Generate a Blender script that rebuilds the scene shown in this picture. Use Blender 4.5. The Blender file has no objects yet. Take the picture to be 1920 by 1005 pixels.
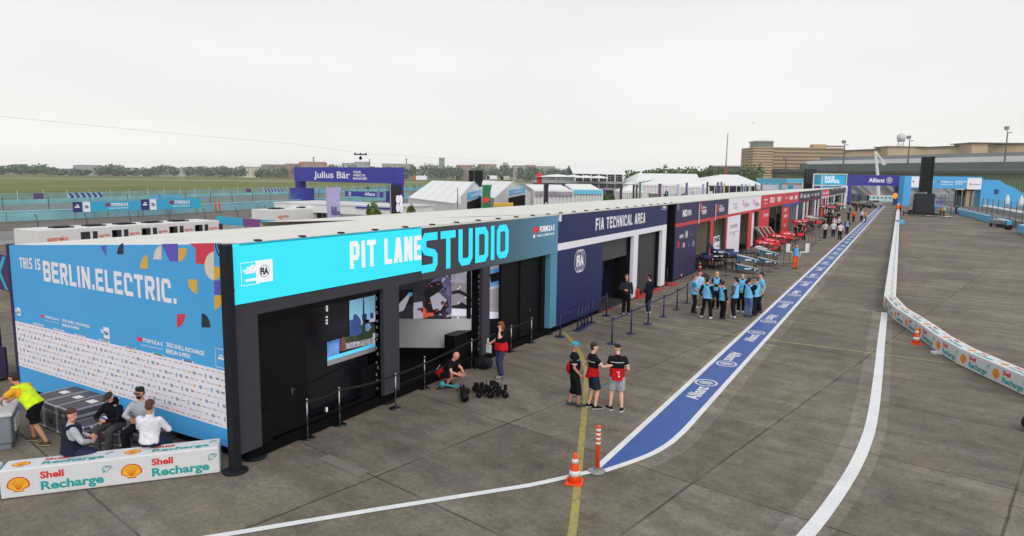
import bpy, bmesh, math, random
import numpy as np
from mathutils import Vector, Matrix
random.seed(7)
SC = bpy.context.scene
COL = SC.collection
PI = math.pi
# ---------------------------------------------------------------- camera
F_PX, CX, CY, CAM_H = 1280.0, 960.0, 502.5, 6.0      # solved from the photograph (1920 x 1005 px)
_n = np.array([.0125, 1, -171.5 / F_PX]); _n /= np.linalg.norm(_n)
def _ray(u, v): return np.array([(u - CX) / F_PX, -(v - CY) / F_PX, 1.0])
_y = _ray(1700, 340.25); _y -= _n * (_y @ _n); _y /= np.linalg.norm(_y)
ROT = np.array([np.cross(_n, _y), _y, _n])            # camera axes (right, up, forward) -> world; +Y runs down the pit lane
cam_data = bpy.data.cameras.new('camera'); cam = bpy.data.objects.new('camera', cam_data); COL.objects.link(cam)
r_, u_, f_ = ROT[:, 0], ROT[:, 1], ROT[:, 2]
cam.matrix_world = Matrix(((r_[0], u_[0], -f_[0], 0), (r_[1], u_[1], -f_[1], 0), (r_[2], u_[2], -f_[2], CAM_H), (0, 0, 0, 1)))
cam_data.sensor_width = 36; cam_data.lens = 24.0; cam_data.clip_end = 8000; cam_data.clip_start = .1
SC.camera = cam
# ---------------------------------------------------------------- sky, sun, exposure
SUN_EL, SUN_AZ = 42, 132         # azimuth clockwise from +Y (behind the camera, to the right)
world = bpy.data.worlds.new('World'); SC.world = world; world.use_nodes = True
wt = world.node_tree; wn = wt.nodes; wl = wt.links
for n in list(wn): wn.remove(n)
w_out = wn.new('ShaderNodeOutputWorld'); w_bg = wn.new('ShaderNodeBackground')
w_sky = wn.new('ShaderNodeTexSky'); w_sky.sky_type = 'NISHITA'; w_sky.sun_disc = False
w_sky.sun_elevation = math.radians(SUN_EL); w_sky.sun_rotation = math.radians(SUN_AZ); w_sky.dust_density = 4
w_tc = wn.new('ShaderNodeTexCoord'); w_sep = wn.new('ShaderNodeSeparateXYZ')
w_ramp = wn.new('ShaderNodeValToRGB'); w_noise = wn.new('ShaderNodeTexNoise'); w_map = wn.new('ShaderNodeMapping')
w_mix = wn.new('ShaderNodeMix'); w_mix.data_type = 'RGBA'; w_mix2 = wn.new('ShaderNodeMix'); w_mix2.data_type = 'RGBA'; w_mix2.blend_type = 'MULTIPLY'
w_gain = wn.new('ShaderNodeMix'); w_gain.data_type = 'RGBA'; w_gain.blend_type = 'MULTIPLY'
wl.new(w_tc.outputs['Generated'], w_sep.inputs[0]); wl.new(w_sep.outputs['Z'], w_ramp.inputs[0])
# the cloud layer: whitest near the horizon, greyer overhead (divided by the 0.1 strength below)
e = w_ramp.color_ramp.elements
e[0].position = 0.0; e[0].color = (1.24, 1.23, 1.19, 1); e[1].position = 1.0; e[1].color = (.5, .53, .56, 1)
a = e.new(.03); a.color = (1.1, 1.095, 1.06, 1); a = e.new(.07); a.color = (1.0, .995, .97, 1); a = e.new(.16); a.color = (.965, .963, .95, 1); a = e.new(.36); a.color = (.915, .925, .93, 1)
w_map.inputs['Scale'].default_value = (1.3, 1.3, 5)
wl.new(w_tc.outputs['Generated'], w_map.inputs[0]); wl.new(w_map.outputs[0], w_noise.inputs['Vector'])
w_noise.inputs['Scale'].default_value = 1.4; w_noise.inputs['Detail'].default_value = 4
w_nr = wn.new('ShaderNodeMapRange'); w_nr.inputs['From Min'].default_value = .3; w_nr.inputs['From Max'].default_value = .7
w_nr.inputs['To Min'].default_value = .93; w_nr.inputs['To Max'].default_value = 1.035
wl.new(w_noise.outputs[0], w_nr.inputs[0])
w_comb = wn.new('ShaderNodeCombineXYZ')
for i in range(3): wl.new(w_nr.outputs[0], w_comb.inputs[i])
w_mix2.inputs[0].default_value = 1; wl.new(w_ramp.outputs[0], w_mix2.inputs[6]); wl.new(w_comb.outputs[0], w_mix2.inputs[7])
w_gain.inputs[0].default_value = 1; w_gain.inputs[7].default_value = (10, 10, 10, 1); wl.new(w_mix2.outputs[2], w_gain.inputs[6])
# thin cloud: the sky glows round the hidden sun, behind the camera
w_dot = wn.new('ShaderNodeVectorMath'); w_dot.operation = 'DOT_PRODUCT'; wl.new(w_tc.outputs['Generated'], w_dot.inputs[0])
w_dot.inputs[1].default_value = (math.sin(math.radians(SUN_AZ)) * math.cos(math.radians(SUN_EL)), math.cos(math.radians(SUN_AZ)) * math.cos(math.radians(SUN_EL)), math.sin(math.radians(SUN_EL)))
w_lobe = wn.new('ShaderNodeMapRange'); w_lobe.interpolation_type = 'SMOOTHSTEP'; wl.new(w_dot.outputs['Value'], w_lobe.inputs[0])
for i, q in ((1, .25), (2, 1.0), (3, 1.0), (4, 1.85)): w_lobe.inputs[i].default_value = q
w_glow = wn.new('ShaderNodeVectorMath'); w_glow.operation = 'SCALE'; wl.new(w_gain.outputs[2], w_glow.inputs[0]); wl.new(w_lobe.outputs[0], w_glow.inputs['Scale'])
w_mix.inputs[0].default_value = .93; wl.new(w_sky.outputs[0], w_mix.inputs[6]); wl.new(w_glow.outputs[0], w_mix.inputs[7])
wl.new(w_mix.outputs[2], w_bg.inputs[0]); w_bg.inputs[1].default_value = .1
wl.new(w_bg.outputs[0], w_out.inputs[0])
sun_d = bpy.data.lights.new('sun', 'SUN'); sun_d.energy = .6; sun_d.angle = math.radians(25); sun_d.color = (1, .965, .91)
sun = bpy.data.objects.new('sun', sun_d); COL.objects.link(sun)
_el, _az = math.radians(SUN_EL), math.radians(SUN_AZ)
sun.rotation_euler = Vector((math.sin(_az) * math.cos(_el), math.cos(_az) * math.cos(_el), math.sin(_el))).to_track_quat('Z', 'Y').to_euler()
SC.view_settings.view_transform = 'Standard'; SC.view_settings.look = 'None'; SC.view_settings.gamma = 1; SC.view_settings.exposure = 0
SC.view_settings.use_curve_mapping = False
# ---------------------------------------------------------------- photo pixel -> point on a real plane
def _hit(u, v, axis, val):
    d = ROT @ _ray(u, v); o = np.array([0, 0, CAM_H]); t = (val - o[axis]) / d[axis]; return o + t * d
def gp(u, v, z=0.0): return _hit(u, v, 2, z)          # ... on a level plane
def fx(u, v, X): return _hit(u, v, 0, X)              # ... on a plane facing the lane
def fy(u, v, Y): return _hit(u, v, 1, Y)
def dep(u, v, D):                                     # ... at a given distance ahead
    return np.array([0, 0, CAM_H]) + ROT @ _ray(u, v) * D
# ---------------------------------------------------------------- materials
def lin(c):
    o = []
    for x in c:
        x /= 255.; o.append(x / 12.92 if x <= .04045 else ((x + .055) / 1.055) ** 2.4)
    return o
MATS = {}
def mat(name, rgb, rough=.6, metal=0, noise=.06, scale=6, emit=0, spec=.4, bump=0, alpha=1, bdist=.01, bscale=12):
    """rgb in display values of the material itself; a soft noise keeps large faces from being flat"""
    if name in MATS: return MATS[name]
    m = bpy.data.materials.new(name); m.use_nodes = True; nt = m.node_tree; b = nt.nodes['Principled BSDF']
    c = lin(rgb)
    b.inputs['Roughness'].default_value = rough; b.inputs['Metallic'].default_value = metal; b.inputs['Specular IOR Level'].default_value = spec
    tc = nt.nodes.new('ShaderNodeTexCoord'); no = nt.nodes.new('ShaderNodeTexNoise'); no.inputs['Scale'].default_value = scale; no.inputs['Detail'].default_value = 5
    nt.links.new(tc.outputs['Object'], no.inputs['Vector'])
    mr = nt.nodes.new('ShaderNodeMapRange'); mr.inputs['From Min'].default_value = .3; mr.inputs['From Max'].default_value = .7
    mr.inputs['To Min'].default_value = 1 - noise; mr.inputs['To Max'].default_value = 1 + noise
    nt.links.new(no.outputs[0], mr.inputs[0])
    mx = nt.nodes.new('ShaderNodeVectorMath'); mx.operation = 'SCALE'; mx.inputs[0].default_value = c
    nt.links.new(mr.outputs[0], mx.inputs['Scale']); nt.links.new(mx.outputs[0], b.inputs['Base Color'])
    if emit:
        nt.links.new(mx.outputs[0], b.inputs['Emission Color']); b.inputs['Emission Strength'].default_value = emit
    if bump:
        bp = nt.nodes.new('ShaderNodeBump'); bp.inputs['Strength'].default_value = bump; bp.inputs['Distance'].default_value = bdist
        n2 = nt.nodes.new('ShaderNodeTexNoise'); n2.inputs['Scale'].default_value = scale * bscale; nt.links.new(tc.outputs['Object'], n2.inputs['Vector'])
        nt.links.new(n2.outputs[0], bp.inputs['Height']); nt.links.new(bp.outputs[0], b.inputs['Normal'])
    if alpha < 1: b.inputs['Alpha'].default_value = alpha
    MATS[name] = m; return m
def cloth(name, rgb): return mat('cloth_' + name, rgb, .85, 0, .16, 7, spec=.12, bump=.55, bdist=.035, bscale=2.2)
# ---------------------------------------------------------------- mesh collector
class MB:
    def __init__(s): s.v = []; s.f = []; s.mi = []; s.m = 0
    def _add(s, vs, fs):
        o = len(s.v); s.v += [tuple(map(float, p)) for p in vs]
        for f in fs: s.f.append(tuple(i + o for i in f)); s.mi.append(s.m)
        return s
    def poly(s, pts): return s._add(pts, [tuple(range(len(pts)))])
    def box(s, x0, x1, y0, y1, z0, z1, bev=0):
        x0, x1 = sorted((x0, x1)); y0, y1 = sorted((y0, y1)); z0, z1 = sorted((z0, z1))
        return s.hexa([(x0, y0, z0), (x1, y0, z0), (x1, y1, z0), (x0, y1, z0), (x0, y0, z1), (x1, y0, z1), (x1, y1, z1), (x0, y1, z1)], bev)
    def hexa(s, p, bev=0):
        F = [(3, 2, 1, 0), (4, 5, 6, 7), (0, 1, 5, 4), (1, 2, 6, 5), (2, 3, 7, 6), (3, 0, 4, 7)]
        if not bev: return s._add(p, F)
        bm = bmesh.new(); vs = [bm.verts.new(q) for q in p]
        for f in F: bm.faces.new([vs[i] for i in f])
        bmesh.ops.bevel(bm, geom=list(bm.edges), offset=bev, segments=2, profile=.5, affect='EDGES')
        bm.verts.index_update(); s._add([v.co[:] for v in bm.verts], [[v.index for v in f.verts] for f in bm.faces]); bm.free(); return s
    def obox(s, c, size, rz=0, bev=0, rx=0, ry=0):
        M = Matrix.Translation(Vector(c)) @ Matrix.Rotation(rz, 4, 'Z') @ Matrix.Rotation(ry, 4, 'Y') @ Matrix.Rotation(rx, 4, 'X')
        a, b, d = [q / 2 for q in size]
        P = [(-a, -b, -d), (a, -b, -d), (a, b, -d), (-a, b, -d), (-a, -b, d), (a, -b, d), (a, b, d), (-a, b, d)]
        return s.hexa([tuple(M @ Vector(q)) for q in P], bev)
    def bar(s, p0, p1, w, h=None):
        """square bar from p0 to p1"""
        p0, p1 = Vector(p0), Vector(p1); d = (p1 - p0).normalized(); up = Vector((0, 0, 1)) if abs(d.z) < .95 else Vector((1, 0, 0))
        r = d.cross(up).normalized() * w / 2; u = r.cross(d).normalized() * (h or w) / 2
        return s.hexa([tuple(q) for q in (p0 - r - u, p0 + r - u, p1 + r - u, p1 - r - u, p0 - r + u, p0 + r + u, p1 + r + u, p1 - r + u)])
    def tube(s, pts, rad, n=8, hint=None, flat=None):
        """swept tube, rad = radius or list of radii or (rx, ry)"""
        P = [Vector(p) for p in pts]; N = len(P)
        if not isinstance(rad, (list, tuple)): rad = [rad] * N
        vs = []; fs = []; prev = None
        for i, p in enumerate(P):
            d = (P[min(i + 1, N - 1)] - P[max(i - 1, 0)]).normalized()
            if hint is not None: r = Vector(hint); r = (r - d * r.dot(d)).normalized()
            elif prev is None:
                r = d.orthogonal().normalized()
            else: r = (prev - d * prev.dot(d)).normalized()
            prev = r; u = d.cross(r); q = rad[i]; a, b = q if isinstance(q, (list, tuple)) else (q, q)
            for k in range(n):
                t = 2 * PI * k / n; vs.append(tuple(p + r * a * math.cos(t) + u * b * math.sin(t)))
        for i in range(N - 1):
            for k in range(n): fs.append((i * n + k, i * n + (k + 1) % n, (i + 1) * n + (k + 1) % n, (i + 1) * n + k))
        fs.append(tuple(range(n - 1, -1, -1))); fs.append(tuple((N - 1) * n + k for k in range(n)))
        return s._add(vs, fs)
    def cyl(s, p0, p1, r0, r1=None, n=12): return s.tube([p0, p1], [r0, r0 if r1 is None else r1], n)
    def lathe(s, prof, n=16, c=(0, 0, 0)):
        vs = []; fs = []
        for r, z in prof:
            for k in range(n): t = 2 * PI * k / n; vs.append((c[0] + r * math.cos(t), c[1] + r * math.sin(t), c[2] + z))
        for i in range(len(prof) - 1):
            for k in range(n): fs.append((i * n + k, i * n + (k + 1) % n, (i + 1) * n + (k + 1) % n, (i + 1) * n + k))
        fs.append(tuple(range(n - 1, -1, -1))); fs.append(tuple((len(prof) - 1) * n + k for k in range(n)))
        return s._add(vs, fs)
    def ell(s, c, r, n=12, m=8, M=None):
        if not isinstance(r, (list, tuple)): r = (r, r, r)
        vs = []; fs = []
        for i in range(1, m):
            a = PI * i / m
            for k in range(n): t = 2 * PI * k / n; vs.append(Vector((r[0] * math.sin(a) * math.cos(t), r[1] * math.sin(a) * math.sin(t), r[2] * math.cos(a))))
        vs += [Vector((0, 0, r[2])), Vector((0, 0, -r[2]))]; T = (m - 1) * n; B = T + 1
        for i in range(m - 2):
            for k in range(n): fs.append((i * n + k, (i + 1) * n + k, (i + 1) * n + (k + 1) % n, i * n + (k + 1) % n))
        for k in range(n): fs.append((k, (k + 1) % n, T)); fs.append(((m - 2) * n + (k + 1) % n, (m - 2) * n + k, B))
        if M is not None: vs = [M @ v for v in vs]
        return s._add([tuple(v + Vector(c)) for v in vs], fs)
    def prism(s, pts, off):
        """extrude a planar polygon by the vector off"""
        n = len(pts); q = [tuple(Vector(p) + Vector(off)) for p in pts]
        return s._add(list(pts) + q, [tuple(range(n - 1, -1, -1)), tuple(range(n, 2 * n))] + [(i, (i + 1) % n, n + (i + 1) % n, n + i) for i in range(n)])
    def add2d(s, vs, fs, o, R, U, lift=.003):
        o, R, U = Vector(o), Vector(R), Vector(U); N = R.cross(U).normalized() * lift
        return s._add([tuple(o + R * p[0] + U * p[1] + N) for p in vs], fs)
    def mesh(s, name, mats, smooth=False):
        me = bpy.data.meshes.new(name); me.from_pydata(s.v, [], s.f)
        for m in (mats if isinstance(mats, (list, tuple)) else [mats]): me.materials.append(m)
        if any(s.mi): me.polygons.foreach_set('material_index', s.mi)
        if smooth: me.polygons.foreach_set('use_smooth', [True] * len(me.polygons))
        me.update(); return me
    def build(s, name, mats, parent=None, smooth=False, loc=None, label=None):
        o = bpy.data.objects.new(name, s.mesh(name, mats, smooth)); COL.objects.link(o)
        if parent is not None: o.parent = parent
        if loc is not None: o.location = loc
        if label: o['label'] = label
        return o
def tag(o, label=None, cat=None, group=None, kind=None):
    for k, v in (('label', label), ('category', cat), ('group', group), ('kind', kind)):
        if v: o[k] = v
    return o
def thing(name, label, cat, loc=(0, 0, 0), rz=0, group=None):
    o = bpy.data.objects.new(name, None); COL.objects.link(o); o.location = [float(q) for q in loc]; o.rotation_euler = (0, 0, rz); o.empty_display_size = .2
    return tag(o, label, cat, group)
def copy_tree(o, parent=None):
    c = o.copy(); COL.objects.link(c)
    if parent is not None: c.parent = parent
    for ch in [q for q in o.children]: copy_tree(ch, c)
    return c
def copy_at(o, label, loc, rz=None):
    c = copy_tree(o); c.location = [float(q) for q in loc]; c['label'] = label
    if rz is not None: c.rotation_euler = (0, 0, rz)
    return c
# ---------------------------------------------------------------- lettering
_TC = {}
def text2d(s, bold=0, shear=0):
    """outline of a string in the built-in font, cap height 1, starting at x = 0"""
    k = (s, bold, shear)
    if k in _TC: return _TC[k]
    cu = bpy.data.curves.new('t', 'FONT'); cu.body = s; cu.offset = bold; cu.resolution_u = 3; cu.shear = shear
    ob = bpy.data.objects.new('t', cu); me = bpy.data.meshes.new_from_object(ob)
    vs = np.array([v.co[:2] for v in me.vertices]).reshape(-1, 2); fs = [tuple(p.vertices) for p in me.polygons]
    if len(vs): vs[:, 0] -= vs[:, 0].min(); vs /= .69
    bpy.data.objects.remove(ob); bpy.data.curves.remove(cu); bpy.data.meshes.remove(me)
    _TC[k] = (vs, fs); return vs, fs
def word(mb, s, p0, p1, up, h, bold=.015, lift=.003, shear=0):
    """write s from p0 to p1 (baseline ends, 3-D), cap height h along up"""
    vs, fs = text2d(s, bold, shear); w = vs[:, 0].max(); R = (Vector(p1) - Vector(p0)) / w
    return mb.add2d(vs, fs, p0, R, Vector(up).normalized() * h, lift)
G = {  # block letters as strokes in a unit cell: width, list of (points, closed)
 'A': (.62, [([(0, 0), (.44, 1)], 2), ([(1, 0), (.56, 1)], 2), ([(.2, .26), (.8, .26)], 0)]),
 'B': (.58, [([(0, 0), (0, 1), (.8, 1), (1, .9), (1, .62), (.86, .52), (1, .42), (1, .1), (.86, 0)], 1), ([(0, .52), (.86, .52)], 0)]),
 'C': (.55, [([(1, .78), (1, .88), (.82, 1), (.16, 1), (0, .88), (0, .12), (.16, 0), (1, 0)], 0)]),
 'D': (.58, [([(0, 0), (0, 1), (.8, 1), (1, .86), (1, .14), (.8, 0)], 1)]),
 'E': (.5, [([(1, 1), (0, 1), (0, 0), (1, 0)], 0), ([(0, .52), (.86, .52)], 0)]),
 'F': (.5, [([(1, 1), (0, 1), (0, 0)], 0), ([(0, .5), (.86, .5)], 0)]),
 'H': (.58, [([(0, 0), (0, 1)], 0), ([(1, 0), (1, 1)], 0), ([(0, .52), (1, .52)], 0)]),
 'I': (.0, [([(0, 0), (0, 1)], 0)]),
 'L': (.48, [([(0, 1), (0, 0), (1, 0)], 0)]),
 'M': (.75, [([(0, 0), (0, 1)], 0), ([(1, 0), (1, 1)], 0), ([(.5, .3), (0, 1)], 2), ([(.5, .3), (1, 1)], 2)]),
 'N': (.6, [([(0, 0), (0, 1)], 0), ([(1, 0), (1, 1)], 0), ([(1, 0), (0, 1)], 2)]),
 'O': (.58, [([(0, .14), (0, .86), (.2, 1), (.8, 1), (1, .86), (1, .14), (.8, 0), (.2, 0)], 1)]),
 'P': (.56, [([(0, 0), (0, 1), (.82, 1), (1, .88), (1, .5), (.82, .38), (0, .38)], 0)]),
 'R': (.58, [([(0, 0), (0, 1), (.82, 1), (1, .88), (1, .58), (.82, .46), (0, .46)], 0), ([(1, 0), (.5, .5)], 2)]),
 'S': (.55, [([(1, 1), (.16, 1), (0, .88), (0, .66), (.16, .55), (.84, .46), (1, .36), (1, .12), (.84, 0), (0, 0)], 0)]),
 'T': (.56, [([(0, 1), (1, 1)], 0), ([(.5, 1), (.5, 0)], 0)]),
 'U': (.58, [([(0, 1), (0, .14), (.2, 0), (.8, 0), (1, .14), (1, 1)], 0)]),
 '.': (.0, [([(0, 0), (0, .04)], 0)]), ' ': (.1, [])}
def _stroke(P, t, closed):
    P = [np.array(p, float) for p in P]; N = len(P); L = []; R = []
    for i in range(N):
        a = P[i - 1] if (i or closed) else None; b = P[(i + 1) % N] if (i < N - 1 or closed) else None
        d0 = (P[i] - a) / np.linalg.norm(P[i] - a) if a is not None else None
        d1 = (b - P[i]) / np.linalg.norm(b - P[i]) if b is not None else None
        if d0 is None: d0 = d1
        if d1 is None: d1 = d0
        n0 = np.array([-d0[1], d0[0]]); n1 = np.array([-d1[1], d1[0]]); m = n0 + n1; m /= max(np.linalg.norm(m), 1e-6)
        k = min(1 / max(m @ n0, .3), 2.2); q = P[i].copy()
        if not closed and i == 0: q = q - d0 * t / 2
        if not closed and i == N - 1: q = q + d0 * t / 2
        L.append(q + m * k * t / 2); R.append(q - m * k * t / 2)
    return L, R
def block(mb, s, p0, p1, up, h, t=.2, gap=.12, lift=.004):
    """condensed display lettering from p0 to p1 (baseline ends), height h, stroke t*h"""
    p0, p1 = Vector(p0), Vector(p1); W = (p1 - p0).length / h; nat = sum(G[c][0] for c in s); k = (W - len(s) * t - (len(s) - 1) * gap) / max(nat, .01)
    R = (p1 - p0).normalized() * h; U = Vector(up).normalized() * h; x = t / 2; j = 0
    for c in s:
        w = G[c][0] * k
        for pts, cl in G[c][1]:
            if cl == 2:
                (ax, ay), (bx, by) = pts; e_ = t * .56; ax, bx = x + ax * w, x + bx * w; mb.add2d([(ax - e_, ay), (ax + e_, ay), (bx + e_, by), (bx - e_, by)], [(0, 1, 2, 3)], p0, R, U, lift + .0012 * (j % 6)); j += 1; continue
            L, Q = _stroke([(x + p[0] * w, t / 2 + p[1] * (1 - t)) for p in pts], t, cl); n = len(L); vs = L + Q
            fs = [(n + i, n + (i + 1) % n, (i + 1) % n, i) for i in range(n if cl else n - 1)]
            for q, fc in enumerate(fs): mb.add2d([vs[i] for i in fc], [(0, 1, 2, 3)], p0, R, U, lift + .0012 * ((j + q) % 6))
            j += len(fs)
        x += w + t + gap
    return mb
def disc2d(mb, c, R, U, r0, r1=0, n=28, lift=.004, a0=0, a1=2 * PI):
    c, R, U = Vector(c), Vector(R), Vector(U); vs = []; fs = []; full = abs(a1 - a0 - 2 * PI) < 1e-6; m = n if full else n + 1
    for k in range(m):
        t = a0 + (a1 - a0) * k / n; vs.append((r0 * math.cos(t), r0 * math.sin(t)))
    if r1 > 0:
        for k in range(m): t = a0 + (a1 - a0) * k / n; vs.append((r1 * math.cos(t), r1 * math.sin(t)))
        for k in range(n): fs.append((k, (k + 1) % m, m + (k + 1) % m, m + k))
    elif full: fs.append(tuple(range(m)))
    else: vs.append((0, 0)); fs.append(tuple(range(m + 1)))
    return mb.add2d(vs, fs, c, R, U, lift)
def rect2d(mb, c, R, U, w, h, lift=.004):
    return mb.add2d([(-w / 2, -h / 2), (w / 2, -h / 2), (w / 2, h / 2), (-w / 2, h / 2)], [(0, 1, 2, 3)], c, R, U, lift)
ORD = ['first', 'second', 'third', 'fourth', 'fifth', 'sixth', 'seventh', 'eighth', 'ninth', 'tenth', 'eleventh', 'twelfth', 'thirteenth', 'fourteenth', 'fifteenth', 'sixteenth', 'seventeenth', 'eighteenth', 'nineteenth', 'twentieth']
# ================================================================ ground
def N(nt, t, **kw):
    n = nt.nodes.new(t)
    for k, v in kw.items(): setattr(n, k, v)
    return n
def math_n(nt, op, a, b=None, c=None):
    n = N(nt, 'ShaderNodeMath', operation=op)
    for i, q in enumerate((a, b, c)):
        if q is None: continue
        if isinstance(q, (int, float)): n.inputs[i].default_value = q
        else: nt.links.new(q, n.inputs[i])
    return n.outputs[0]
def concrete(name, base, joints=True, dark=1.0):
    m = bpy.data.materials.new(name); m.use_nodes = True; nt = m.node_tree; b = nt.nodes['Principled BSDF']; L = nt.links.new
    b.inputs['Roughness'].default_value = .85; b.inputs['Specular IOR Level'].default_value = .25
    g = N(nt, 'ShaderNodeNewGeometry'); P = g.outputs['Position']
    mp = N(nt, 'ShaderNodeMapping'); mp.vector_type = 'TEXTURE'
    mp.inputs['Location'].default_value = (-3.23, 13.01, 0); mp.inputs['Rotation'].default_value = (0, 0, math.radians(-11)); L(P, mp.inputs[0])
    def noise(scale, det=5, vec=None, stretch=None, rough=.55):
        n = N(nt, 'ShaderNodeTexNoise'); n.inputs['Scale'].default_value = scale; n.inputs['Detail'].default_value = det; n.inputs['Roughness'].default_value = rough
        v = vec or mp.outputs[0]
        if stretch:
            q = N(nt, 'ShaderNodeMapping'); q.inputs['Scale'].default_value = stretch; L(v, q.inputs[0]); v = q.outputs[0]
        L(v, n.inputs['Vector']); return n.outputs[0]
    def rng(x, a, c, lo, hi):
        r = N(nt, 'ShaderNodeMapRange'); L(x, r.inputs[0]); r.inputs[1].default_value = a; r.inputs[2].default_value = c; r.inputs[3].default_value = lo; r.inputs[4].default_value = hi; return r.outputs[0]
    big = rng(noise(.22, 4), .3, .7, .74, 1.22)
    mid = rng(noise(1.7, 6, rough=.65), .3, .7, .78, 1.22)
    streak = rng(noise(1.0, 5, stretch=(.22, 1.5, 1), rough=.6), .32, .68, .78, 1.2)
    fine = rng(noise(38, 3, rough=.7), .28, .72, .72, 1.27)
    grit = rng(noise(9, 4, rough=.7), .3, .7, .77, 1.22)
    k = math_n(nt, 'MULTIPLY', math_n(nt, 'MULTIPLY', big, mid), math_n(nt, 'MULTIPLY', math_n(nt, 'MULTIPLY', streak, fine), grit))
    # dark stains and pale scuffs
    st = rng(noise(.55, 6, rough=.7), .57, .72, 1.0, .77); k = math_n(nt, 'MULTIPLY', k, st)
    sc = rng(noise(2.6, 6, stretch=(.5, 1.2, 1), rough=.75), .66, .80, 1.0, 1.28); k = math_n(nt, 'MULTIPLY', k, sc)
    sp_ = rng(noise(3.1, 5, rough=.6), .63, .72, 1.0, .66); k = math_n(nt, 'MULTIPLY', k, sp_)
    if joints:
        sp = N(nt, 'ShaderNodeSeparateXYZ'); wob = N(nt, 'ShaderNodeVectorMath', operation='ADD'); L(mp.outputs[0], wob.inputs[0])
        wn_ = N(nt, 'ShaderNodeTexNoise'); wn_.inputs['Scale'].default_value = .9; L(mp.outputs[0], wn_.inputs['Vector'])
        ws = N(nt, 'ShaderNodeVectorMath', operation='SCALE'); L(wn_.outputs['Color'], ws.inputs[0]); ws.inputs['Scale'].default_value = .05; L(ws.outputs[0], wob.inputs[1])
        L(wob.outputs[0], sp.inputs[0])
        for ax, size, off, wd in (('X', 4.88, .025, .0055), ('Y', 4.05, .025, .0055)):
            fr = math_n(nt, 'ABSOLUTE', math_n(nt, 'SUBTRACT', math_n(nt, 'FRACT', math_n(nt, 'ADD', math_n(nt, 'DIVIDE', math_n(nt, 'SUBTRACT', sp.outputs[ax], off), size), .5)), .5))
            if ax == 'Y': jn = rng(fr, wd * .35, wd * 1.5, .36, 1.0)
            else: jn = rng(fr, wd * .35, wd * 1.5, .36, 1.0)
            # joints fill up with dirt here and there
            gone = rng(noise(.5, 3), .35, .55, .0, 1.0)
            mixj = math_n(nt, 'ADD', math_n(nt, 'MULTIPLY', math_n(nt, 'SUBTRACT', jn, 1.0), math_n(nt, 'ADD', math_n(nt, 'MULTIPLY', gone, .75), .3)), 1.0)
            k = math_n(nt, 'MULTIPLY', k, mixj)
            halo = rng(fr, .0, .03, 1.07, 1.0); k = math_n(nt, 'MULTIPLY', k, halo)
        # each slab was cast a slightly different shade
        sn = N(nt, 'ShaderNodeVectorMath', operation='DIVIDE'); L(mp.outputs[0], sn.inputs[0]); sn.inputs[1].default_value = (4.88, 4.05, 1e6)
        ad = N(nt, 'ShaderNodeVectorMath', operation='FLOOR'); L(sn.outputs[0], ad.inputs[0])
        wh = N(nt, 'ShaderNodeTexWhiteNoise'); L(ad.outputs[0], wh.inputs[0]); k = math_n(nt, 'MULTIPLY', k, rng(wh.outputs[0], 0, 1, .88, 1.1))
    hue = N(nt, 'ShaderNodeMix', data_type='RGBA'); L(rng(noise(.8, 4), .3, .7, 0, 1), hue.inputs[0])
    c = [q * dark for q in lin(base)]; hue.inputs[6].default_value = (c[0] * 1.03, c[1], c[2] * .93, 1); hue.inputs[7].default_value = (c[0] * .97, c[1], c[2] * 1.06, 1)
    mx = N(nt, 'ShaderNodeVectorMath', operation='SCALE'); L(hue.outputs[2], mx.inputs[0]); L(k, mx.inputs['Scale']); L(mx.outputs[0], b.inputs['Base Color'])
    bp = N(nt, 'ShaderNodeBump'); bp.inputs['Strength'].default_value = .25; bp.inputs['Distance'].default_value = .004; L(fine, bp.inputs['Height']); L(bp.outputs[0], b.inputs['Normal'])
    MATS[name] = m; return m
M_APRON = concrete('apron_concrete', (121, 111, 99))
M_CLEAN = concrete('cleaned_concrete', (134, 125, 113), joints=True)
M_ASPHALT = concrete('track_asphalt', (112, 104, 98), joints=False)
def struct(o): o['kind'] = 'structure'; return o
S = 2800
struct(MB().poly([(-S, -300, 0), (900, -300, 0), (900, 2480, 0), (-S, 2480, 0)]).build('ground', M_APRON))
def paint(name, rgb, wear=.35):
    """road paint: uneven coverage, the concrete grain shows through"""
    m = bpy.data.materials.new(name); m.use_nodes = True; nt = m.node_tree; b = nt.nodes['Principled BSDF']; L = nt.links.new
    b.inputs['Roughness'].default_value = .55
    g = N(nt, 'ShaderNodeNewGeometry')
    def nz(s, d, lo, hi, a=.3, c=.7):
        n = N(nt, 'ShaderNodeTexNoise'); n.inputs['Scale'].default_value = s; n.inputs['Detail'].default_value = d; L(g.outputs['Position'], n.inputs['Vector'])
        r = N(nt, 'ShaderNodeMapRange'); L(n.outputs[0], r.inputs[0]); r.inputs[1].default_value = a; r.inputs[2].default_value = c; r.inputs[3].default_value = lo; r.inputs[4].default_value = hi; return r.outputs[0]
    k = math_n(nt, 'MULTIPLY', nz(1.3, 5, .93, 1.06), nz(30, 4, .92, 1.06))
    c = lin(rgb); mix = N(nt, 'ShaderNodeMix', data_type='RGBA'); L(nz(7, 8, 0, wear, .5, .72), mix.inputs[0])
    mix.inputs[6].default_value = (*c, 1); mix.inputs[7].default_value = (*lin((120, 112, 104)), 1)
    mx = N(nt, 'ShaderNodeVectorMath', operation='SCALE'); L(mix.outputs[2], mx.inputs[0]); L(k, mx.inputs['Scale']); L(mx.outputs[0], b.inputs['Base Color'])
    MATS[name] = m; return m
P_WHITE = paint('white_road_paint', (232, 230, 232), .12)
P_BLUE = paint('blue_road_paint', (50, 86, 160), .16)
P_YEL = paint('yellow_road_paint', (168, 152, 80), 1.0)
P_YEL2 = paint('faded_yellow_paint', (164, 150, 92), .9)
P_PALE = paint('pale_scuff', (150, 142, 132), 1)
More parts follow.
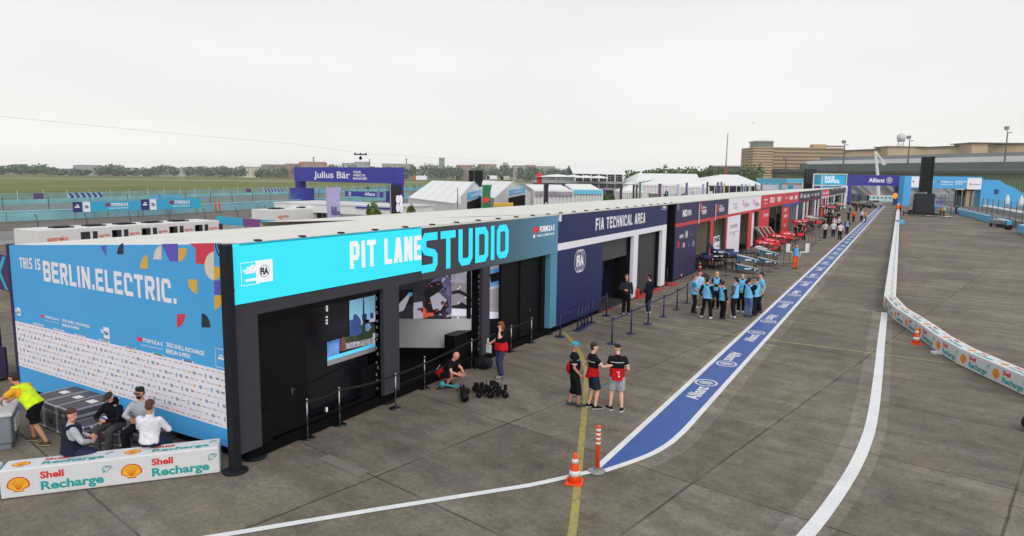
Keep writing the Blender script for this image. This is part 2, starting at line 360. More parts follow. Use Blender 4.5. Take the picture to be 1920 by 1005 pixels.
P_TAPE = paint('mint_chalk', (126, 120, 108), 1)
def strip(name, left, right, m, z):
    mb = MB(); n = min(len(left), len(right))
    mb.v = [(float(p[0]), float(p[1]), z) for p in left] + [(float(p[0]), float(p[1]), z) for p in right]
    mb.f = [(i, n + i, n + i + 1, i + 1) for i in range(n - 1)]; mb.mi = [0] * (n - 1)
    return struct(mb.build(name, m))
def resamp(pts, n):
    P = np.array([p[:2] for p in pts]); d = np.r_[0, np.cumsum(np.hypot(*np.diff(P, axis=0).T))]; t = np.linspace(0, d[-1], n)
    return np.c_[np.interp(t, d, P[:, 0]), np.interp(t, d, P[:, 1])]
def smooth(P, it=3):
    P = P.copy()
    for _ in range(it): P[1:-1] = (P[:-2] + 2 * P[1:-1] + P[2:]) / 4
    return P
def offs(P, d):
    T = np.gradient(P, axis=0); T /= np.hypot(T[:, 0], T[:, 1])[:, None]; return P + np.c_[T[:, 1], -T[:, 0]] * d
# the blue pit lane band: left edge straight, right edge swings in to the tip
ly = [12.58, 30, 60, 190]
Lo = [(-5.21, 12.5), (-5.2, 17.5), (-5.2, 30), (-5.24, 60), (-5.35, 190)]
LoN = resamp(Lo, 60)
tip = [(-5.0, 12.62), (-4.7, 13.28), (-4.43, 13.98), (-4.27, 14.8), (-4.22, 15.85), (-4.22, 17.9), (-4.22, 30), (-4.25, 60), (-4.32, 190)]
tp = smooth(resamp(tip[:6], 40), 4); TipN = np.r_[tp, [[-4.22, 30], [-4.25, 60], [-4.32, 190]]]
Lfill = np.c_[np.interp(TipN[:, 1], [p[1] for p in Lo], [p[0] for p in Lo]) + .07, TipN[:, 1]]
strip('pit_lane_band', Lfill, TipN, P_BLUE, .008)
strip('pit_lane_edge_line', offs(LoN, 0), offs(LoN, .145), P_WHITE, .012)
strip('pit_lane_edge_line', offs(TipN, -.02), offs(TipN, .125), P_WHITE, .012)
strip('cleaned_concrete_strip', offs(TipN[4:], .1), offs(TipN[4:], .5), M_CLEAN, .004)
strip('cleaned_concrete_strip', offs(LoN[1:], -.14), offs(LoN[1:], 0), M_CLEAN, .004)
# white line swinging out to the lower left
wl_ = resamp([gp(1112, 884), gp(1000, 909.5), gp(700, 957), gp(400, 1007), gp(200, 1040)], 24)
strip('white_line', offs(wl_, .075), offs(wl_, -.075), P_WHITE, .012)
# white line on the right, curving
zr = lambda x, y: gp(1420 + x / 4.104, 760 + y / 4.104)
Lw = [zr(250, 1080), zr(320, 1005), zr(470, 830), zr(600, 660), zr(700, 500), zr(780, 325), zr(835, 185), zr(868, 0), gp(1639, 700), gp(1646, 640), gp(1654, 586)]
Rw = [zr(368, 1080), zr(440, 1005), zr(560, 850), zr(655, 690), zr(765, 535), zr(850, 365), zr(905, 190), zr(938, 0), gp(1655, 700), gp(1659, 640), gp(1663, 586)]
Cw = smooth(resamp([(np.array(a) + np.array(b)) / 2 for a, b in zip(Lw, Rw)], 60), 5)
strip('white_line', offs(Cw, -.125), offs(Cw, .125), P_WHITE, .012)
strip('cleaned_concrete_strip', offs(Cw, -.48), offs(Cw, .34), M_CLEAN, .004)
# yellow guide line through the trio, and the thin one across the lane
Y0 = resamp([gp(1066, 1040), gp(1074, 1005), gp(1088, 850), gp(1097, 760), gp(1100, 690), gp(1082, 650), gp(1056, 622)], 30)
strip('yellow_line', offs(smooth(Y0), -.075), offs(smooth(Y0), .075), P_YEL, .006)
Y1 = resamp([gp(1090, 592), gp(1425, 634.5)], 20); strip('faded_yellow_line', offs(Y1, .05), offs(Y1, -.05), P_YEL2, .006)
Y1 = resamp([gp(1440, 637), gp(1795, 683)], 20); strip('faded_yellow_line', offs(Y1, .05), offs(Y1, -.05), P_YEL2, .006)
for a, b, w in (((1606, 580), (1640, 584), .08), ((1745, 662), (1790, 668), .12), ((1850, 459), (1905, 462), .1), ((1748, 506), (1770, 507), .12), ((1825, 505), (1895, 508), .12), ((1870, 508), (1890, 510), .1)):
    q = resamp([gp(*a), gp(*b)], 4); strip('pale_scuff', offs(q, w), offs(q, -w), P_PALE, .005)
q = resamp([gp(596, 860), gp(672, 893)], 4); strip('pale_patch', offs(q, -.0), offs(q, -.28), P_TAPE, .005)
# sponsor lettering on the blue band, every other one turned round
mb = MB(); y = 19.2; k = 0
while y < 165:
    c = (-4.68, y, .008); Rr = Vector((0, 1, 0)) if k % 2 == 0 else Vector((0, -1, 0)); Uu = Vector((-1, 0, 0)) if k % 2 == 0 else Vector((1, 0, 0))
    o = Vector(c) - Rr * 1.0 - Uu * .17
    word(mb, 'Allianz', o, o + Rr * 1.28, Uu, .36, .03, .004)
    lc = Vector(c) + Rr * .72 + Uu * .02; disc2d(mb, lc, Rr * 1.1, Uu, .33, .275, 24, .004)
    for d, h in ((-.11, .17), (0, .24), (.11, .17)): rect2d(mb, lc + Rr * d, Rr, Uu, .065, 2 * h * .9, .004)
    y += 3.92; k += 1
struct(mb.build('pit_lane_lettering', P_WHITE))
# small paint blotch at the foot of the delineator post
mb = MB(); rr = random.Random(3)
c = gp(1119, 884); mb.poly([(c[0] + .19 * math.cos(t) * rr.uniform(.8, 1.15), c[1] + .19 * math.sin(t) * rr.uniform(.8, 1.15), .014) for t in np.linspace(0, 6.0, 18)])
struct(mb.build('grey_patch', mat('grey_primer', (148, 150, 150), .8, 0, .15)))
# race track beyond the paddock, grass field, far runway
strip('race_track', [(-62.5, -60), (-62.5, 60), (-64, 110), (-75, 220)], [(-91, -60), (-91, 60), (-103, 110), (-125, 220)], M_ASPHALT, .006)
def grass(name, a, b):
    m = bpy.data.materials.new(name); m.use_nodes = True; nt = m.node_tree; bs = nt.nodes['Principled BSDF']; L = nt.links.new; bs.inputs['Roughness'].default_value = 1; bs.inputs['Specular IOR Level'].default_value = .1
    g = N(nt, 'ShaderNodeNewGeometry'); mp = N(nt, 'ShaderNodeMapping'); mp.inputs['Rotation'].default_value = (0, 0, math.radians(25)); mp.inputs['Scale'].default_value = (.05, .012, 1); L(g.outputs['Position'], mp.inputs[0])
    n = N(nt, 'ShaderNodeTexNoise'); n.inputs['Scale'].default_value = 1; n.inputs['Detail'].default_value = 8; n.inputs['Roughness'].default_value = .65; L(mp.outputs[0], n.inputs['Vector'])
    r = N(nt, 'ShaderNodeValToRGB'); r.color_ramp.elements[0].position = .35; r.color_ramp.elements[0].color = (*lin(a), 1); r.color_ramp.elements[1].position = .65; r.color_ramp.elements[1].color = (*lin(b), 1)
    L(n.outputs[0], r.inputs[0]); L(r.outputs[0], bs.inputs['Base Color']); MATS[name] = m; return m
M_GRASS = grass('field_grass', (92, 104, 54), (132, 133, 88))
def far_pt(u, v): return gp(u, v)[:2]
near = [far_pt(-260, 388), far_pt(0, 378), far_pt(400, 363), far_pt(760, 353.5), far_pt(1040, 347.5)]
far = [(-2600, 300), (-2500, 900), (-2300, 1500), (-1500, 2200), (-600, 2400)]
mb = MB(); mb.poly([(*p, .02) for p in near] + [(*p, .02) for p in far[::-1]]); struct(mb.build('grass_field', M_GRASS))
q0 = resamp([gp(-200, 335.5), gp(400, 340), gp(900, 344)], 12)
mb = MB(); a = dep(-200, 331.5, 1); 
strip('far_runway', [gp(-300, 329.5), gp(300, 336.6), gp(760, 341.5), gp(1040, 344)], [gp(-300, 331), gp(300, 338.2), gp(760, 343), gp(1040, 345.2)], mat('pale_runway', (150, 142, 124), .9, 0, .1, .02), .04)
# ================================================================ the pit building: studio, technical garage, team garages
FX0 = -11.4                      # front plane
def C(name, rgb, **k): return mat(name, rgb, **k)
M_CHAR = C('charcoal_panel', (62, 62, 69), rough=.55, spec=.25); M_BLACK = C('black_panel', (17, 17, 20), rough=.5, noise=.12, spec=.14); M_BLK2 = C('black_cavity', (9, 9, 11), rough=.9, spec=.1)
M_CYAN = C('cyan_led', (58, 214, 238), rough=.4, emit=.42, noise=.01, spec=.1); M_WHITE = C('white_vinyl', (240, 238, 246), rough=.5, noise=.03)
M_WHITELED = C('white_led', (236, 236, 240), rough=.4, emit=.3, noise=.01)
M_SKYB = C('sky_blue_vinyl', (76, 170, 232), rough=.5, noise=.025, scale=1.2); M_NAVY = C('navy_vinyl', (30, 41, 92), rough=.5, noise=.05, scale=1.5); M_INDIGO = C('indigo_vinyl', (50, 42, 86), rough=.5)
M_RED = C('red_vinyl', (212, 46, 52), rough=.5, noise=.05); M_REDB = C('coral_band', (206, 62, 62), rough=.5); M_BEIGE = C('cream_lining', (226, 216, 188), rough=.8, noise=.08)
M_ROOF = C('white_membrane', (222, 219, 212), rough=.6, noise=.05, scale=.8); M_SHUT = C('grey_shutter', (72, 70, 74), rough=.5); M_ALU = C('aluminium', (168, 170, 174), rough=.35, metal=.85)
M_DKMET = C('dark_steel', (38, 40, 46), rough=.5, metal=.3, spec=.2); M_TEAL = C('teal_vinyl', (92, 132, 158), rough=.5); M_CHROME = C('chrome', (150, 148, 144), rough=.25, metal=1, noise=.02)
M_YEL = C('ochre_print', (222, 178, 66), noise=.02); M_PRED = C('rose_print', (214, 60, 84), noise=.02); M_PBLK = C('ink_print', (44, 44, 60), noise=.02); M_PURP = C('violet_print', (98, 88, 190), noise=.02); M_CREAM = C('cream_print', (222, 212, 196), noise=.02)
M_LOGOR = C('logo_red', (226, 40, 40), noise=.02, emit=.15); M_MINT = C('mint_vinyl', (190, 226, 220), noise=.04)
M_DEEP = C('deep_navy', (18, 22, 52), noise=.1); M_FLOOR = C('garage_floor', (60, 58, 58), noise=.15); M_GREYT = C('grey_print', (140, 140, 156), noise=.02)
M_CARPET = C('red_carpet', (176, 66, 60), rough=.95, noise=.12, scale=20)
Rf, Uf = Vector((0, 1, 0)), Vector((0, 0, 1))       # right / up on the facade
Rb, Ub = Vector((1, 0, 0)), Vector((0, 0, 1))       # right / up on the end board
def F(u, v, X=FX0): return Vector(fx(u, v, X))
def roof(parent, y0, y1, xr, zr, zf=4.62):
    mb = MB(); n = max(2, int((y1 - y0) / 2.4)); ys = np.linspace(y0 + .01, y1 - .01, n * 2 + 1)
    for i in range(n * 2):      # membrane sags a little between the purlins
        for j in range(6):
            def z(y, t, k): return zf + (zr - zf) * t - .035 * math.sin(PI * t * 1.0) - (.03 if k % 2 else 0) * math.sin(PI * min(1, t * 1.02))
            t0, t1 = j / 6, (j + 1) / 6; x0, x1 = FX0 + (xr - FX0) * t0, FX0 + (xr - FX0) * t1
            mb.poly([(x1, ys[i], z(ys[i], t1, i)), (x0, ys[i], z(ys[i], t0, i)), (x0, ys[i + 1], z(ys[i + 1], t0, i + 1)), (x1, ys[i + 1], z(ys[i + 1], t1, i + 1))])
    mb.poly([(FX0 + .03, y0, zf), (FX0 + .03, y1, zf), (FX0 + .03, y1, zf - .05), (FX0 + .03, y0, zf - .05)])
    mb.poly([(xr, y0, zr), (xr, y1, zr), (xr, y1, zr - 1.2), (xr, y0, zr - 1.2)])
    return mb.build('roof', M_ROOF, parent)
def roof_edge(parent, y0, y1):
    mb = MB()
    for y in np.arange(y0 + .3, y1, 1.2): mb.box(FX0 - .16, FX0 - .02, y, y + .1, 4.62, 4.655)
    return mb.build('edge_clamp', M_DKMET, parent)
# ---------------------------------------------------------------- studio
st = thing('pit_studio', 'broadcast studio at the near end of the row with cyan fascia and blue end board', 'building', (FX0, 9.2, 0))
def S_(mb, name, m, par=None, smooth=False, label=None):
    """build in world coordinates, hang under the studio"""
    par = par or st; o = mb.build(name, m, par, smooth, label=label); o.matrix_parent_inverse = Matrix.Translation(-Vector(st.location)) if par is st else Matrix.Identity(4); return o
Y0, Y1 = 8.86, 23.4
S_(MB().box(FX0 - .14, FX0, Y0, 23.0, 3.12, 4.6), 'fascia', M_CHAR)
fas = MB(); fas.box(FX0 + .002, FX0 + .03, 8.84, 14.9, 3.4, 4.615); led = S_(fas, 'cyan_sign_panel', M_CYAN)
# gradient end of the fascia, printed from charcoal to teal
gm = bpy.data.materials.new('charcoal_to_teal_print'); gm.use_nodes = True; nt = gm.node_tree; tcn = N(nt, 'ShaderNodeTexCoord'); sp = N(nt, 'ShaderNodeSeparateXYZ'); nt.links.new(tcn.outputs['Object'], sp.inputs[0])
rp = N(nt, 'ShaderNodeValToRGB'); rp.color_ramp.elements[0].position = 0; rp.color_ramp.elements[0].color = (*lin((66, 66, 73)), 1); rp.color_ramp.elements[1].position = 1; rp.color_ramp.elements[1].color = (*lin((88, 148, 178)), 1)
mr = N(nt, 'ShaderNodeMapRange'); nt.links.new(sp.outputs['Y'], mr.inputs[0]); mr.inputs[1].default_value = 17.5; mr.inputs[2].default_value = 23.4; nt.links.new(mr.outputs[0], rp.inputs[0]); nt.links.new(rp.outputs[0], nt.nodes['Principled BSDF'].inputs['Base Color'])
o = S_(MB().box(FX0 + .002, FX0 + .02, 14.93, 23.42, 3.14, 4.61), 'gradient_sign_panel', gm)
o = S_(MB().box(FX0 - .2, FX0 + .018, 22.84, 23.4, .28, 3.135), 'pillar', gm, label='teal pillar at the far end')
for a, b, l in ((8.86, 9.4, 'narrow corner pillar'), (13.33, 13.95, None), (18.08, 18.53, None)):
    S_(MB().box(FX0 - .12, FX0, a, b, .28, 3.118), 'pillar', M_CHAR, label=l)
mb = MB()
block(mb, 'PIT LANE', F(656.5, 505, FX0 + .03), F(789.4, 486.5, FX0 + .03), Uf, .66, .185, .12); S_(mb, 'lettering', M_WHITELED)
mb = MB(); a, b = F(790, 503, FX0 + .03), F(953, 476, FX0 + .03); zb = (a.z + b.z) / 2 + .0; a.z = b.z = 3.33
block(mb, 'STUDIO', a, b, Uf, 1.1, .2, .13, .005); S_(mb, 'lettering', M_CYAN, label='large cyan block letters')
# logos on the sign
mb = MB(); p = F(468.5, 513, FX0 + .03); w = .42
for s_, q in ((-1, 0), (1, 0)): rect2d(mb, p + Rf * s_ * w / 2, Rf, Uf, .012, .46)
for s_ in (-1, 1): rect2d(mb, p + Uf * s_ * .23, Rf, Uf, w, .012)
for dx, dz, ww, hh in ((.02, .12, .2, .035), (-.02, .07, .3, .04), (.0, .02, .24, .035), (.02, -.13, .28, .05)): rect2d(mb, p + Rf * dx + Uf * dz, Rf, Uf, ww, hh)
disc2d(mb, p + Rf * .07 + Uf * .09, Rf, Uf, .085, .04, 20, .005)
p2 = F(495.5, 508, FX0 + .03); rect2d(mb, p2, Rf, Uf, .43, .46); S_(mb, 'logo', M_WHITELED)
mb = MB(); o_ = p2 + Rf * -.1 + Uf * -.065; word(mb, 'FIA', o_, o_ + Rf * .2, Uf, .13, .05, .008); disc2d(mb, p2, Rf, Uf, .125, .115, 24, .0075); S_(mb, 'logo', M_DEEP)
def abb(par, X, u0, v0, u1, v1, h, build, red=M_LOGOR, wh=M_WHITELED, axis=None):
    a, b = F(u0, v0, X), F(u1, v1, X); a.z = b.z = (a.z + b.z) / 2; d = b - a
    m1 = MB(); word(m1, 'ABB', a, a + d * .27, Uf, h, .06); build(m1, 'logo', red, par)
    m2 = MB(); word(m2, 'FORMULA E', a + d * .31, b, Uf, h, .03); q = a - Uf * h * .85; word(m2, 'WORLD CHAMPIONSHIP', q + d * .18, q + d, Uf, h * .42, .01); disc2d(m2, q + d * .06 + Uf * h * .2, Rf, Uf, h * .34); build(m2, 'lettering', wh, par)
abb(st, FX0 + .02, 999, 437, 1039.5, 431, .2, lambda m, n, mm, p_: S_(m, n, mm))
# roof, side and rear walls, floor
o = roof(st, 9.0, 23.4, -20.45, 4.05); o.matrix_parent_inverse = Matrix.Translation(-Vector(st.location))
o = roof_edge(st, 9.2, 23.4); o.matrix_parent_inverse = Matrix.Translation(-Vector(st.location))
S_(MB().box(-20.4, FX0 - 1.9, 23.30, 23.36, 0, 3.8).box(-20.4, -20.3, 9.5, 23.3, 0, 3.7).box(FX0 - 1.9, FX0 - .2, 23.3, 23.36, 0, 4.2).box(FX0 - .8, FX0 - .16, 9.42, 9.5, 0, 4.4), 'wall', M_CHAR)
S_(MB().box(-20.3, FX0 - .18, 9.5, 23.3, .0, .16), 'floor', M_BLK2)
S_(MB().box(FX0 - .17, FX0 - .1, 9.1, 23.36, .03, .24), 'plinth', M_BLK2)
# bay one: black doors with a glazed opening that shows the city picture
XR = FX0 - .28
S_(MB().box(XR - .06, XR, 9.4, 10.95, .24, 3.1).box(XR - .06, XR, 10.95, 13.3, 2.92, 3.1).box(XR - .06, XR, 10.95, 13.3, .24, .3).box(FX0 - .27, FX0 - .13, 9.41, 9.5, .26, 3.11).box(FX0 - .2, FX0 - .125, 9.4, 13.33, 2.98, 3.115), 'door', M_BLACK)
S_(MB().box(FX0 - .24, FX0 - .1, 9.42, 9.75, .26, .98), 'cabinet', M_BLACK)
hd = MB(); p = F(546, 733, XR); hd.obox(p + Vector((.02, 0, 0)), (.03, .05, .16)).bar(p + Vector((.05, -.07, .03)), p + Vector((.05, .08, .03)), .02); S_(hd, 'handle', M_CHROME)
XS = XR - .25
S_(MB().box(XS - .06, XS - .01, 10.95, 13.32, .24, 3.1), 'backdrop', C('dark_glass', (20, 21, 28), rough=.12, spec=.6))
mb = MB()
for v0, v1 in ((570, 584), (593, 596), (599, 602), (604, 608), (764, 778)):
    p, q = F(613.5, v0, XS + .03), F(613.5, v1, XS + .03); mb.box(XS, XS + .03, p.y - .018, p.y + .018, q.z, p.z)
S_(mb, 'light_fitting', C('lamp_white', (230, 230, 225), emit=.4))
E_ = dict(emit=.5, rough=.3, noise=.3, scale=4)
CITY = [C('screen_sky', (128, 178, 206), **{**E_, 'scale': .8, 'noise': .12}), C('screen_building', (52, 74, 124), **E_), C('screen_trees', (50, 64, 46), **{**E_, 'scale': 9, 'noise': .35}), C('screen_crowd', (150, 146, 152), **{**E_, 'scale': 16, 'noise': .5}), C('screen_facade', (176, 180, 196), **E_), C('screen_strip', (92, 200, 240), **{**E_, 'noise': .03}), C('screen_base', (150, 150, 152), emit=.1), C('screen_river', (94, 136, 196), **{**E_, 'scale': 5}), C('screen_mast', (36, 44, 74), **E_), C('screen_clothing', (104, 60, 54), **E_)]
XP = XS + .006
def Z5(x, y): return F(560 + x / 5.91, 530 + y / 5.91, XP)
mb = MB()
def pz(k, pts, lift=0):
    mb.m = k; mb.poly([tuple(Z5(*p) + Vector((lift, 0, 0))) for p in pts])
pz(0, [(562, 182), (562, 430), (848, 400), (848, 128)]); pz(1, [(562, 415), (562, 600), (700, 580), (700, 470), (682, 400), (640, 350), (610, 350), (600, 408)], .002)
pz(7, [(316, 660), (316, 830), (450, 800), (450, 620)]); pz(2, [(450, 620), (450, 760), (560, 735), (848, 680), (848, 470), (790, 440), (740, 440), (700, 470), (700, 560), (620, 590), (560, 590)], .003)
pz(3, [(520, 670), (520, 740), (848, 668), (848, 600), (700, 640)], .004); pz(4, [(690, 395), (690, 470), (712, 460), (712, 380)], .004); pz(4, [(780, 370), (780, 440), (848, 430), (848, 320), (830, 325), (826, 350)], .004); pz(1, [(790, 340), (790, 400), (828, 390), (828, 330)], .005)
pz(8, [(712, 150), (706, 470), (730, 465), (722, 150)], .006); pz(8, [(700, 355), (700, 420), (752, 410), (752, 340)], .0065); pz(4, [(738, 470), (745, 535), (780, 530), (800, 490), (775, 450)], .006); mb.m = 7; pz(7, [(742, 470), (748, 530), (778, 526), (796, 490), (772, 455)], .0065)
pz(9, [(480, 600), (450, 760), (530, 750), (505, 600)], .006); pz(4, [(820, 560), (820, 665), (846, 660), (846, 555)], .006)
for k in range(46):
    x = random.uniform(525, 840); y = 735 - (x - 520) * .2 - random.uniform(5, 70); pz(random.choice((3, 4, 9, 2, 4)), [(x, y), (x, y + 16), (x + 9, y + 14), (x + 9, y - 2)], .007)
for k in range(5): x = 330 + k * 30; pz(1, [(x, 655 - k * 7), (x, 680 - k * 7), (x + 16, 676 - k * 7), (x + 16, 650 - k * 7)], .004)
pz(5, [(316, 830), (316, 868), (848, 705), (848, 668)], .005); pz(6, [(316, 868), (316, 925), (848, 755), (848, 705)], .005)
S_(mb, 'video_screen', CITY)
S_(MB().box(XS, XS + .2, *sorted((F(667, 690, XS).y, F(704, 690, XS).y)), .3, F(700, 681, XS).z), 'pedestal', M_BLACK)
# bay two: video wall over a curved silver counter
XV = FX0 - 4.6; XVB = FX0 - .62
S_(MB().box(XV - .1, XV - .02, 13.2, 21.6, .16, 3.1).box(XVB - .06, XVB, 18.2, 19.75, .16, 3.1), 'backdrop', M_BLACK)
S_(MB().box(XV, FX0 - .14, 13.84, 13.9, .16, 3.1), 'wing_wall', M_BLACK)
def Z6(x, y, X): return F(760 + x / 3.865, 380 + y / 3.865, X)
SCR = [C('wall_dark', (48, 46, 56), **E_), C('wall_lilac', (176, 172, 190), **{**E_, 'scale': .7, 'noise': .08}), C('wall_road', (150, 140, 148), **{**E_, 'scale': 1, 'noise': .08}), C('wall_car', (22, 22, 30), **E_), C('wall_orange', (206, 84, 56), **E_), C('wall_violet', (92, 92, 128), **E_), C('wall_blue', (90, 150, 200), **E_), C('wall_white', (214, 216, 230), **{**E_, 'noise': .05})]
p1 = F(890, 598, FX0 - .36); zt, zbt = p1.z, F(890, 651, FX0 - .36).z; p0 = Vector(gp(746, 598, zt))     # the set runs inward towards the near end
wall_n = Vector((p1.y - p0.y, -(p1.x - p0.x), 0)).normalized()
def on_wall(u, v, back=.3):
    o = Vector((0, 0, CAM_H)); d = Vector(ROT @ _ray(u, v)); q = p0 - wall_n * back; return o + d * ((q - o).dot(wall_n) / d.dot(wall_n))
mb = MB(); XW = None
def pw(k, pts, lift=0): mb.m = k; mb.poly([tuple((F(u, v, XW) if XW else on_wall(u, v)) + (Vector((1, 0, 0)) if XW else wall_n) * lift) for u, v in pts])

pw(0, [(745, 528), (745, 600), (845, 600), (845, 505)]); pw(1, [(846, 505), (846, 600), (893, 598), (893, 495)]); pw(2, [(846, 530), (846, 600), (893, 598), (893, 532)], .003)
pw(5, [(800, 535), (815, 565), (845, 590), (845, 512), (830, 512)], .003); pw(1, [(775, 568), (775, 598), (795, 597), (792, 565)], .003); pw(3, [(745, 545), (745, 575), (775, 570), (775, 540)], .004)
pw(1, [(746, 572), (748, 585), (757, 582), (770, 552), (764, 553)], .005); pw(6, [(764, 552), (772, 556), (774, 549), (767, 548)], .006)
pw(3, [(793, 550), (808, 530), (825, 526), (832, 538), (822, 548), (838, 560), (842, 575), (826, 588), (812, 590), (796, 575), (800, 562)], .005)
pw(1, [(806, 558), (822, 548), (838, 562), (826, 582), (812, 580)], .006)
for x, y in ((805, 534), (818, 530), (801, 566), (826, 566), (815, 580), (833, 570)): pw(3, [(x, y), (x + 2, y + 6), (x + 8, y + 4), (x + 6, y - 2)], .007); pw(4, [(x + 2, y + 2), (x + 3, y + 4), (x + 6, y + 3), (x + 5, y + 1)], .008)
pw(4, [(793, 575), (793, 596), (802, 595), (798, 578)], .006); pw(4, [(800, 588), (800, 594), (814, 592), (812, 586)], .007)
q = [(846 + 1, 546), (862, 543), (874, 550), (884, 560), (891, 575), (891, 585), (884, 566), (874, 556), (860, 550), (847, 552)]; pw(3, q, .006); pw(3, [(847, 573), (847, 577), (891, 580), (891, 574), (872, 571), (866, 566), (860, 571)], .006); pw(7, [(847, 579), (847, 592), (876, 592), (878, 580)], .006); pw(7, [(880, 578), (882, 590), (890, 590), (890, 576)], .007)
XW = XVB + .02
pw(1, [(912, 500), (912, 598), (952, 590), (952, 488)]); pw(6, [(912, 506), (912, 540), (952, 528), (952, 500)], .003); pw(3, [(918, 514), (920, 530), (944, 524), (950, 506)], .004); pw(2, [(912, 546), (912, 590), (952, 582), (952, 534)], .004); pw(7, [(912, 584), (912, 598), (952, 596), (952, 586)], .005)
pw(3, [(912, 598), (912, 640), (952, 636), (952, 596)], .001)
rr = random.Random(9); XW = None
for k in range(90):      # fine picture detail
    x, y = rr.uniform(746, 890), rr.uniform(506, 597)
    if y < 530 - (x - 746) * .21: continue
    c_ = 0 if x < 795 else (3, 5, 3, 0, 1, 4)[k % 6] if x < 845 else (1, 2, 2, 7)[k % 4]; pw(c_, [(x, y), (x + .5, y + rr.uniform(2, 7)), (x + rr.uniform(2, 7), y + rr.uniform(1, 4)), (x + rr.uniform(1, 5), y - rr.uniform(0, 3))], .0035)
S_(mb, 'video_wall', SCR)
cs = []
for i in range(17):
    t = i / 16; q = p0.lerp(p1, t); cs.append((q.x + .10 * math.sin(PI * t), q.y))
def slab(x0, x1, z0, z1):
    mb = MB(); d = Vector((p1.y - p0.y, -(p1.x - p0.x), 0)).normalized()
    for i in range(16):
        (ax, ay), (bx, by) = cs[i], cs[i + 1]; A0, A1, B0, B1 = (ax + d.x * x0, ay + d.y * x0), (ax + d.x * x1, ay + d.y * x1), (bx + d.x * x0, by + d.y * x0), (bx + d.x * x1, by + d.y * x1)
        mb.hexa([(*A0, z0), (*A1, z0), (*B1, z0), (*B0, z0), (*A0, z1), (*A1, z1), (*B1, z1), (*B0, z1)])
    return mb
S_(slab(-.05, 0, zbt, zt), 'counter', C('brushed_silver', (214, 218, 218), rough=.42, metal=.35, noise=.04))
S_(slab(-.25, -.12, .17, zbt - .004), 'counter_base', M_BLK2)
S_(MB().box(FX0 - .3, FX0 - .2, 13.96, 18.05, .2, .3).box(FX0 - .42, FX0 - .125, 18.1, 18.2, .24, 3.1), 'frame', M_BLACK)
a, b = F(853, 640, FX0 - .4), F(886, 640, FX0 - .4); S_(MB().box(FX0 - .8, FX0 - .4, a.y, b.y, .2, F(860, 628, FX0 - .4).z), 'pedestal', M_BLACK)
# bay three: black doors
S_(MB().box(FX0 - .4, FX0 - .3, 19.75, 22.8, .24, 3.1).box(FX0 - .29, FX0 - .25, 21.0, 21.06, .26, 3.1).box(FX0 - .29, FX0 - .2, 22.55, 22.8, .26, 3.1), 'door', M_BLACK)
hd = MB(); p = F(992, 582, FX0 - .3); hd.obox(p + Vector((.02, 0, 0)), (.03, .06, .1)).bar(p + Vector((.05, -.1, .02)), p + Vector((.05, .1, .02)), .03); S_(hd, 'handle', M_CHROME)
# cables clipped up the bay edges
mb = MB()
for yy in (13.2, 18.08):
    for k in range(14): z = .5 + k * .18 + random.uniform(-.04, .04); mb.obox((FX0 - .13, yy + random.uniform(-.03, .03), z), (.02, .03, random.uniform(.03, .1)))
S_(mb, 'cable_clip', C('clip_grey', (120, 122, 128)))
# levelling feet and the dark corner post
mb = MB()
for y in (9.35, 13.6, 18.3, 23.05): mb.lathe([(.26, 0), (.27, .02), (.24, .04), (.06, .05), (.05, .3)], 20, (FX0 - .22, y, 0))
S_(mb, 'levelling_foot', M_DKMET, smooth=False)
S_(MB().box(FX0 - .06, FX0 + .12, 8.6, 8.77, .03, 4.62), 'corner_post', M_DKMET)
S_(MB().lathe([(.25, 0), (.26, .02), (.22, .04), (.08, .06)], 24, (FX0 + .03, 8.68, 0)), 'base_plate', M_DKMET)
mb = MB()
for z in (.9, 1.6, 2.1, 2.9, 3.7): mb.obox((FX0 + .03, 8.8, z), (.05, .06, .07))
S_(mb, 'bracket', M_CHROME)
# ---------------------------------------------------------------- end board
YB = 8.95
def B(u, v, lift=0): return Vector(fy(u, v, YB))
brd = S_(MB().prism([(-20.4, YB, .2), (FX0 - .1, YB, .3), (FX0 - .1, YB, 4.59), (-20.4, YB, 4.04)], (0, .1, 0)), 'display_board', M_SKYB)
inv = Matrix.Translation(-Vector(st.location))
def Bd(mb, name, m): o = mb.build(name, m, brd); return o
S_(MB().box(-20.52, -20.405, YB - .02, YB + .14, .05, 4.07), 'edge_post', C('purple_post', (52, 34, 84)))
S_(MB().box(-20.35, FX0 - .2, YB + .2, YB + .28, .02, .3), 'plinth', M_BLK2)
mb = MB(); a, b = B(36.5, 500), B(77, 506); z = (a.z + b.z) / 2
def bl(s, u0, v0, u1, v1, top_u, top_v, t, gap):
    a, b = B(u0, v0), B(u1, v1); h = abs(B(top_u, top_v).z - a.z); b.z = a.z + (b.z - a.z) * 1; block(mb, s, a, b, Ub, h, t, gap)
bl('THIS IS', 38, 502.5, 77, 506.5, 36.5, 482, .2, .14); bl('BERLIN.ELECTRIC.', 83, 527, 332, 570.5, 82, 488.5, .2, .13)
Bd(mb, 'lettering', M_WHITE)
def zb(x, y): return B(x / 3.1417, 380 + y / 3.1417)
white_band = MB(); white_band.v = [tuple(q + Vector((0, -.003, 0))) for q in (B(27, 602), B(427, 697.5), B(428, 812), B(32, 686))]; white_band.f = [(0, 1, 2, 3)]; white_band.mi = [0]
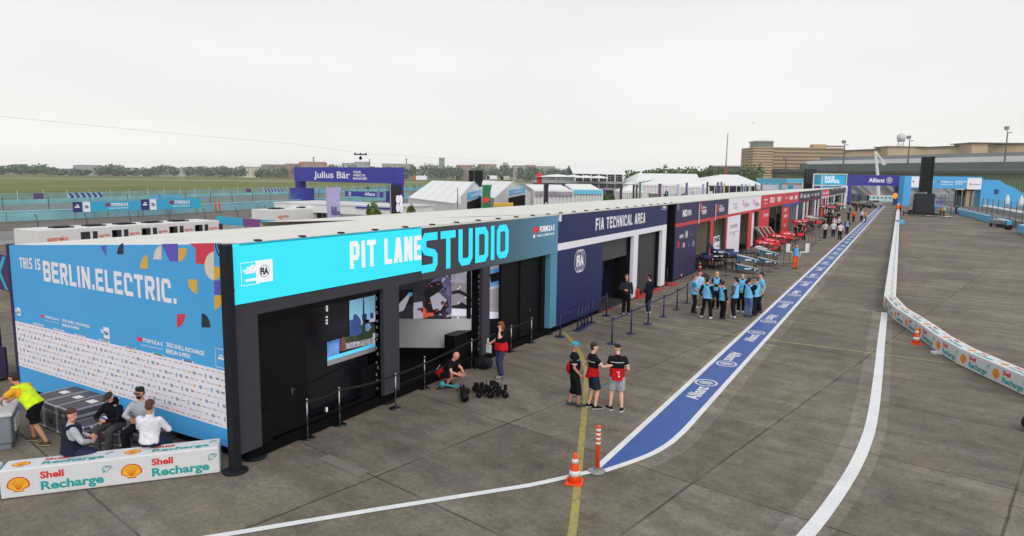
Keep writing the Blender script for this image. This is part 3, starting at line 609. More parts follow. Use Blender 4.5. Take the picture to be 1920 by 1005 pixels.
# straight in space: same heights at both ends
for k, (x, z) in enumerate(((-20.395, fy(27, 601, YB)[2]), (FX0 - .105, fy(428, 697, YB)[2]), (FX0 - .105, fy(430, 806, YB)[2]), (-20.395, fy(32, 684, YB)[2]))): white_band.v[k] = (x, YB - .003, z)
Bd(white_band, 'sponsor_band', M_WHITE)
zt0, zt1 = white_band.v[0][2], white_band.v[1][2]; zb0, zb1 = white_band.v[3][2], white_band.v[2][2]
LOG = [C('grey_soft', (168, 168, 182)), C('slate_print', (148, 156, 188)), C('ochre_soft', (230, 204, 146)), C('red_soft', (224, 140, 144)), C('soft_print', (198, 196, 208)), C('ink_soft', (140, 140, 156)), C('rose_soft', (208, 130, 140))]
mb = MB(); rr = random.Random(5); rows = 9
for r in range(rows):
    for c in range(48):
        fxx = (c + .5 * (r % 2) + rr.uniform(-.1, .1)) / 48; x = -20.33 + fxx * 8.8
        if x > FX0 - .25: continue
        t = (r + .5) / rows; zz = (zt0 + (zt1 - zt0) * fxx) * (1 - t) + (zb0 + (zb1 - zb0) * fxx) * t; kind = (c * 5 + r * 3) % 11; p = Vector((x, YB - .003, zz))
        if r in (0, rows - 1): mb.m = 6 if c % 3 else 4; rect2d(mb, p, Rb, Ub, .11, .022, .003); continue
        if kind == 0: mb.m = 2; rect2d(mb, p, Rb, Ub, .09, .05, .003); mb.m = 3; rect2d(mb, p, Rb, Ub, .08, .02, .005)
        elif kind == 3: mb.m = 5; rect2d(mb, p, Rb, Ub, .08, .045, .003); mb.m = 3; rect2d(mb, p + Rb * .05, Rb, Ub, .03, .045, .004)
        elif kind in (5, 9): mb.m = 1; disc2d(mb, p, Rb, Ub, .045, .018, 10, .003); rect2d(mb, p, Rb, Ub, .13, .02, .004)
        elif kind == 7: mb.m = 3; rect2d(mb, p - Rb * .03, Rb, Ub, .05, .05, .003); mb.m = 0; rect2d(mb, p + Rb * .04, Rb, Ub, .05, .02, .004)
        elif kind == 4: mb.m = 1; disc2d(mb, p + Ub * .02, Rb, Ub, .028, 0, 8, .003); rect2d(mb, p - Ub * .03, Rb, Ub, .04, .05, .004)
        else:
            mb.m = (0, 4, 4, 0, 4)[kind % 5]; w = rr.uniform(.1, .17)
            for q in range(4): rect2d(mb, p + Rb * (q - 1.5) * w / 4, Rb, Ub, w / 5.2, rr.uniform(.022, .036), .003)
Bd(mb, 'sponsor_logo', LOG)
# confetti of printed shapes
SH = [M_PURP, M_PBLK, M_YEL, M_CREAM, M_PRED, C('line_print', (28, 44, 96))]
mb = MB()
def ps(k, pts, lift=.003): mb.m = k; mb.poly([tuple(zb(*p) + Vector((0, -lift, 0))) for p in pts])
def arc(cx, cy, rx, ry, a0, a1, n=10, ctr=True): return ([(cx, cy)] if ctr else []) + [(cx + rx * math.cos(math.radians(a0 + (a1 - a0) * i / n)), cy - ry * math.sin(math.radians(a0 + (a1 - a0) * i / n))) for i in range(n + 1)]
def q4(k, cx, cy, rx, ry, a0, a1, l=.003): ps(k, arc(cx, cy, rx, ry, a0, a1)[::-1], l)
ps(0, [(590, 254), (626, 318), (626, 254)][::1]); q4(1, 728, 304, 38, 66, 90, 180); q4(2, 872, 388, 46, 80, 90, 180); q4(3, 952, 334, 48, 80, 90, 180)
ps(0, [(955, 243), (955, 250), (1000, 345), (1049, 348), (1049, 241)]); q4(2, 1052, 268, 50, 80, 270, 360)
ps(4, [(1118, 241), (1153, 270), (1153, 358), (1205, 364), (1262, 300), (1262, 237)]); q4(3, 1262, 372, 56, 84, 90, 270, .006); q4(2, 1262, 378, 50, 80, 270, 360, .006); ps(0, [(1262, 460), (1262, 540), (1314, 548), (1314, 455)]); q4(2, 1264, 545, 50, 84, 270, 360)
q4(2, 1162, 452, 54, 84, 180, 270); q4(4, 1042, 655, 50, 80, 270, 360); q4(1, 1188, 735, 52, 84, 0, 90)
for i, r in enumerate((30, 44, 58)): mb.m = 5; pts = arc(1325, 236, r, r * 1.7, 180, 262, 10, False) + arc(1325, 236, r - 7, (r - 7) * 1.7, 180, 262, 10, False)[::-1]; ps(5, pts, .005)
Bd(mb, 'printed_shape', SH)
mb = MB(); mw = MB()
def small(x0, y0, x1, y1, s, h, m=None, bold=.01):
    a, b = zb(x0, y0), zb(x1, y1); word(m or mb, s, a, b, Ub, h / 3.1417 / 128, bold)
def champ(x, y, s):
    small(x, y, x + 26 * s, y + 5 * s, 'ABB', 24 * s, mw, .06); small(x + 30 * s, y + 6 * s, x + 112 * s, y + 25 * s, 'FORMULA E', 24 * s, bold=.03); small(x + 18 * s, y + 22 * s, x + 112 * s, y + 42 * s, 'WORLD CHAMPIONSHIP', 9 * s)
    small(x + 128 * s, y + 26 * s, x + 290 * s, y + 66 * s, '2022 SHELL RECHARGE', 26 * s, bold=.03); small(x + 128 * s, y + 54 * s, x + 232 * s, y + 78 * s, 'BERLIN E-PRIX', 26 * s, bold=.03)
champ(238, 672, 1); champ(804, 810, 1.38)
for x, y in ((195, 708), (315, 740), (440, 774), (583, 804), (735, 846), (900, 886), (1075, 925)): [rect2d(mb, zb(x + 8 + 12 * i, y + 3 + 3 * i), Rb, Ub, .12, .04, .003) for i in range(5)]
for x, y, s in ((111, 642, .62), (628, 768, .8)):
    p = zb(x, y); rect2d(mb, p, Rb, Ub, .3 * s, .55 * s * .62, .003)
    for d in (0, .05): rect2d(mb, p - Rb * .24 * s + Ub * d, Rb, Ub, .12 * s, .03, .003)
p = zb(1304, 918)
for d in (-1, 1): rect2d(mb, p + Rb * d * .18, Rb, Ub, .012, .4, .003); rect2d(mb, p + Ub * d * .2, Rb, Ub, .36, .012, .003)
rect2d(mb, p, Rb, Ub, .2, .05, .003); rect2d(mb, p + Ub * .06, Rb, Ub, .12, .03, .003)
Bd(mb, 'lettering', M_WHITE); Bd(mw, 'logo', M_LOGOR)
mb = MB()
for x, y, s in ((111, 642, .62), (628, 768, .8)): p = zb(x, y); word(mb, 'FIA', p - Rb * .1 * s - Ub * .05, p + Rb * .1 * s - Ub * .05, Ub, .1 * s, .04, .006)
Bd(mb, 'logo', M_DEEP)
def wb(mb, name, m, par, smooth=False, label=None):
    """mesh in world coordinates, hung under a thing that stands unrotated at its base"""
    o = mb.build(name, m, par, smooth, label=label)
    r = par
    while r.parent is not None: r = r.parent
    if par is r: o.matrix_parent_inverse = Matrix.Translation(-Vector(r.location))
    return o
# ---------------------------------------------------------------- technical garage
tg = thing('technical_garage', 'navy garage with white lettering FIA TECHNICAL AREA and white door frames', 'building', (FX0, 23.45, 0))
wb(MB().box(FX0 - .14, FX0, 23.43, 37.25, 3.47, 4.6), 'fascia', M_NAVY, tg)
wb(MB().box(FX0 - .14, FX0, 23.43, 28.0, .22, 3.2), 'wall_panel', M_NAVY, tg)
wb(MB().box(FX0 - .15, FX0 + .012, 23.43, 37.22, 3.2, 3.47).box(FX0 - .15, FX0 + .012, 31.95, 32.6, .08, 3.197).box(FX0 - .15, FX0 + .012, 36.5, 37.22, .08, 3.197), 'white_frame', M_WHITE, tg)
mb = MB()
for i in range(11): z = 2.28 + i * .083; mb.box(FX0 - .34 - .006 * (i % 2), FX0 - .3, 28.02, 31.95, z, z + .08)
mb.box(FX0 - .36, FX0 - .28, 28.02, 31.95, 2.24, 2.3); wb(mb, 'shutter', M_SHUT, tg, label='half raised roller shutter')
mb = MB()
for i in range(37): z = .1 + i * .083; mb.box(FX0 - .34 - .006 * (i % 2), FX0 - .3, 32.6, 36.3, z, z + .08)
wb(mb, 'shutter', C('dark_shutter', (62, 59, 62), rough=.5), tg, label='closed dark roller shutter')
wb(MB().box(FX0 - .4, FX0 - .15, 36.3, 36.5, .1, 3.2).box(FX0 - .9, FX0 - .28, 31.8, 31.95, .1, 3.2), 'guide_rail', M_BLACK, tg)
wb(MB().box(FX0 - 7, FX0 - 6.9, 28, 37.2, .02, 3.3).box(FX0 - 7, FX0 - .3, 32.0, 32.1, .02, 3.3).box(FX0 - 7, FX0 - .15, 27.9, 28.0, .02, 3.3).box(FX0 - 7, FX0 - .2, 28, 37.2, 3.3, 3.36), 'lining', C('navy_lining', (20, 24, 56), rough=.7), tg)
wb(MB().box(FX0 - 1.6, FX0 - 1.55, 29.0, 31.9, .1, 3.2), 'partition', M_DEEP, tg)
mb = MB(); p = F(1135, 507, FX0 - 1.54); disc2d(mb, p, Rf, Uf, .5, .44, 28); word(mb, 'FIA', p - Rf * .38 - Uf * .2, p + Rf * .4 - Uf * .2, Uf, .42, .03); wb(mb, 'emblem', C('dim_print', (110, 110, 110)), tg)
p = F(1151, 544, FX0 - 1.54); wb(MB().box(FX0 - 1.545, FX0 - 1.52, p.y - .25, p.y + .25, p.z - .22, p.z + .22), 'notice', M_WHITE, tg)
wb(MB().box(FX0 - 7, FX0 - .05, 28, 37.2, .005, .03), 'floor', M_FLOOR, tg)
mb = MB(); a, b = F(1116.5, 431, FX0), F(1209.5, 418.5, FX0); a.z = b.z = (a.z + b.z) / 2; block(mb, 'FIA TECHNICAL AREA', a, b, Uf, .52, .2, .15); wb(mb, 'lettering', M_WHITE, tg)
mb = MB(); p = F(1087.5, 489, FX0)
for dx in (-.16, 0, .16): disc2d(mb, p + Rf * dx, Rf * .82, Uf, .47, .435, 28, .004 + dx * .01)
word(mb, 'FIA', p - Rf * .34 - Uf * .2, p + Rf * .36 - Uf * .2, Uf, .42, .05, .008); wb(mb, 'emblem', M_WHITE, tg)
abb(tg, FX0, 1240, 390.5, 1249.5, 389.5, .1, lambda m, n, mm, p_: wb(m, n, mm, p_))
mb = MB(); p = F(1050.5, 409, FX0); rect2d(mb, p, Rf, Uf, .2, .26); rect2d(mb, p - Rf * .2, Rf, Uf, .1, .2); wb(mb, 'logo', M_WHITE, tg)
wb(MB().box(FX0 - .2, FX0 - .12, 23.45, 28, .0, .2), 'plinth', M_BLK2, tg)
o = roof(tg, 23.45, 38.85, -28, 3.575); o.matrix_parent_inverse = Matrix.Translation(-Vector(tg.location)); o = roof_edge(tg, 23.5, 38.8); o.matrix_parent_inverse = Matrix.Translation(-Vector(tg.location))
wb(MB().box(FX0 - .5, FX0 - .42, 37.22, 38.88, .02, 4.58).box(FX0 - .42, FX0 - .02, 38.84, 38.9, .02, 4.58), 'gap_panel', M_BLACK, tg)
def carpet(y0, y1, x0, x1, i):
    o = MB().box(x0, x1, y0, y1, .006, .022).build('carpet_tile', M_CARPET); return tag(o, i, 'mat', 'red floor mats at the technical garage')
carpet(28.15, 29.5, FX0 - 1.0, FX0 + .05, 'faded red floor mat beside the navy wall panel at the open shutter')
carpet(30.2, 31.3, FX0 - .9, FX0 - .2, 'small red floor mat lying in the middle of the open garage doorway')
carpet(32.7, 36.6, FX0 - .2, FX0 + .3, 'long red floor mat in front of the closed dark shutter')
carpet(37.3, 38.6, FX0 - .3, FX0 + .5, 'red floor mat before the black gap left of the indigo garage')
# ---------------------------------------------------------------- team garages
def garage(name, label, y0, y1, fas, band, piers, pillars, xr=-28, zr=3.575, open_to=None, back=None, zband=(3.2, 3.4), signs=()):
    g = thing(name, label, 'building', (FX0, y0, 0), group='team garages along the pit lane'); z0, z1 = zband
    wb(MB().box(FX0 - .14, FX0, y0 + .02, y1 - .02, z1, 4.6), 'fascia', fas, g)
    wb(MB().box(FX0 - .15, FX0 + .012, y0 + .02, y1 - .02, z0, z1), 'fascia_band', band, g)
    for a, b, m in piers: wb(MB().box(FX0 - .13, FX0, a, b, .1, z0 - .003), 'pier', m, g)
    for a, b, m in pillars: wb(MB().box(FX0 - .07, FX0 + .005, a, b, .05, z0 - .003), 'pillar', m, g)
    bk = back or M_BEIGE
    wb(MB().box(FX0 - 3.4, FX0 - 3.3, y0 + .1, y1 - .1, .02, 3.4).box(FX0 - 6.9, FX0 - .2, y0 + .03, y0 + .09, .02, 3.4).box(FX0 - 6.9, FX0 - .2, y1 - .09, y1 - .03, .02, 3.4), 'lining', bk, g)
    wb(MB().box(FX0 - 7, FX0 - .02, y0 + .1, y1 - .1, .004, .03), 'floor', M_FLOOR, g)
    wb(MB().box(FX0 - 3.28, FX0 - 2.75, y0 + .2, y1 - .2, .04, 1.1).box(FX0 - 3.28, FX0 - 3.1, y0 + .2, y1 - .2, 1.1, 1.5), 'workbench', C('bench_dark', (64, 66, 72), noise=.5, scale=1.2), g)
    o = roof(g, y0, y1, xr, zr); o.matrix_parent_inverse = Matrix.Translation(-Vector(g.location)); return g
def gear(g, y0, y1, seed, dark=M_BLACK):
    """workbench, racks and screens standing in a garage, seen as a dark jumble from the lane"""
    rr = random.Random(seed); mb = MB(); y = y0
    while y < y1 - .4:
        w = rr.uniform(.5, 1.3); h = rr.choice((.9, 1.0, 1.5, 1.9)); x = FX0 - rr.uniform(1.0, 2.6); mb.box(x - .6, x, y, min(y + w, y1), .04, h)
        if h < 1.2: mb.box(x - .35, x - .3, y + .1, y + w * .7, h + .03, h + .4)
        y += w + rr.uniform(.1, .8)
    wb(mb, 'equipment', dark, g)
def words(g, items, m, name='lettering', X=FX0):
    mb = MB()
    for s, u0, v0, u1, v1, h, *r in items:
        a, b = F(u0, v0, X), F(u1, v1, X); a.z = b.z = (a.z + b.z) / 2
        if s: word(mb, s, a, b, Uf, h, r[0] if r else .03)
        else:      # lettering too small to read in the photograph: broken strokes
            d = (b - a) / 5
            for i in range(5): rect2d(mb, a + d * (i + .4) + Uf * h * .5, Rf, Uf, d.length * .62, h * (.9, .7, .95, .6, .85)[i])
    return wb(mb, name, m, g)
DK = C('pillar_black', (22, 22, 26))
ng = garage('team_garage', 'indigo garage with red band, white NIO 333 lettering and a white NIO panel inside', 38.95, 52.4, M_INDIGO, M_REDB, [(38.97, 43.7, M_INDIGO)], [(47.28, 48.08, M_REDB), (46.73, 47.26, DK), (51.92, 52.38, M_REDB), (51.25, 51.9, DK)])
za = lambda x, y: (1240 + x / 5.583, 340 + y / 5.583)
words(ng, [('NIO', *za(222, 370), *za(272, 358), .36, .06), ('333', *za(278, 335), *za(312, 327), .18, .05), ('RACING', *za(276, 358), *za(314, 350), .14, .03), ('Oliver', *za(424, 292), *za(470, 278), .16, .02), ('TURVEY', *za(424, 348), *za(474, 335), .26, .05), ('Dan', *za(612, 268), *za(640, 260), .14, .02), ('TICKTUM', *za(605, 318), *za(655, 308), .26, .05), ('', *za(250, 600), *za(275, 592), .5, .03), ('', *za(190, 600), *za(232, 592), .24, .08), ('', *za(224, 700), *za(243, 695), .36, .1)], M_WHITE)
mb = MB()
for x, y, w, h in ((312, 555, .28, .12), (288, 672, .3, .08)): rect2d(mb, F(*za(x, y)), Rf, Uf, w, h)
disc2d(mb, F(*za(335, 648)), Rf, Uf, .2); rect2d(mb, F(*za(176, 270)), Rf, Uf, .32, .36); wb(mb, 'logo', M_GREYT, ng)
words(ng, [('3', *za(412, 318), *za(424, 310), .5, .08), ('33', *za(585, 318), *za(602, 312), .42, .08), ('', *za(165, 712), *za(190, 705), .5, .05)], M_LOGOR, 'logo')
mb = MB()
for x, y0_, y1_ in ((392, 228, 445), (565, 232, 408)):
    a, b = F(*za(x, y0_)), F(*za(x, y1_)); mb.obox((FX0 + .06, a.y, (a.z + b.z) / 2), (.05, .12, a.z - b.z)); 
wb(mb, 'hanging_lamp', C('lamp_lilac', (196, 190, 206)), ng)
p0, p1 = F(*za(545, 735), FX0 - .24), F(*za(645, 555), FX0 - .24); pn = wb(MB().box(FX0 - .29, FX0 - .24, p0.y, p1.y, .1, p1.z), 'sign_panel', M_WHITE, ng)
mb = MB(); a, b = F(*za(556, 640), FX0 - .24), F(*za(626, 640), FX0 - .24); b.z = a.z; word(mb, 'NIO', a, b, Uf, .34, .05); rect2d(mb, a.lerp(b, .5) - Uf * .35, Rf, Uf, 1.1, .06); rect2d(mb, a.lerp(b, .5) - Uf * .6, Rf, Uf, .5, .05); mb.build('lettering', M_PBLK, pn)
gear(ng, 43.9, 46.5, 1); wb(MB().box(FX0 - 2.6, FX0 - 2.52, 43.8, 46.6, 1.2, 2.15), 'screen', C('grey_screen', (104, 116, 124), rough=.2), ng)
wb(MB().box(FX0 - 2.5, FX0 - 2.4, 44, 46.4, .5, 1.1).box(FX0 - 2.7, FX0 - 2.2, 43.8, 46.6, 1.12, 1.18), 'bench', C('pale_bench', (168, 168, 160)), ng)
wg = garage('team_garage', 'white fascia garage with coral band and tall white printed pier', 52.45, 65.65, M_WHITE, M_REDB, [(52.5, 57.0, M_WHITE), (65.0, 65.63, M_RED)], [(60.43, 61.84, M_REDB), (64.1, 64.98, DK)])
words(wg, [('DS', *za(765, 290), *za(795, 283), .2, .03), ('', *za(752, 250), *za(804, 240), .1, .02), ('A.F.', *za(872, 235), *za(890, 228), .16, .02), ('D.COSTA', *za(866, 270), *za(918, 258), .24, .04), ('J.E.', *za(985, 230), *za(1005, 222), .16, .02), ('VERGNE', *za(980, 262), *za(1022, 252), .24, .04), ('', *za(722, 495), *za(800, 478), .3, .02), ('', *za(716, 550), *za(806, 530), .12, .02), ('', *za(748, 570), *za(772, 566), .16, .02)], M_GREYT)
words(wg, [('13', *za(852, 250), *za(862, 246), .4, .06), ('25', *za(962, 240), *za(975, 235), .4, .06)], M_LOGOR, 'logo')
wb(MB().box(FX0 - .25, FX0 - .2, 61.95, 63.9, .1, 3.1), 'sign_panel', M_WHITE, wg); wb(MB().box(FX0 - 1.5, FX0 - .5, 58, 59.6, .04, 1.15).box(FX0 - 2.6, FX0 - 2.5, 58.5, 59.5, 1.7, 2.4), 'equipment', M_BLACK, wg)
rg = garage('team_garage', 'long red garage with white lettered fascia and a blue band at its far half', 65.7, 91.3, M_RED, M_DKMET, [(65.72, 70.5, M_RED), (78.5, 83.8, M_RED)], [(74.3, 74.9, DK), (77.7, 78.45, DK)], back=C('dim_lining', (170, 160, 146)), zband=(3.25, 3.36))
zc = lambda x, y: (1400 + x / 7.18, 330 + y / 7.18)
wb(MB().box(FX0 + .014, FX0 + .03, 79, 91.2, 3.02, 3.36), 'blue_band', C('blue_vinyl', (62, 66, 156)), rg)
words(rg, [('Mahindra', *zc(232, 335), *zc(285, 326), .18, .03), ('RACING', *zc(236, 380), *zc(275, 374), .12, .02), ('Oliver', *zc(315, 318), *zc(380, 305), .2, .04), ('ROWLAND', *zc(315, 362), *zc(375, 350), .28, .06), ('Alexander', *zc(412, 305), *zc(470, 294), .2, .04), ('SIMS', *zc(415, 345), *zc(458, 336), .3, .06), ('', *zc(520, 310), *zc(552, 304), .16, .02), ('ROWLAND', *zc(578, 318), *zc(620, 308), .34, .08), ('SIMS', *zc(648, 312), *zc(680, 304), .4, .08), ('', *zc(232, 555), *zc(250, 552), .4, .05), ('', *zc(258, 552), *zc(288, 545), .34, .06), ('', *zc(500, 560), *zc(545, 550), .3, .03), ('', *zc(510, 485), *zc(535, 480), .4, .06), ('', *zc(500, 690), *zc(520, 685), .4, .06)], M_WHITE)
gear(rg, 70.4, 78, 2, C('red_black_kit', (62, 20, 24))); gear(rg, 84, 91, 3)
for y, m in ((85.2, M_ALU), (87.6, C('steel_blue', (120, 134, 160))), (90.6, M_WHITE)): wb(MB().box(FX0 - .16, FX0 + .004, y, y + .45, .05, 3.24), 'pillar', m, rg)
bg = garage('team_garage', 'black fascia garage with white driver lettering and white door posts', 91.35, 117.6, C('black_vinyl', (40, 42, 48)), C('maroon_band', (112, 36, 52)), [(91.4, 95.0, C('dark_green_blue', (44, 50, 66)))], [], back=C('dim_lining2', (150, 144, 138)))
for y, m in ((97.0, M_WHITE), (100.6, M_CREAM), (103.3, C('maroon_post', (96, 40, 50))), (106.5, M_ALU), (109.8, M_WHITE), (114.2, M_WHITE)): wb(MB().box(FX0 - .16, FX0 + .004, y, y + .7, .05, 3.18), 'pillar', m, bg)
words(bg, [('', *zc(724, 305), *zc(748, 300), .7, .1), ('', *zc(768, 280), *zc(800, 274), .3, .06), ('', *zc(768, 300), *zc(806, 293), .3, .06), ('', *zc(818, 270), *zc(840, 266), .3, .06), ('', *zc(818, 292), *zc(852, 286), .3, .06), ('', *zc(872, 270), *zc(895, 266), .3, .06), ('', *zc(915, 275), *zc(938, 271), .5, .06), ('', *zc(952, 268), *zc(975, 264), .5, .06)], M_WHITE); gear(bg, 95.2, 117, 4)
wb(MB().box(FX0 + .014, FX0 + .1, 116.5, 117.5, 2.2, 4.6), 'banner', C('pale_blue_banner', (126, 170, 206)), bg)
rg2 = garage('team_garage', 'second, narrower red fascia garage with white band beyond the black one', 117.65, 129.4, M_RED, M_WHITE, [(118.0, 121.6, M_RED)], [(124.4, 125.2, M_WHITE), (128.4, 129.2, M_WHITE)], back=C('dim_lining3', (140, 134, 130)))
words(rg2, [('', *zc(1030, 258), *zc(1052, 254), .5, .06), ('', *zc(1060, 250), *zc(1080, 246), .5, .08), ('', *zc(1086, 246), *zc(1108, 242), .5, .08)], M_WHITE); gear(rg2, 122, 129, 5)
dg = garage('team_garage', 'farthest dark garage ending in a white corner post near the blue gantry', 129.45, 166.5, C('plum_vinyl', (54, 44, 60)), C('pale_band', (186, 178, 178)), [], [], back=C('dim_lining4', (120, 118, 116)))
for y, m in ((131.0, DK), (134.8, M_ALU), (140.0, M_WHITE), (146.5, DK), (152, C('lining_grey', (120, 124, 122))), (158, M_WHITE), (165.2, M_WHITE)): wb(MB().box(FX0 - .16, FX0 + .006, y, y + 1.0, .05, 3.18), 'pillar', m, dg)
words(dg, [('', 1559.5, 357.4, 1564, 357, .5, .06), ('', 1568, 356.6, 1572.5, 356.2, .5, .06), ('', 1576, 356, 1580, 355.6, .5, .06)], C('dusty_rose', (190, 140, 150))); gear(dg, 130, 165, 6)
wb(MB().box(FX0 - .1, FX0 + .25, 166.5, 167.1, .02, 4.62).box(FX0 - 1.0, FX0 + .3, 167.1, 167.3, 2.6, 4.8), 'corner_post', M_WHITE, dg)
# ================================================================ people
def remesh(mb, vox, sm=2):
    me = mb.mesh('tmp', []); ob = bpy.data.objects.new('tmp', me); COL.objects.link(ob)
    r = ob.modifiers.new('r', 'REMESH'); r.mode = 'VOXEL'; r.voxel_size = vox
    s = ob.modifiers.new('s', 'SMOOTH'); s.factor = .5; s.iterations = sm
    dg = bpy.context.evaluated_depsgraph_get(); me2 = bpy.data.meshes.new_from_object(ob.evaluated_get(dg))
    bpy.data.objects.remove(ob); bpy.data.meshes.remove(me); me2.polygons.foreach_set('use_smooth', [True] * len(me2.polygons)); return me2
def add_mesh(name, me, m, parent=None, label=None):
    me.materials.clear(); me.materials.append(m); o = bpy.data.objects.new(name, me); COL.objects.link(o)
    if parent is not None: o.parent = parent
    if label: o['label'] = label
    return o
V3 = Vector
def ik(a, c, l1, l2, pole):
    a, c = V3(a), V3(c); d = c - a; L = min(d.length, (l1 + l2) * .995); d.normalize(); c = a + d * L
    x = (l1 * l1 - l2 * l2 + L * L) / (2 * L); h = math.sqrt(max(l1 * l1 - x * x, 0)); p = V3(pole); p = (p - d * p.dot(d)).normalized()
    return a + d * x + p * h, c
def hand(mb, w, d, side, curl=.5):
    """palm, four fingers of unequal length and a thumb from the side of the palm"""
    d = V3(d).normalized(); a = V3((side, 0, 0)); a = a - d * a.dot(d); a = (a if a.length > .1 else V3((0, 1, 0)) - d * d.y).normalized(); f = d.cross(a).normalized() * side
    w = V3(w); mb.tube([w - d * .02, w + d * .03, w + d * .085], [(.026, .02), (.04, .02), (.042, .016)], 8, hint=f)
    for i, (off, L) in enumerate(((-.033, .066), (-.011, .078), (.011, .072), (.032, .056))):
        p = w + d * .08 + f * off; b = a * -1 * curl
        mb.tube([p, p + d * L * .45 + b * L * .12, p + d * L * .8 + b * L * .45, p + d * L * .9 + b * L * .75], [.0105, .01, .009, .007], 6)
    p = w + d * .025 + f * -.03; mb.tube([p, p + f * -.025 + d * .03, p + f * -.03 + d * .062 - a * .015], [.013, .011, .008], 6)
SKIN = {'fair': mat('skin_fair', (226, 172, 148), .6, noise=.05, scale=14), 'tan': mat('skin_tan', (190, 134, 106), .6, noise=.05, scale=14), 'pink': mat('skin_pink', (224, 156, 136), .6, noise=.05, scale=14)}
M_EYE = mat('eye_dark', (40, 30, 28), .3)
def person(label, loc, face, h=1.76, pelvis=(0, 0, .95), chest=None, wr=None, wl=None, pr=(.5, -1, -.2), pl=(-.5, -1, -.2), ar=(.11, 0, .085), al=(-.11, 0, .085), kr=(0, 1, 0), kl=(0, 1, 0), head=(0, 0), skin='fair',
           top=None, sleeve='short', vest=None, band=None, waist=None, legs=None, leglen='long', shoe=(60, 60, 62), shoe2=None, hair=(60, 44, 34), hairstyle='short', near=True, wide=1.0, toes=(0, 0), group=None, curl=.5, belly=0, hood=None, ws=1.0):
    """one figure: a continuous skin body; clothes, hair and shoes are its children. face: compass heading in degrees, 0 = down the lane, 90 = right"""
    vox = .0135 if near else .022; pv = V3(pelvis); ch = V3(chest) if chest else pv + V3((0, -.01, .47))
    sp = (ch - pv).normalized(); X = V3((1, 0, 0)); fw = sp.cross(X) * -1; fw = X.cross(sp) * -1 if fw.length < .1 else fw; fw = sp.cross(X).normalized(); fw = fw if fw.y > 0 or sp.z < .3 else -fw
    nk = ch + sp * .06; hy, hp = math.radians(head[0]), math.radians(head[1])
    sh = {1: ch + X * .172 * wide - sp * .042, -1: ch - X * .172 * wide - sp * .042}; hip = {1: pv + X * .088 - sp * .02, -1: pv - X * .088 - sp * .02}
    W = {1: V3(wr) if wr else V3((.25, .04, .88)) + (ch - V3((0, -.01, 1.42))), -1: V3(wl) if wl else V3((-.25, .04, .88)) + (ch - V3((0, -.01, 1.42)))}
    E = {}
    for s, p in ((1, pr), (-1, pl)): E[s], W[s] = ik(sh[s], W[s], .285, .26, p)
    A = {1: V3(ar), -1: V3(al)}; K = {}
    for s, p in ((1, kr), (-1, kl)): K[s], A[s] = ik(hip[s], A[s], .435, .425, p)
    # head
    hn = (sp * .55 + V3((0, 0, .45))).normalized(); up = hn; Mh = Matrix.Rotation(-hy, 3, 'Z') @ Matrix.Rotation(-hp, 3, 'X')
    hc = nk + hn * .155 + (Mh @ V3((0, .03, 0))); T = lambda q: hc + Mh @ V3(q)
    def torso(mb, g=0, lo=-.12, hi=1.0, armless=False):
        prof = [(-.10, .150, .105), (0, .166, .118), (.12, .160, .112), (.24, .148 + belly * .1, .105 + belly * .5), (.36, .160 + belly * .05, .110 + belly * .4), (.47, .175, .118 + belly * .1), (.60, .186, .124), (.76, .192, .122), (.9, .178, .108), (.98, .135, .085), (1.06, .07, .065)]
        L = (ch - pv).length; pts = []; rad = []
        for t, a, b in prof:
            if lo <= t <= hi: bow = math.sin(PI * max(0, min(1, t))) * .0; pts.append(pv + sp * (t * L) + fw * (.012 * math.sin(PI * max(0, t)) + belly * .3 * math.exp(-((t - .36) / .2) ** 2) + bow)); rad.append((a * wide + g, b + g))
        mb.tube(pts, rad, 16, hint=X)
    def arm(mb, s, g=0, t1=2.0, t0=0):
        p = [sh[s], sh[s].lerp(E[s], .35), E[s], E[s].lerp(W[s], .4), W[s]]; r = [.055 * wide, .05 * wide, .04, .039, .027]
        if t1 < 1: p = [p[0], sh[s].lerp(E[s], t1 * .5), sh[s].lerp(E[s], t1)]; r = [.056 * wide, .055 * wide, .052 * wide]
        elif t1 < 2: p[-1] = E[s].lerp(W[s], t1 - 1); 
        mb.tube(p, [q + g for q in r], 10); mb.ell(sh[s], .05 * wide + g * .8, 10, 7)
        if t1 >= 1: mb.ell(E[s], .041 + g, 8, 6)
    def leg(mb, s, g=0, t1=2.0, taper=1.0):
        k, a = K[s], A[s]; p = [hip[s], hip[s].lerp(k, .3), hip[s].lerp(k, .75), k, k.lerp(a, .3), k.lerp(a, .75), a]; r = [.088, .086, .066, .056, .056, .042, .036]
        if t1 <= 1: p = [hip[s], hip[s].lerp(k, .4), hip[s].lerp(k, t1)]; r = [.09, .092, .088]
        elif t1 < 2: p = p[:4] + [k.lerp(a, (t1 - 1) * .5), k.lerp(a, t1 - 1)]; r = [.09, .09, .078, .07, .068, .066]
        elif g > 0: r = [.09, .09, .074, .066, .064, .058, .056]
        mb.tube(p, [q + g for q in r], 10); mb.ell(hip[s], .09 + g, 10, 7)
        if t1 > 1: mb.ell(k, .057 + g, 8, 6)
    b = MB(); torso(b)
    for s in (1, -1): arm(b, s); leg(b, s)
    b.tube([ch + sp * .0, nk + sp * .02, hc - hn * .05], [.062, .055, .052], 10)
    b.ell(hc + hn * .02, (.074, .094, .105), 14, 10, Mh.to_4x4()); b.ell(T((0, .03, -.065)), (.052, .056, .052), 10, 8, Mh.to_4x4())
    b.tube([T((0, .085, .02)), T((0, .108, -.022)), T((0, .088, -.032))], [.009, .017, .012], 6)
    for s in (1, -1): b.ell(T((s * .077, -.005, -.005)), (.012, .02, .03), 8, 6, Mh.to_4x4())
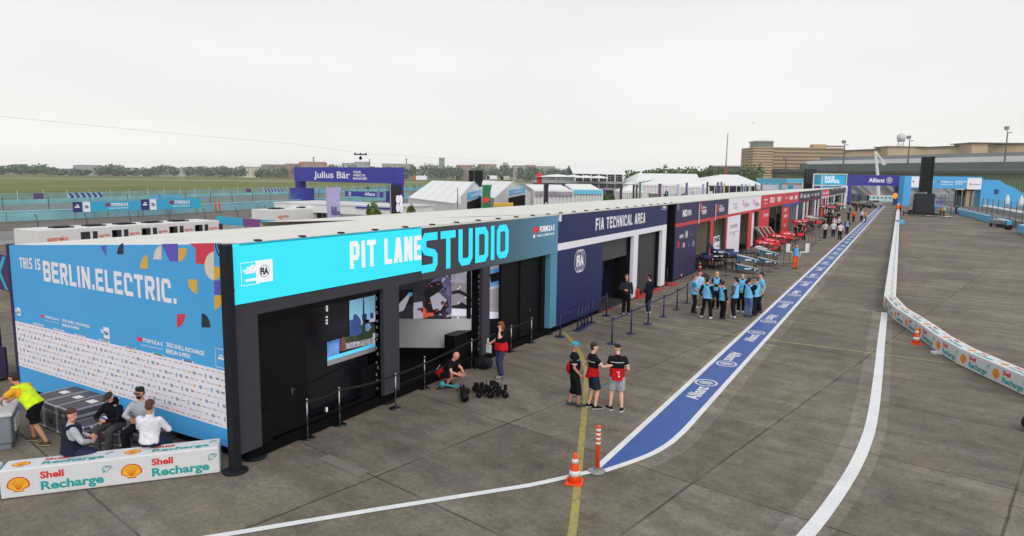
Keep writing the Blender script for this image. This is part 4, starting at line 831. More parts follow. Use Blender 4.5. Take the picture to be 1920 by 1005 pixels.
    for s in (1, -1):
        if not near: b.tube([W[s], W[s] + (W[s] - E[s]).normalized() * .13], [(.03, .022), (.036, .018)], 8)
        t = math.radians(toes[0 if s == 1 else 1]); b.tube([A[s] + V3((0, 0, .02)), A[s] - V3((0, 0, .02))], [.04, .042], 8)
    me = remesh(b, vox)
    if near:
        bm = bmesh.new(); bm.from_mesh(me); hb = MB()
        for s in (1, -1): hand(hb, W[s], W[s] - E[s], s, curl)
        tm = hb.mesh('h', [], True); bm.from_mesh(tm); bm.to_mesh(me); bm.free(); bpy.data.meshes.remove(tm)
    body = add_mesh('person', me, SKIN[skin]); tag(body, label, 'person', group); k = h / 1.76
    body.location = [float(q) for q in loc]; body.rotation_euler = (0, 0, -math.radians(face)); body.scale = (k, k, k)
    if near:
        e = MB()
        for s in (1, -1): e.ell(T((s * .031, .088, .022)), (.012, .006, .007), 8, 6, Mh.to_4x4()); e.ell(T((s * .031, .09, .042)), (.02, .006, .005), 6, 5, Mh.to_4x4())
        e.ell(T((0, .086, -.052)), (.024, .007, .005), 8, 5, Mh.to_4x4()); e.build('face_features', M_EYE, body, True)
    if top:
        t = MB(); torso(t, .013, -.12, 1.0)
        for s in (1, -1): arm(t, s, .014, .62 if sleeve == 'short' else 1.93)
        if hood: t.tube([nk - fw * .02 - sp * .03, nk + sp * .05], [.09, .1], 12); t.ell(nk - fw * .09, (.1, .07, .09), 10, 8)
        else: t.tube([nk - sp * .06, nk + sp * .0], [.078, .062], 12)
        add_mesh('top', remesh(t, vox, 1), cloth('%d_%d_%d' % top, top), body)
    if band:      # pale stripe across the shoulders
        t = MB(); L = (ch - pv).length
        pts = [pv + sp * (q * L) + fw * .01 for q in (.70, .74)]; t.tube(pts, [(.192 * wide + .020, .122 + .020)] * 2, 20, hint=X); t.build('stripe', cloth('%d_%d_%d' % band, band), body)
        if sleeve == 'short':
            for s in (1, -1): q = sh[s].lerp(E[s], .60); q2 = sh[s].lerp(E[s], .70); MB().tube([q, q2], [.068 * wide, .067 * wide], 12).build('cuff', cloth('%d_%d_%d' % band, band), body)
    if legs:
        t = MB(); torso(t, .006, -.12, .14)
        for s in (1, -1): leg(t, s, .012 if leglen == 'long' else .02, {'long': 1.97, 'short': .93, 'mid': 1.42}[leglen])
        add_mesh('trousers' if leglen == 'long' else 'shorts', remesh(t, vox, 1), cloth('%d_%d_%d' % legs, legs), body)
    if vest:
        t = MB(); L = (ch - pv).length
        prof = [(-.16, .196, .140), (0, .19, .136), (.2, .18, .130), (.45, .188, .134), (.7, .186, .140), (.85, .165, .134), (1.0, .13, .112)]
        t.tube([pv + sp * (q * L) + fw * (.012 + belly * .2) for q, a_, b_ in prof], [(a_ * wide, b_ + .012 + belly * .3) for q, a_, b_ in prof], 18, hint=X)
        for s in (1, -1): t.ell(ch + X * s * .10 * wide - sp * .0, (.065, .115, .05), 10, 7)
        add_mesh('vest', remesh(t, vox, 1), cloth('%d_%d_%d' % vest, vest), body)
    if waist:     # red jacket tied round the waist
        t = MB(); L = (ch - pv).length
        t.tube([pv + sp * (q * L) for q in (-.12, .0, .15, .3, .38)], [(.205 * wide * ws, .158 * ws), (.20 * wide * ws, .155 * ws + belly * .4), (.185 * wide * ws, .145 * ws + belly * .5), (.176 * wide * ws, .138 * ws + belly * .5), (.16 * wide * ws, .12 * ws + belly * .4)], 18, hint=X)
        t.tube([pv + fw * -.1 + sp * .1, pv + fw * -.16 - sp * .12], [(.12, .03), (.15, .03)], 10, hint=X)
        add_mesh('tied_jacket', remesh(t, vox, 1), cloth('%d_%d_%d' % waist, waist), body)
        lg = MB(); c = pv + sp * .02 - fw * .215
        for dx, dz, w, hh in ((.02, .10, .07, .018), (.03, .05, .022, .035), (.04, -.01, .04, .03)): lg.obox(c + X * dx + sp * dz, (w, .006, hh))
        if near: lg.build('badge', M_WHITE, body)
    for s in (1, -1):
        t = MB(); a = A[s]; an = math.radians(toes[0 if s == 1 else 1]); d = V3((math.sin(an), math.cos(an), 0)); z0 = a.z - .085
        base = V3((a.x, a.y, z0))
        t.tube([base - d * .075 + V3((0, 0, .045)), base - d * .03 + V3((0, 0, .06)), base + d * .06 + V3((0, 0, .05)), base + d * .14 + V3((0, 0, .038)), base + d * .19 + V3((0, 0, .028))], [(.036, .042), (.042, .056), (.046, .046), (.047, .034), (.03, .02)], 12, hint=d.cross(V3((0, 0, 1))))
        o = t.build('shoe', cloth('shoe_%d_%d_%d' % shoe, shoe), body, True)
        if shoe2: MB().tube([base - d * .08 + V3((0, 0, .014)), base + d * .19 + V3((0, 0, .014))], [(.045, .014), (.044, .012)], 10, hint=d.cross(V3((0, 0, 1)))).build('sole', cloth('sole_%d_%d_%d' % shoe2, shoe2), o)
    hm = mat('hair_%d_%d_%d' % hair, hair, .75, noise=.25, scale=40)
    if hairstyle != 'bald':
        t = MB(); 
        if hairstyle == 'cap': t.ell(T((0, -.004, .048)), (.083, .102, .074), 14, 9, Mh.to_4x4()); t.tube([T((0, .07, .05)), T((0, .165, .038))], [(.07, .008), (.055, .006)], 10, hint=Mh @ V3((1, 0, 0)))
        elif hairstyle == 'backcap': t.ell(T((0, -.004, .05)), (.083, .102, .074), 14, 9, Mh.to_4x4()); t.tube([T((0, -.07, .035)), T((0, -.15, .02))], [(.07, .008), (.05, .006)], 10, hint=Mh @ V3((1, 0, 0)))
        elif hairstyle == 'long': t.ell(T((0, -.01, .056)), (.088, .106, .084), 14, 9, Mh.to_4x4()); t.tube([T((0, -.055, .04)), T((0, -.065, -.06)), T((0, -.055, -.13))], [(.088, .06), (.094, .055), (.08, .035)], 12, hint=Mh @ V3((1, 0, 0)))
        else:
            t.ell(T((0, -.018, .07)), (.084, .1, .072), 14, 9, Mh.to_4x4()); t.ell(T((0, -.045, .0)), (.08, .064, .078), 12, 8, Mh.to_4x4())
            if hairstyle == 'quiff': t.ell(T((0, .03, .118)), (.06, .06, .03), 10, 7, Mh.to_4x4())
        add_mesh('cap' if 'cap' in hairstyle else 'hair', remesh(t, .009 if near else .016, 1), hm, body)
    return body, dict(T=T, W=W, E=E, pv=pv, ch=ch, sp=sp, fw=fw, Mh=Mh, hc=hc)
BLK, RED, NVY, JEAN, LBL, WHT = (26, 26, 30), (196, 26, 34), (38, 44, 66), (70, 92, 128), (118, 194, 234), (214, 212, 220)
def G2(u, v): return tuple(gp(u, v))
# ---- camera crew by the yellow line
b, J = person('man in backwards teal cap, black polo and black three-quarter trousers, hand on hip', G2(1075, 761), 60, 1.76, pelvis=(0, 0, .95), al=(-.08, -.1, .085), ar=(.06, .13, .085), wl=(-.17, .10, 1.0), pl=(-1, -.4, 0), wr=(.2, .14, .9), top=BLK, band=(200, 200, 204), waist=None, legs=BLK, leglen='mid', shoe=(70, 74, 76), hair=(46, 164, 190), hairstyle='backcap', wide=1.06, belly=.06, head=(15, 5), skin='tan')
MB().ell((-.19, -.1, .98), (.09, .1, .17), 12, 9).build('hip_bag', cloth('bag_red', (196, 26, 34)), b, True)
person('man in black polo pointing right, red jacket round his waist and navy shorts', G2(1110, 765), 48, 1.76, al=(-.1, -.06, .085), ar=(.1, .05, .085), wr=(.30, .42, 1.22), pr=(.6, -.2, -1), wl=(-.2, .12, .98), top=BLK, band=(200, 200, 204), waist=RED, legs=NVY, leglen='short', shoe=(28, 28, 30), shoe2=(220, 220, 220), hair=(56, 44, 38), hairstyle='short', wide=1.02, head=(8, 3))
person('young man seen from behind in black cap and polo, red jacket, light grey shorts', G2(1155, 769), -22, 1.79, al=(-.15, .02, .085), ar=(.14, -.06, .085), toes=(12, -34), wr=(.2, .17, 1.02), wl=(-.16, .22, 1.0), top=BLK, band=(200, 200, 204), waist=RED, legs=(168, 166, 172), leglen='short', shoe=(34, 34, 36), shoe2=(230, 230, 230), hair=(40, 32, 28), hairstyle='cap', wide=1.0, head=(-18, 2))
b, J = person('auburn-haired woman with red jacket round her waist, hand at her ear, holding papers', G2(939, 708), 205, 1.72, al=(-.07, .03, .085), ar=(.07, -.04, .085), wl=(-.12, .14, 1.52), pl=(-.7, .3, -1), wr=(.26, .22, 1.06), pr=(.6, -1, -.4), top=BLK, waist=(206, 30, 40), ws=1.22, legs=(58, 66, 96), shoe=(150, 140, 140), hair=(122, 72, 44), hairstyle='long', head=(40, 8), belly=.04, wide=1.04)
MB().obox(J['W'][1] + V3((.02, .08, .08)), (.03, .05, .16), .3).obox(J['W'][1] + V3((.0, .06, -.16)), (.22, .012, .26), .25).build('paper', mat('paper_white', (226, 226, 232)), b)
person('bald man in black polo crouching over the camera gear with red jacket at his hip', G2(833, 723), 80, 1.76, pelvis=(0, -.04, .36), chest=(0, .25, .74), al=(-.13, .02, .085), ar=(.12, .14, .085), kl=(-.5, 1, .3), kr=(.4, 1, .6), wl=(-.06, .58, .42), wr=(.16, .55, .42), pl=(-1, 0, -.3), pr=(1, 0, -.3), top=BLK, legs=(30, 30, 34), leglen='short', shoe=(36, 36, 40), hairstyle='bald', head=(0, 32), skin='pink', waist=(190, 30, 34))
# ---- two men at the technical garage
person('balding man in dark jacket standing at the half open shutter', G2(1173, 589.5), 150, 1.78, wr=(.12, .25, 1.12), pr=(1, -.4, -.4), top=(40, 42, 54), sleeve='long', legs=(18, 18, 22), shoe=(150, 150, 176), hair=(120, 108, 98), wide=1.08, belly=.1, head=(20, 0), skin='pink')
person('man in navy tracksuit and white shoes between the barrier posts and the white door column', G2(1216, 588), -70, 1.76, al=(-.08, -.04, .085), ar=(.08, .04, .085), wl=(-.16, .2, .95), wr=(.2, .16, .9), top=(24, 28, 46), sleeve='long', legs=(22, 24, 34), shoe=(214, 214, 216), hair=(34, 28, 26), head=(-10, 0))
# ---- marshals in light blue vests
GV = 'marshals in light blue vests standing in a circle'
person('stout marshal with short blue sleeves and lanyard at the left of the circle', G2(1299, 586.5), 70, 1.74, wr=(.16, .26, .98), wl=(-.16, .26, .98), top=(66, 130, 186), vest=LBL, legs=(28, 30, 42), shoe=(48, 46, 44), hair=(120, 84, 66), belly=.22, wide=1.1, group=GV, skin='pink', head=(0, 4))
person('marshal in white shirt and beige trousers at the back left of the circle', G2(1309, 577.5), 130, 1.78, top=(206, 216, 232), vest=(150, 206, 236), legs=(150, 134, 116), shoe=(214, 214, 216), hair=(64, 50, 40), wr=(.1, .28, 1.1), wl=(-.1, .28, 1.1), group=GV)
person('marshal seen from behind with feet wide apart, black sleeves and white shoes', G2(1323.5, 597), 8, 1.80, al=(-.2, 0, .085), ar=(.2, 0, .085), top=(28, 30, 44), sleeve='long', vest=LBL, legs=(24, 24, 28), shoe=(216, 216, 216), hair=(58, 40, 34), wr=(.26, .1, .92), wl=(-.26, .1, .92), group=GV, wide=1.08, head=(10, 0))
b, J = person('blonde marshal facing the camera with folded arms and a furled yellow flag', G2(1341, 578.5), 170, 1.74, top=(28, 32, 46), sleeve='long', vest=LBL, legs=(24, 24, 28), shoe=(40, 40, 42), hair=(206, 178, 128), hairstyle='long', wr=(-.12, .2, 1.12), wl=(.12, .2, 1.14), pr=(1, -.2, -.6), pl=(-1, -.2, -.6), group=GV)
MB().cyl((.22, .2, 1.1), (.24, .2, .12), .016).build('flag_pole', mat('pole_wood', (176, 140, 84)), b); MB().lathe([(.02, 0), (.09, .1), (.075, .5), (.03, .72)], 10, (.235, .2, .28)).build('flag', cloth('yellow_flag', (226, 200, 30)), b)
person('short dark-haired marshal seen from behind in the middle of the circle', G2(1353, 598), 30, 1.66, al=(-.08, .05, .085), ar=(.09, -.03, .085), top=(24, 26, 36), sleeve='long', vest=LBL, legs=(22, 22, 26), shoe=(52, 50, 50), hair=(60, 42, 36), wide=.98, group=GV, head=(-20, 0))
b, J = person('marshal in profile with grey sleeves, white shoes and a wooden pole', G2(1376, 596), -68, 1.80, al=(-.07, -.05, .085), ar=(.08, .07, .085), top=(84, 84, 98), sleeve='long', vest=LBL, legs=(32, 30, 38), shoe=(218, 218, 220), hair=(46, 34, 30), wl=(-.26, .06, .95), wr=(.16, .12, .92), group=GV)
MB().cyl(J['W'][-1] + V3((.02, .06, .2)), (-.3, .16, .01), .014).build('pole', MATS['pole_wood'], b)
person('tall dark-haired marshal facing the camera behind the jeans wearer, white shoes', G2(1389, 585.5), 185, 1.84, top=(28, 30, 42), sleeve='long', vest=LBL, legs=(24, 22, 28), shoe=(220, 218, 218), hair=(26, 22, 22), group=GV)
person('marshal seen from behind in blue jeans', G2(1401, 594.5), 12, 1.74, top=(26, 28, 44), sleeve='long', vest=LBL, legs=(84, 106, 148), shoe=(58, 70, 96), hair=(58, 40, 34), group=GV, wr=(.14, .25, 1.0), wl=(-.14, .25, 1.0))
person('marshal in profile on the right of the circle with black sleeves and folded arms', G2(1415, 592), -75, 1.75, top=(24, 24, 32), sleeve='long', vest=LBL, legs=(30, 30, 34), shoe=(70, 66, 64), hair=(96, 70, 50), group=GV, wr=(-.1, .22, 1.12), wl=(.1, .22, 1.14), pr=(1, -.2, -.6), pl=(-1, -.2, -.6))
person('tall marshal with black hair at the back right of the circle', G2(1423.5, 586), -120, 1.84, top=LBL, vest=LBL, legs=(26, 26, 30), shoe=(64, 62, 60), hair=(24, 20, 20), group=GV)
# ---- seated group and worker by the flight cases
person('man in white long-sleeved shirt sitting on the barrier, seen from behind', (-12.72, 7.74, 0), -25, 1.80, pelvis=(0, 0, .66), chest=(0, .06, 1.13), ar=(.14, .48, .085), al=(-.14, .5, .085), kr=(.1, .5, 1), kl=(-.1, .5, 1), wr=(.16, .34, .78), wl=(-.14, .36, .78), pr=(1, -.4, -.3), pl=(-1, -.4, -.3), top=(222, 220, 230), sleeve='long', legs=(40, 50, 78), shoe=(50, 50, 54), hair=(84, 56, 44), wide=1.12, head=(0, 14), skin='tan', belly=.06)
person('man in dark quilted body warmer sitting on the barrier, turned to the right', (-13.66, 6.72, 0), 15, 1.78, pelvis=(0, 0, .66), chest=(.02, .05, 1.12), ar=(.2, .52, .085), al=(-.02, .52, .085), kr=(.3, .5, 1), kl=(.1, .5, 1), wr=(.24, .32, .80), wl=(-.08, .38, .80), pr=(1, -.4, -.2), pl=(-1, -.4, -.3), top=(176, 176, 186), sleeve='long', vest=(36, 40, 58), legs=(46, 56, 80), shoe=(40, 40, 44), hair=(74, 48, 36), wide=1.12, head=(60, 8), belly=.08, skin='pink')
b, J = person('man in black hoodie and cap sitting on a low flight case, looking at his phone', (-14.64, 8.24, 0), 165, 1.76, pelvis=(0, 0, .52), chest=(0, .12, .97), ar=(.15, .43, .085), al=(-.13, .40, .085), kr=(.3, 1, 1), kl=(-.3, 1, 1), wr=(.08, .42, .70), wl=(-.08, .42, .72), pr=(1, -.2, -.3), pl=(-1, -.2, -.3), top=(20, 22, 28), sleeve='long', hood=1, legs=(78, 78, 80), shoe=(120, 128, 116), hair=(52, 46, 36), hairstyle='cap', head=(0, 34), wide=1.08)
MB().obox((0, .50, .74), (.075, .012, .14), 0, .004, -.6).build('phone', mat('phone_black', (24, 26, 40), .3), b)
MB().ell((.13, .27, .66), (.07, .06, .07), 12, 8).build('blue_pouch', mat('blue_pouch', (44, 104, 200)), b)
b, J = person('bearded man in light grey sweatshirt and sunglasses sitting on the flight cases', (-13.98, 8.42, 0), 150, 1.78, pelvis=(0, 0, .58), chest=(0, .03, 1.06), ar=(.14, .42, .085), al=(-.16, .38, .085), kr=(.4, 1, 1), kl=(-.4, 1, 1), wr=(.08, .36, .80), wl=(-.1, .36, .78), pr=(1, -.3, -.3), pl=(-1, -.3, -.3), top=(172, 172, 180), sleeve='long', legs=(26, 26, 34), shoe=(40, 40, 44), hair=(24, 20, 20), hairstyle='quiff', wide=1.08, head=(20, 6), skin='tan')
t = MB(); T = J['T']; t.tube([T((-.07, .06, .02)), T((-.035, .098, .02)), T((0, .1, .025)), T((.035, .098, .02)), T((.07, .06, .02))], [(.012, .022)] * 5, 8, hint=(0, 0, 1)); t.build('sunglasses', mat('sunglass', (16, 14, 16), .15), b)
t = MB(); t.ell(T((0, .035, -.072)), (.056, .062, .05), 12, 8); add_mesh('beard', remesh(t, .009, 1), mat('hair_24_20_20', (24, 20, 20)), b)
person('worker in yellow high-visibility vest and black shorts leaning onto the grey bin', (-16.36, 7.36, 0), 245, 1.82, pelvis=(0, -.06, .90), chest=(0, .24, 1.24), ar=(.12, .1, .085), al=(-.13, -.38, .1), wr=(.16, .56, .92), wl=(-.2, .52, .92), pr=(1, -.2, .2), pl=(-1, -.2, .2), top=(232, 170, 40), vest=(208, 238, 40), band=None, legs=(20, 20, 22), leglen='short', shoe=(92, 70, 54), shoe2=(190, 176, 150), hair=(56, 40, 34), wide=1.12, head=(0, 15), skin='tan')
# ---- marshal in orange trousers
person('marshal in light blue vest over green shirt and bright orange trousers walking in the lane', G2(1491, 503.5), 178, 1.70, al=(-.06, -.1, .085), ar=(.07, .12, .085), top=(52, 120, 104), vest=(110, 176, 224), legs=(236, 98, 36), shoe=(44, 36, 34), hair=(64, 50, 44), near=False)
# ---- crews further down the lane
far_people = [
 (1546, 447, 15, dict(top=(220, 218, 226), legs=(38, 40, 56)), 'leftmost of the white-shirted crew walking away, dark jeans'),
 (1561.5, 446.6, 5, dict(top=(224, 224, 230), legs=(40, 44, 62), hair=(200, 196, 190)), 'white-shirted walker with pale cap in the middle of the lane group'),
 (1574.4, 450, -10, dict(top=(222, 222, 230), legs=(26, 28, 36)), 'white-shirted walker nearest the blue band'),
 (1587.4, 439.5, 0, dict(top=(36, 40, 52), sleeve='long', vest=LBL, legs=(36, 40, 58)), 'lone light blue vest beside the white-shirted walkers'),
 (1563, 434, 190, dict(top=(222, 190, 196), legs=(60, 58, 66)), 'person in pale pink shirt behind the white shirts'),
 (1571, 433, 200, dict(top=(196, 196, 220), legs=(34, 36, 50)), 'person in lilac shirt behind the white shirts'),
 (1599.7, 418, 20, dict(top=(232, 92, 36), sleeve='long', legs=(72, 44, 40)), 'steward in orange jacket walking down the middle of the pit lane'),
 (1590, 416.5, 170, dict(top=(36, 38, 42), legs=(30, 32, 38)), 'person in black near the orange steward'),
 (1615, 416, 200, dict(top=(220, 212, 214), legs=(40, 38, 44)), 'person in white top leaning at the blue band'),
 (1622, 417.5, 90, dict(top=(224, 172, 40), legs=(36, 38, 52)), 'person in yellow top stepping onto the blue band'),
 (1614, 404, 10, dict(top=(70, 52, 62), legs=(44, 42, 50)), 'person in dark maroon jacket far down the lane'),
 (1605, 397, 180, dict(top=(50, 46, 52), legs=(40, 40, 44)), 'dark figure far down the lane before the silver car'),
 (1593, 399, 170, dict(top=(160, 150, 150), legs=(50, 48, 52)), 'grey-shirted figure far down the lane by the garages'),
 (1491, 443, 120, dict(top=(176, 22, 34), legs=(28, 26, 30)), 'mechanic in red shirt and dark trousers left of the red nose cones'),
 (1507, 450.5, 250, dict(top=(170, 26, 36), legs=(30, 26, 30)), 'mechanic in red shirt walking with arms forward'),
 (1499, 446, 150, dict(top=(30, 26, 30), legs=(26, 24, 28)), 'mechanic in black between the two red-shirted ones'),
 (1546, 421.5, 140, dict(top=(140, 26, 40), legs=(34, 30, 36)), 'mechanic in dark red overalls in front of the black garage'),
 (1553, 418, 180, dict(top=(26, 30, 30), legs=(24, 26, 28)), 'first of the mechanics in dark green beside the dark red overalls'),
 (1558, 420, 90, dict(top=(32, 38, 36), legs=(24, 26, 28)), 'crouching-height mechanic in dark green by the wheel stack'),
 (1571, 421, 200, dict(top=(34, 34, 40), legs=(30, 30, 36)), 'mechanic in black behind the white-shirted walkers'),
 (1519, 428, 100, dict(top=(222, 206, 206), legs=(40, 36, 44)), 'crew member in white shirt bending over red bodywork'),
 (1490, 428, 150, dict(top=(206, 206, 214), legs=(40, 40, 50)), 'crew member in white at the blue garage pillar'),
 (1682, 399, 200, dict(top=(240, 104, 30), sleeve='long', legs=(216, 90, 34)), 'left one of two stewards in orange overalls behind the white wall'),
 (1687, 398, 160, dict(top=(228, 84, 40), sleeve='long', legs=(40, 36, 44)), 'right one of two stewards in orange, with dark trousers, behind the white wall'),
 (1656.5, 376.5, 180, dict(top=(34, 38, 52), legs=(40, 40, 48)), 'left of two dark figures under the blue gantry'),
 (1662, 377, 180, dict(top=(44, 44, 54), legs=(50, 50, 56)), 'right of two dark figures under the blue gantry'),
 (1763, 404, 170, dict(top=(214, 96, 72), legs=(70, 60, 56)), 'worker in salmon shirt beside the screen tower'),
 (1769, 405, 200, dict(top=(196, 212, 70), legs=(62, 64, 54)), 'worker in yellow-green vest beside the screen tower'),
 (1782.5, 403, 160, dict(top=(220, 44, 66), legs=(120, 106, 60)), 'worker in pinkish red top near the blue track barrier'),
 (1792, 402.5, 180, dict(top=(34, 34, 62), legs=(36, 36, 50)), 'worker in dark navy standing at the foot of the thin lamp mast'),
 (1750, 404, 190, dict(top=(96, 96, 86), legs=(70, 70, 66)), 'worker in drab clothes at the right foot of the screen tower'),
]
for i, (u, v, fc, kw, lb) in enumerate(far_people):
    rr = random.Random(i); ph = rr.uniform(-.12, .12)
    person(lb, G2(u, v), fc, rr.uniform(1.70, 1.82), al=(-.09, ph, .085), ar=(.09, -ph, .085), near=False, hair=kw.pop('hair', rr.choice(((50, 38, 32), (90, 66, 50), (30, 26, 24)))), shoe=rr.choice(((40, 40, 42), (190, 190, 192), (90, 80, 76))), wr=(.2, rr.uniform(.05, .3), rr.uniform(.88, 1.1)), **kw)
# ================================================================ props near the pit building
# ---- stanchions
def stanchion(label, loc, h, col, r, group, base=.17):
    t = thing('stanchion', label, 'barrier post', loc, 0, group)
    MB().lathe([(base, 0), (base, .012), (base * .8, .03), (.03, .045)], 24).build('base', col, t, False)
    MB().cyl((0, 0, .04), (0, 0, h), r, n=12).build('post', col, t, True)
    MB().lathe([(r * 1.5, 0), (r * 1.6, .05), (r * 1.2, .07)], 12, (0, 0, h - .05)).build('head', col, t); return t
def belt(par, dx, dy, z0, z1, m, sag=.02):
    mb = MB(); n = 8
    for i in range(n):
        a, b = i / n, (i + 1) / n; za, zb_ = z0 + (z1 - z0) * a - sag * math.sin(PI * a), z0 + (z1 - z0) * b - sag * math.sin(PI * b)
        mb.bar((dx * a, dy * a, za), (dx * b, dy * b, zb_), .008, .05)
    return mb.build('belt', m, par)
M_BELT = C('belt_black', (28, 28, 32), rough=.8); M_BELTN = C('belt_navy', (42, 46, 96), rough=.8); M_NPOST = C('navy_post', (36, 42, 84), rough=.4)
GC, GN = 'chrome posts in front of the studio', 'navy barrier posts before the technical garage'
cp = [(577, 822), (637, 797), (742, 766), (796, 729), (884, 690), (958, 660), (996, 643)]
proto = stanchion('first chrome post from the near studio corner, by the black door handle', gp(*cp[0]), .93, M_CHROME, .022, GC)
lab = ['second chrome post from the near studio corner, in front of the glazed opening', 'chrome post at the first charcoal pillar', 'chrome post standing to the left of the crouching man', 'chrome post half hidden behind the crouching man', 'chrome post just right of the auburn-haired woman', 'last chrome post, before the farthest black studio doors']
CP = [proto] + [copy_at(proto, l, gp(*q)) for l, q in zip(lab, cp[1:])]
for a, b in ((0, 1), (1, 2), (2, 4), (4, 5), (5, 6)):
    d = Vector(CP[b].location) - Vector(CP[a].location); belt(CP[a], d.x, d.y, .88, .88, M_BELT, .04)
nv = [(1050, 632), (1083, 620), (1090, 616), (1096, 612), (1101, 608), (1109, 605), (1137, 592), (1147, 645), (1183, 626), (1215, 608), (1244, 594), (1269, 581), (1288, 568), (1250, 535)]
lab = ['navy post at the join of the teal pillar and the navy wall', 'nearest of the five navy posts bunched against the navy wall', 'second of the five navy posts bunched against the navy wall', 'middle one of the five navy posts bunched against the navy wall', 'fourth of the five navy posts bunched against the navy wall', 'farthest of the five navy posts bunched against the navy wall', 'navy post standing alone in front of the half open shutter', 'navy post of the outer row nearest the camera crew', 'second navy post of the outer row', 'third navy post of the outer row, below the man in the navy tracksuit', 'fourth navy post of the outer row', 'fifth navy post of the outer row, next to the marshals', 'navy post half hidden behind the stout marshal', 'navy post at the foot of the far white door column']
proto = stanchion(lab[0], gp(*nv[0]), .96, M_NPOST, .03, GN, .2)
NP = [proto] + [copy_at(proto, l, gp(*q)) for l, q in zip(lab[1:], nv[1:])]
for a, b in ((7, 8), (8, 9), (9, 10), (10, 11), (11, 12), (0, 1), (5, 6), (7, 6)):
    d = Vector(NP[b].location) - Vector(NP[a].location); belt(NP[a], d.x, d.y, .9, .9, M_BELTN, .03) if (a, b) not in ((7, 6),) else None
# ---- dark poles with flat feet that rope off the cars
pb = [(1361, 517), (1412, 521), (1429, 516), (1442, 510), (1456.6, 504), (1469, 498), (1480, 494), (1508, 470), (1515, 465), (1522, 460), (1529, 455.5), (1536, 451), (1543, 447.5), (1550, 443)]
lab = ['dark pole under the navy nose cone', 'dark pole in front of the nearer teal wing rack', 'dark pole between the two teal wing racks', 'dark pole at the front corner of the farther wing rack', 'dark pole just past the farther wing rack', 'dark pole before the red nose cones', 'dark pole beside the white trestle'] + ['%s dark pole past the marshal in orange trousers' % ORD[i] for i in range(7)]
M_POLE = C('dark_pole', (40, 40, 44), rough=.4); t = thing('rope_pole', lab[0], 'barrier pole', gp(*pb[0]), 0, 'dark rope poles along the parked bodywork')
MB().obox((0, 0, .02), (.5, .24, .04), .4, .008).build('base', M_POLE, t); MB().cyl((0, 0, .04), (0, 0, 1.0), .016, n=8).build('post', M_POLE, t)
RP = [t] + [copy_at(t, l, gp(*q)) for l, q in zip(lab[1:], pb[1:])]
# ---- cones, delineator post, extinguishers
M_OR = C('cone_orange', (238, 78, 26), rough=.45, noise=.08); M_REFL = C('cone_white', (222, 222, 224), rough=.4)
def cone(name, label, loc, h, m=M_OR, group='orange traffic cones'):
    t = thing(name, label, 'traffic cone', loc, .3, group); s = h / .75
    MB().obox((0, 0, .025 * s), (.42 * s, .42 * s, .05 * s), 0, .012).build('base', m, t)
    pr = [(.16, .05), (.135, .2), (.117, .32), (.092, .45), (.08, .52), (.062, .62), (.05, .70), (.042, .74), (.03, .75)]
    mb = MB(); mb.lathe([(a * s, b * s) for a, b in pr], 20); mb.build('cone_body', m, t, True)
    for a0, z0, a1, z1 in ((.137, .2, .117, .325), (.0825, .515, .066, .61)): MB().lathe([(a0 * s + .004, z0 * s), (a1 * s + .004, z1 * s)], 20).build('reflective_band', M_REFL, t, True)
    return t
cone('traffic_cone', 'orange and white traffic cone on the white line by the yellow stripe', gp(1077, 905), .62)
cone('traffic_cone', 'orange and white traffic cone leaning against the white wall of barrier blocks', gp(1717, 645), .62)
cone('traffic_cone', 'dark red cone standing against the indigo wall panel', gp(1275, 522), .62, C('cone_red', (150, 34, 44)))
cone('traffic_cone', 'red cone beside the dark trestle at the first open team garage', gp(1312, 506), .6, C('cone_scarlet', (196, 50, 44)))
t = thing('delineator_post', 'tall orange flexible post with four white bands at the tip of the blue lane', 'bollard', gp(1120, 880)); H_ = .94
MB().lathe([(.09, 0), (.09, .012), (.07, .04), (.05, .05)], 20).build('base', C('post_foot', (110, 112, 112)), t)
MB().lathe([(.048, .03), (.047, .9), (.05, .91), (.05, H_), (.02, H_ + .004)], 16).build('post', M_OR, t, True)
for z in (.55, .645, .74, .835): MB().lathe([(.0505, z), (.0505, z + .05)], 16).build('reflective_band', M_REFL, t, True)
t = thing('fire_extinguisher', 'red fire extinguisher beside the white door column of the technical garage', 'extinguisher', gp(1195, 560))
MB().lathe([(.085, 0), (.09, .02), (.09, .42), (.07, .49), (.03, .52)], 16).build('cylinder', C('extinguisher_red', (196, 36, 36), rough=.3), t, True)
MB().obox((0, 0, .56), (.05, .12, .08)).tube([(0, .05, .56), (0, .14, .5), (0, .11, .25)], .014).build('valve', M_BLACK, t)
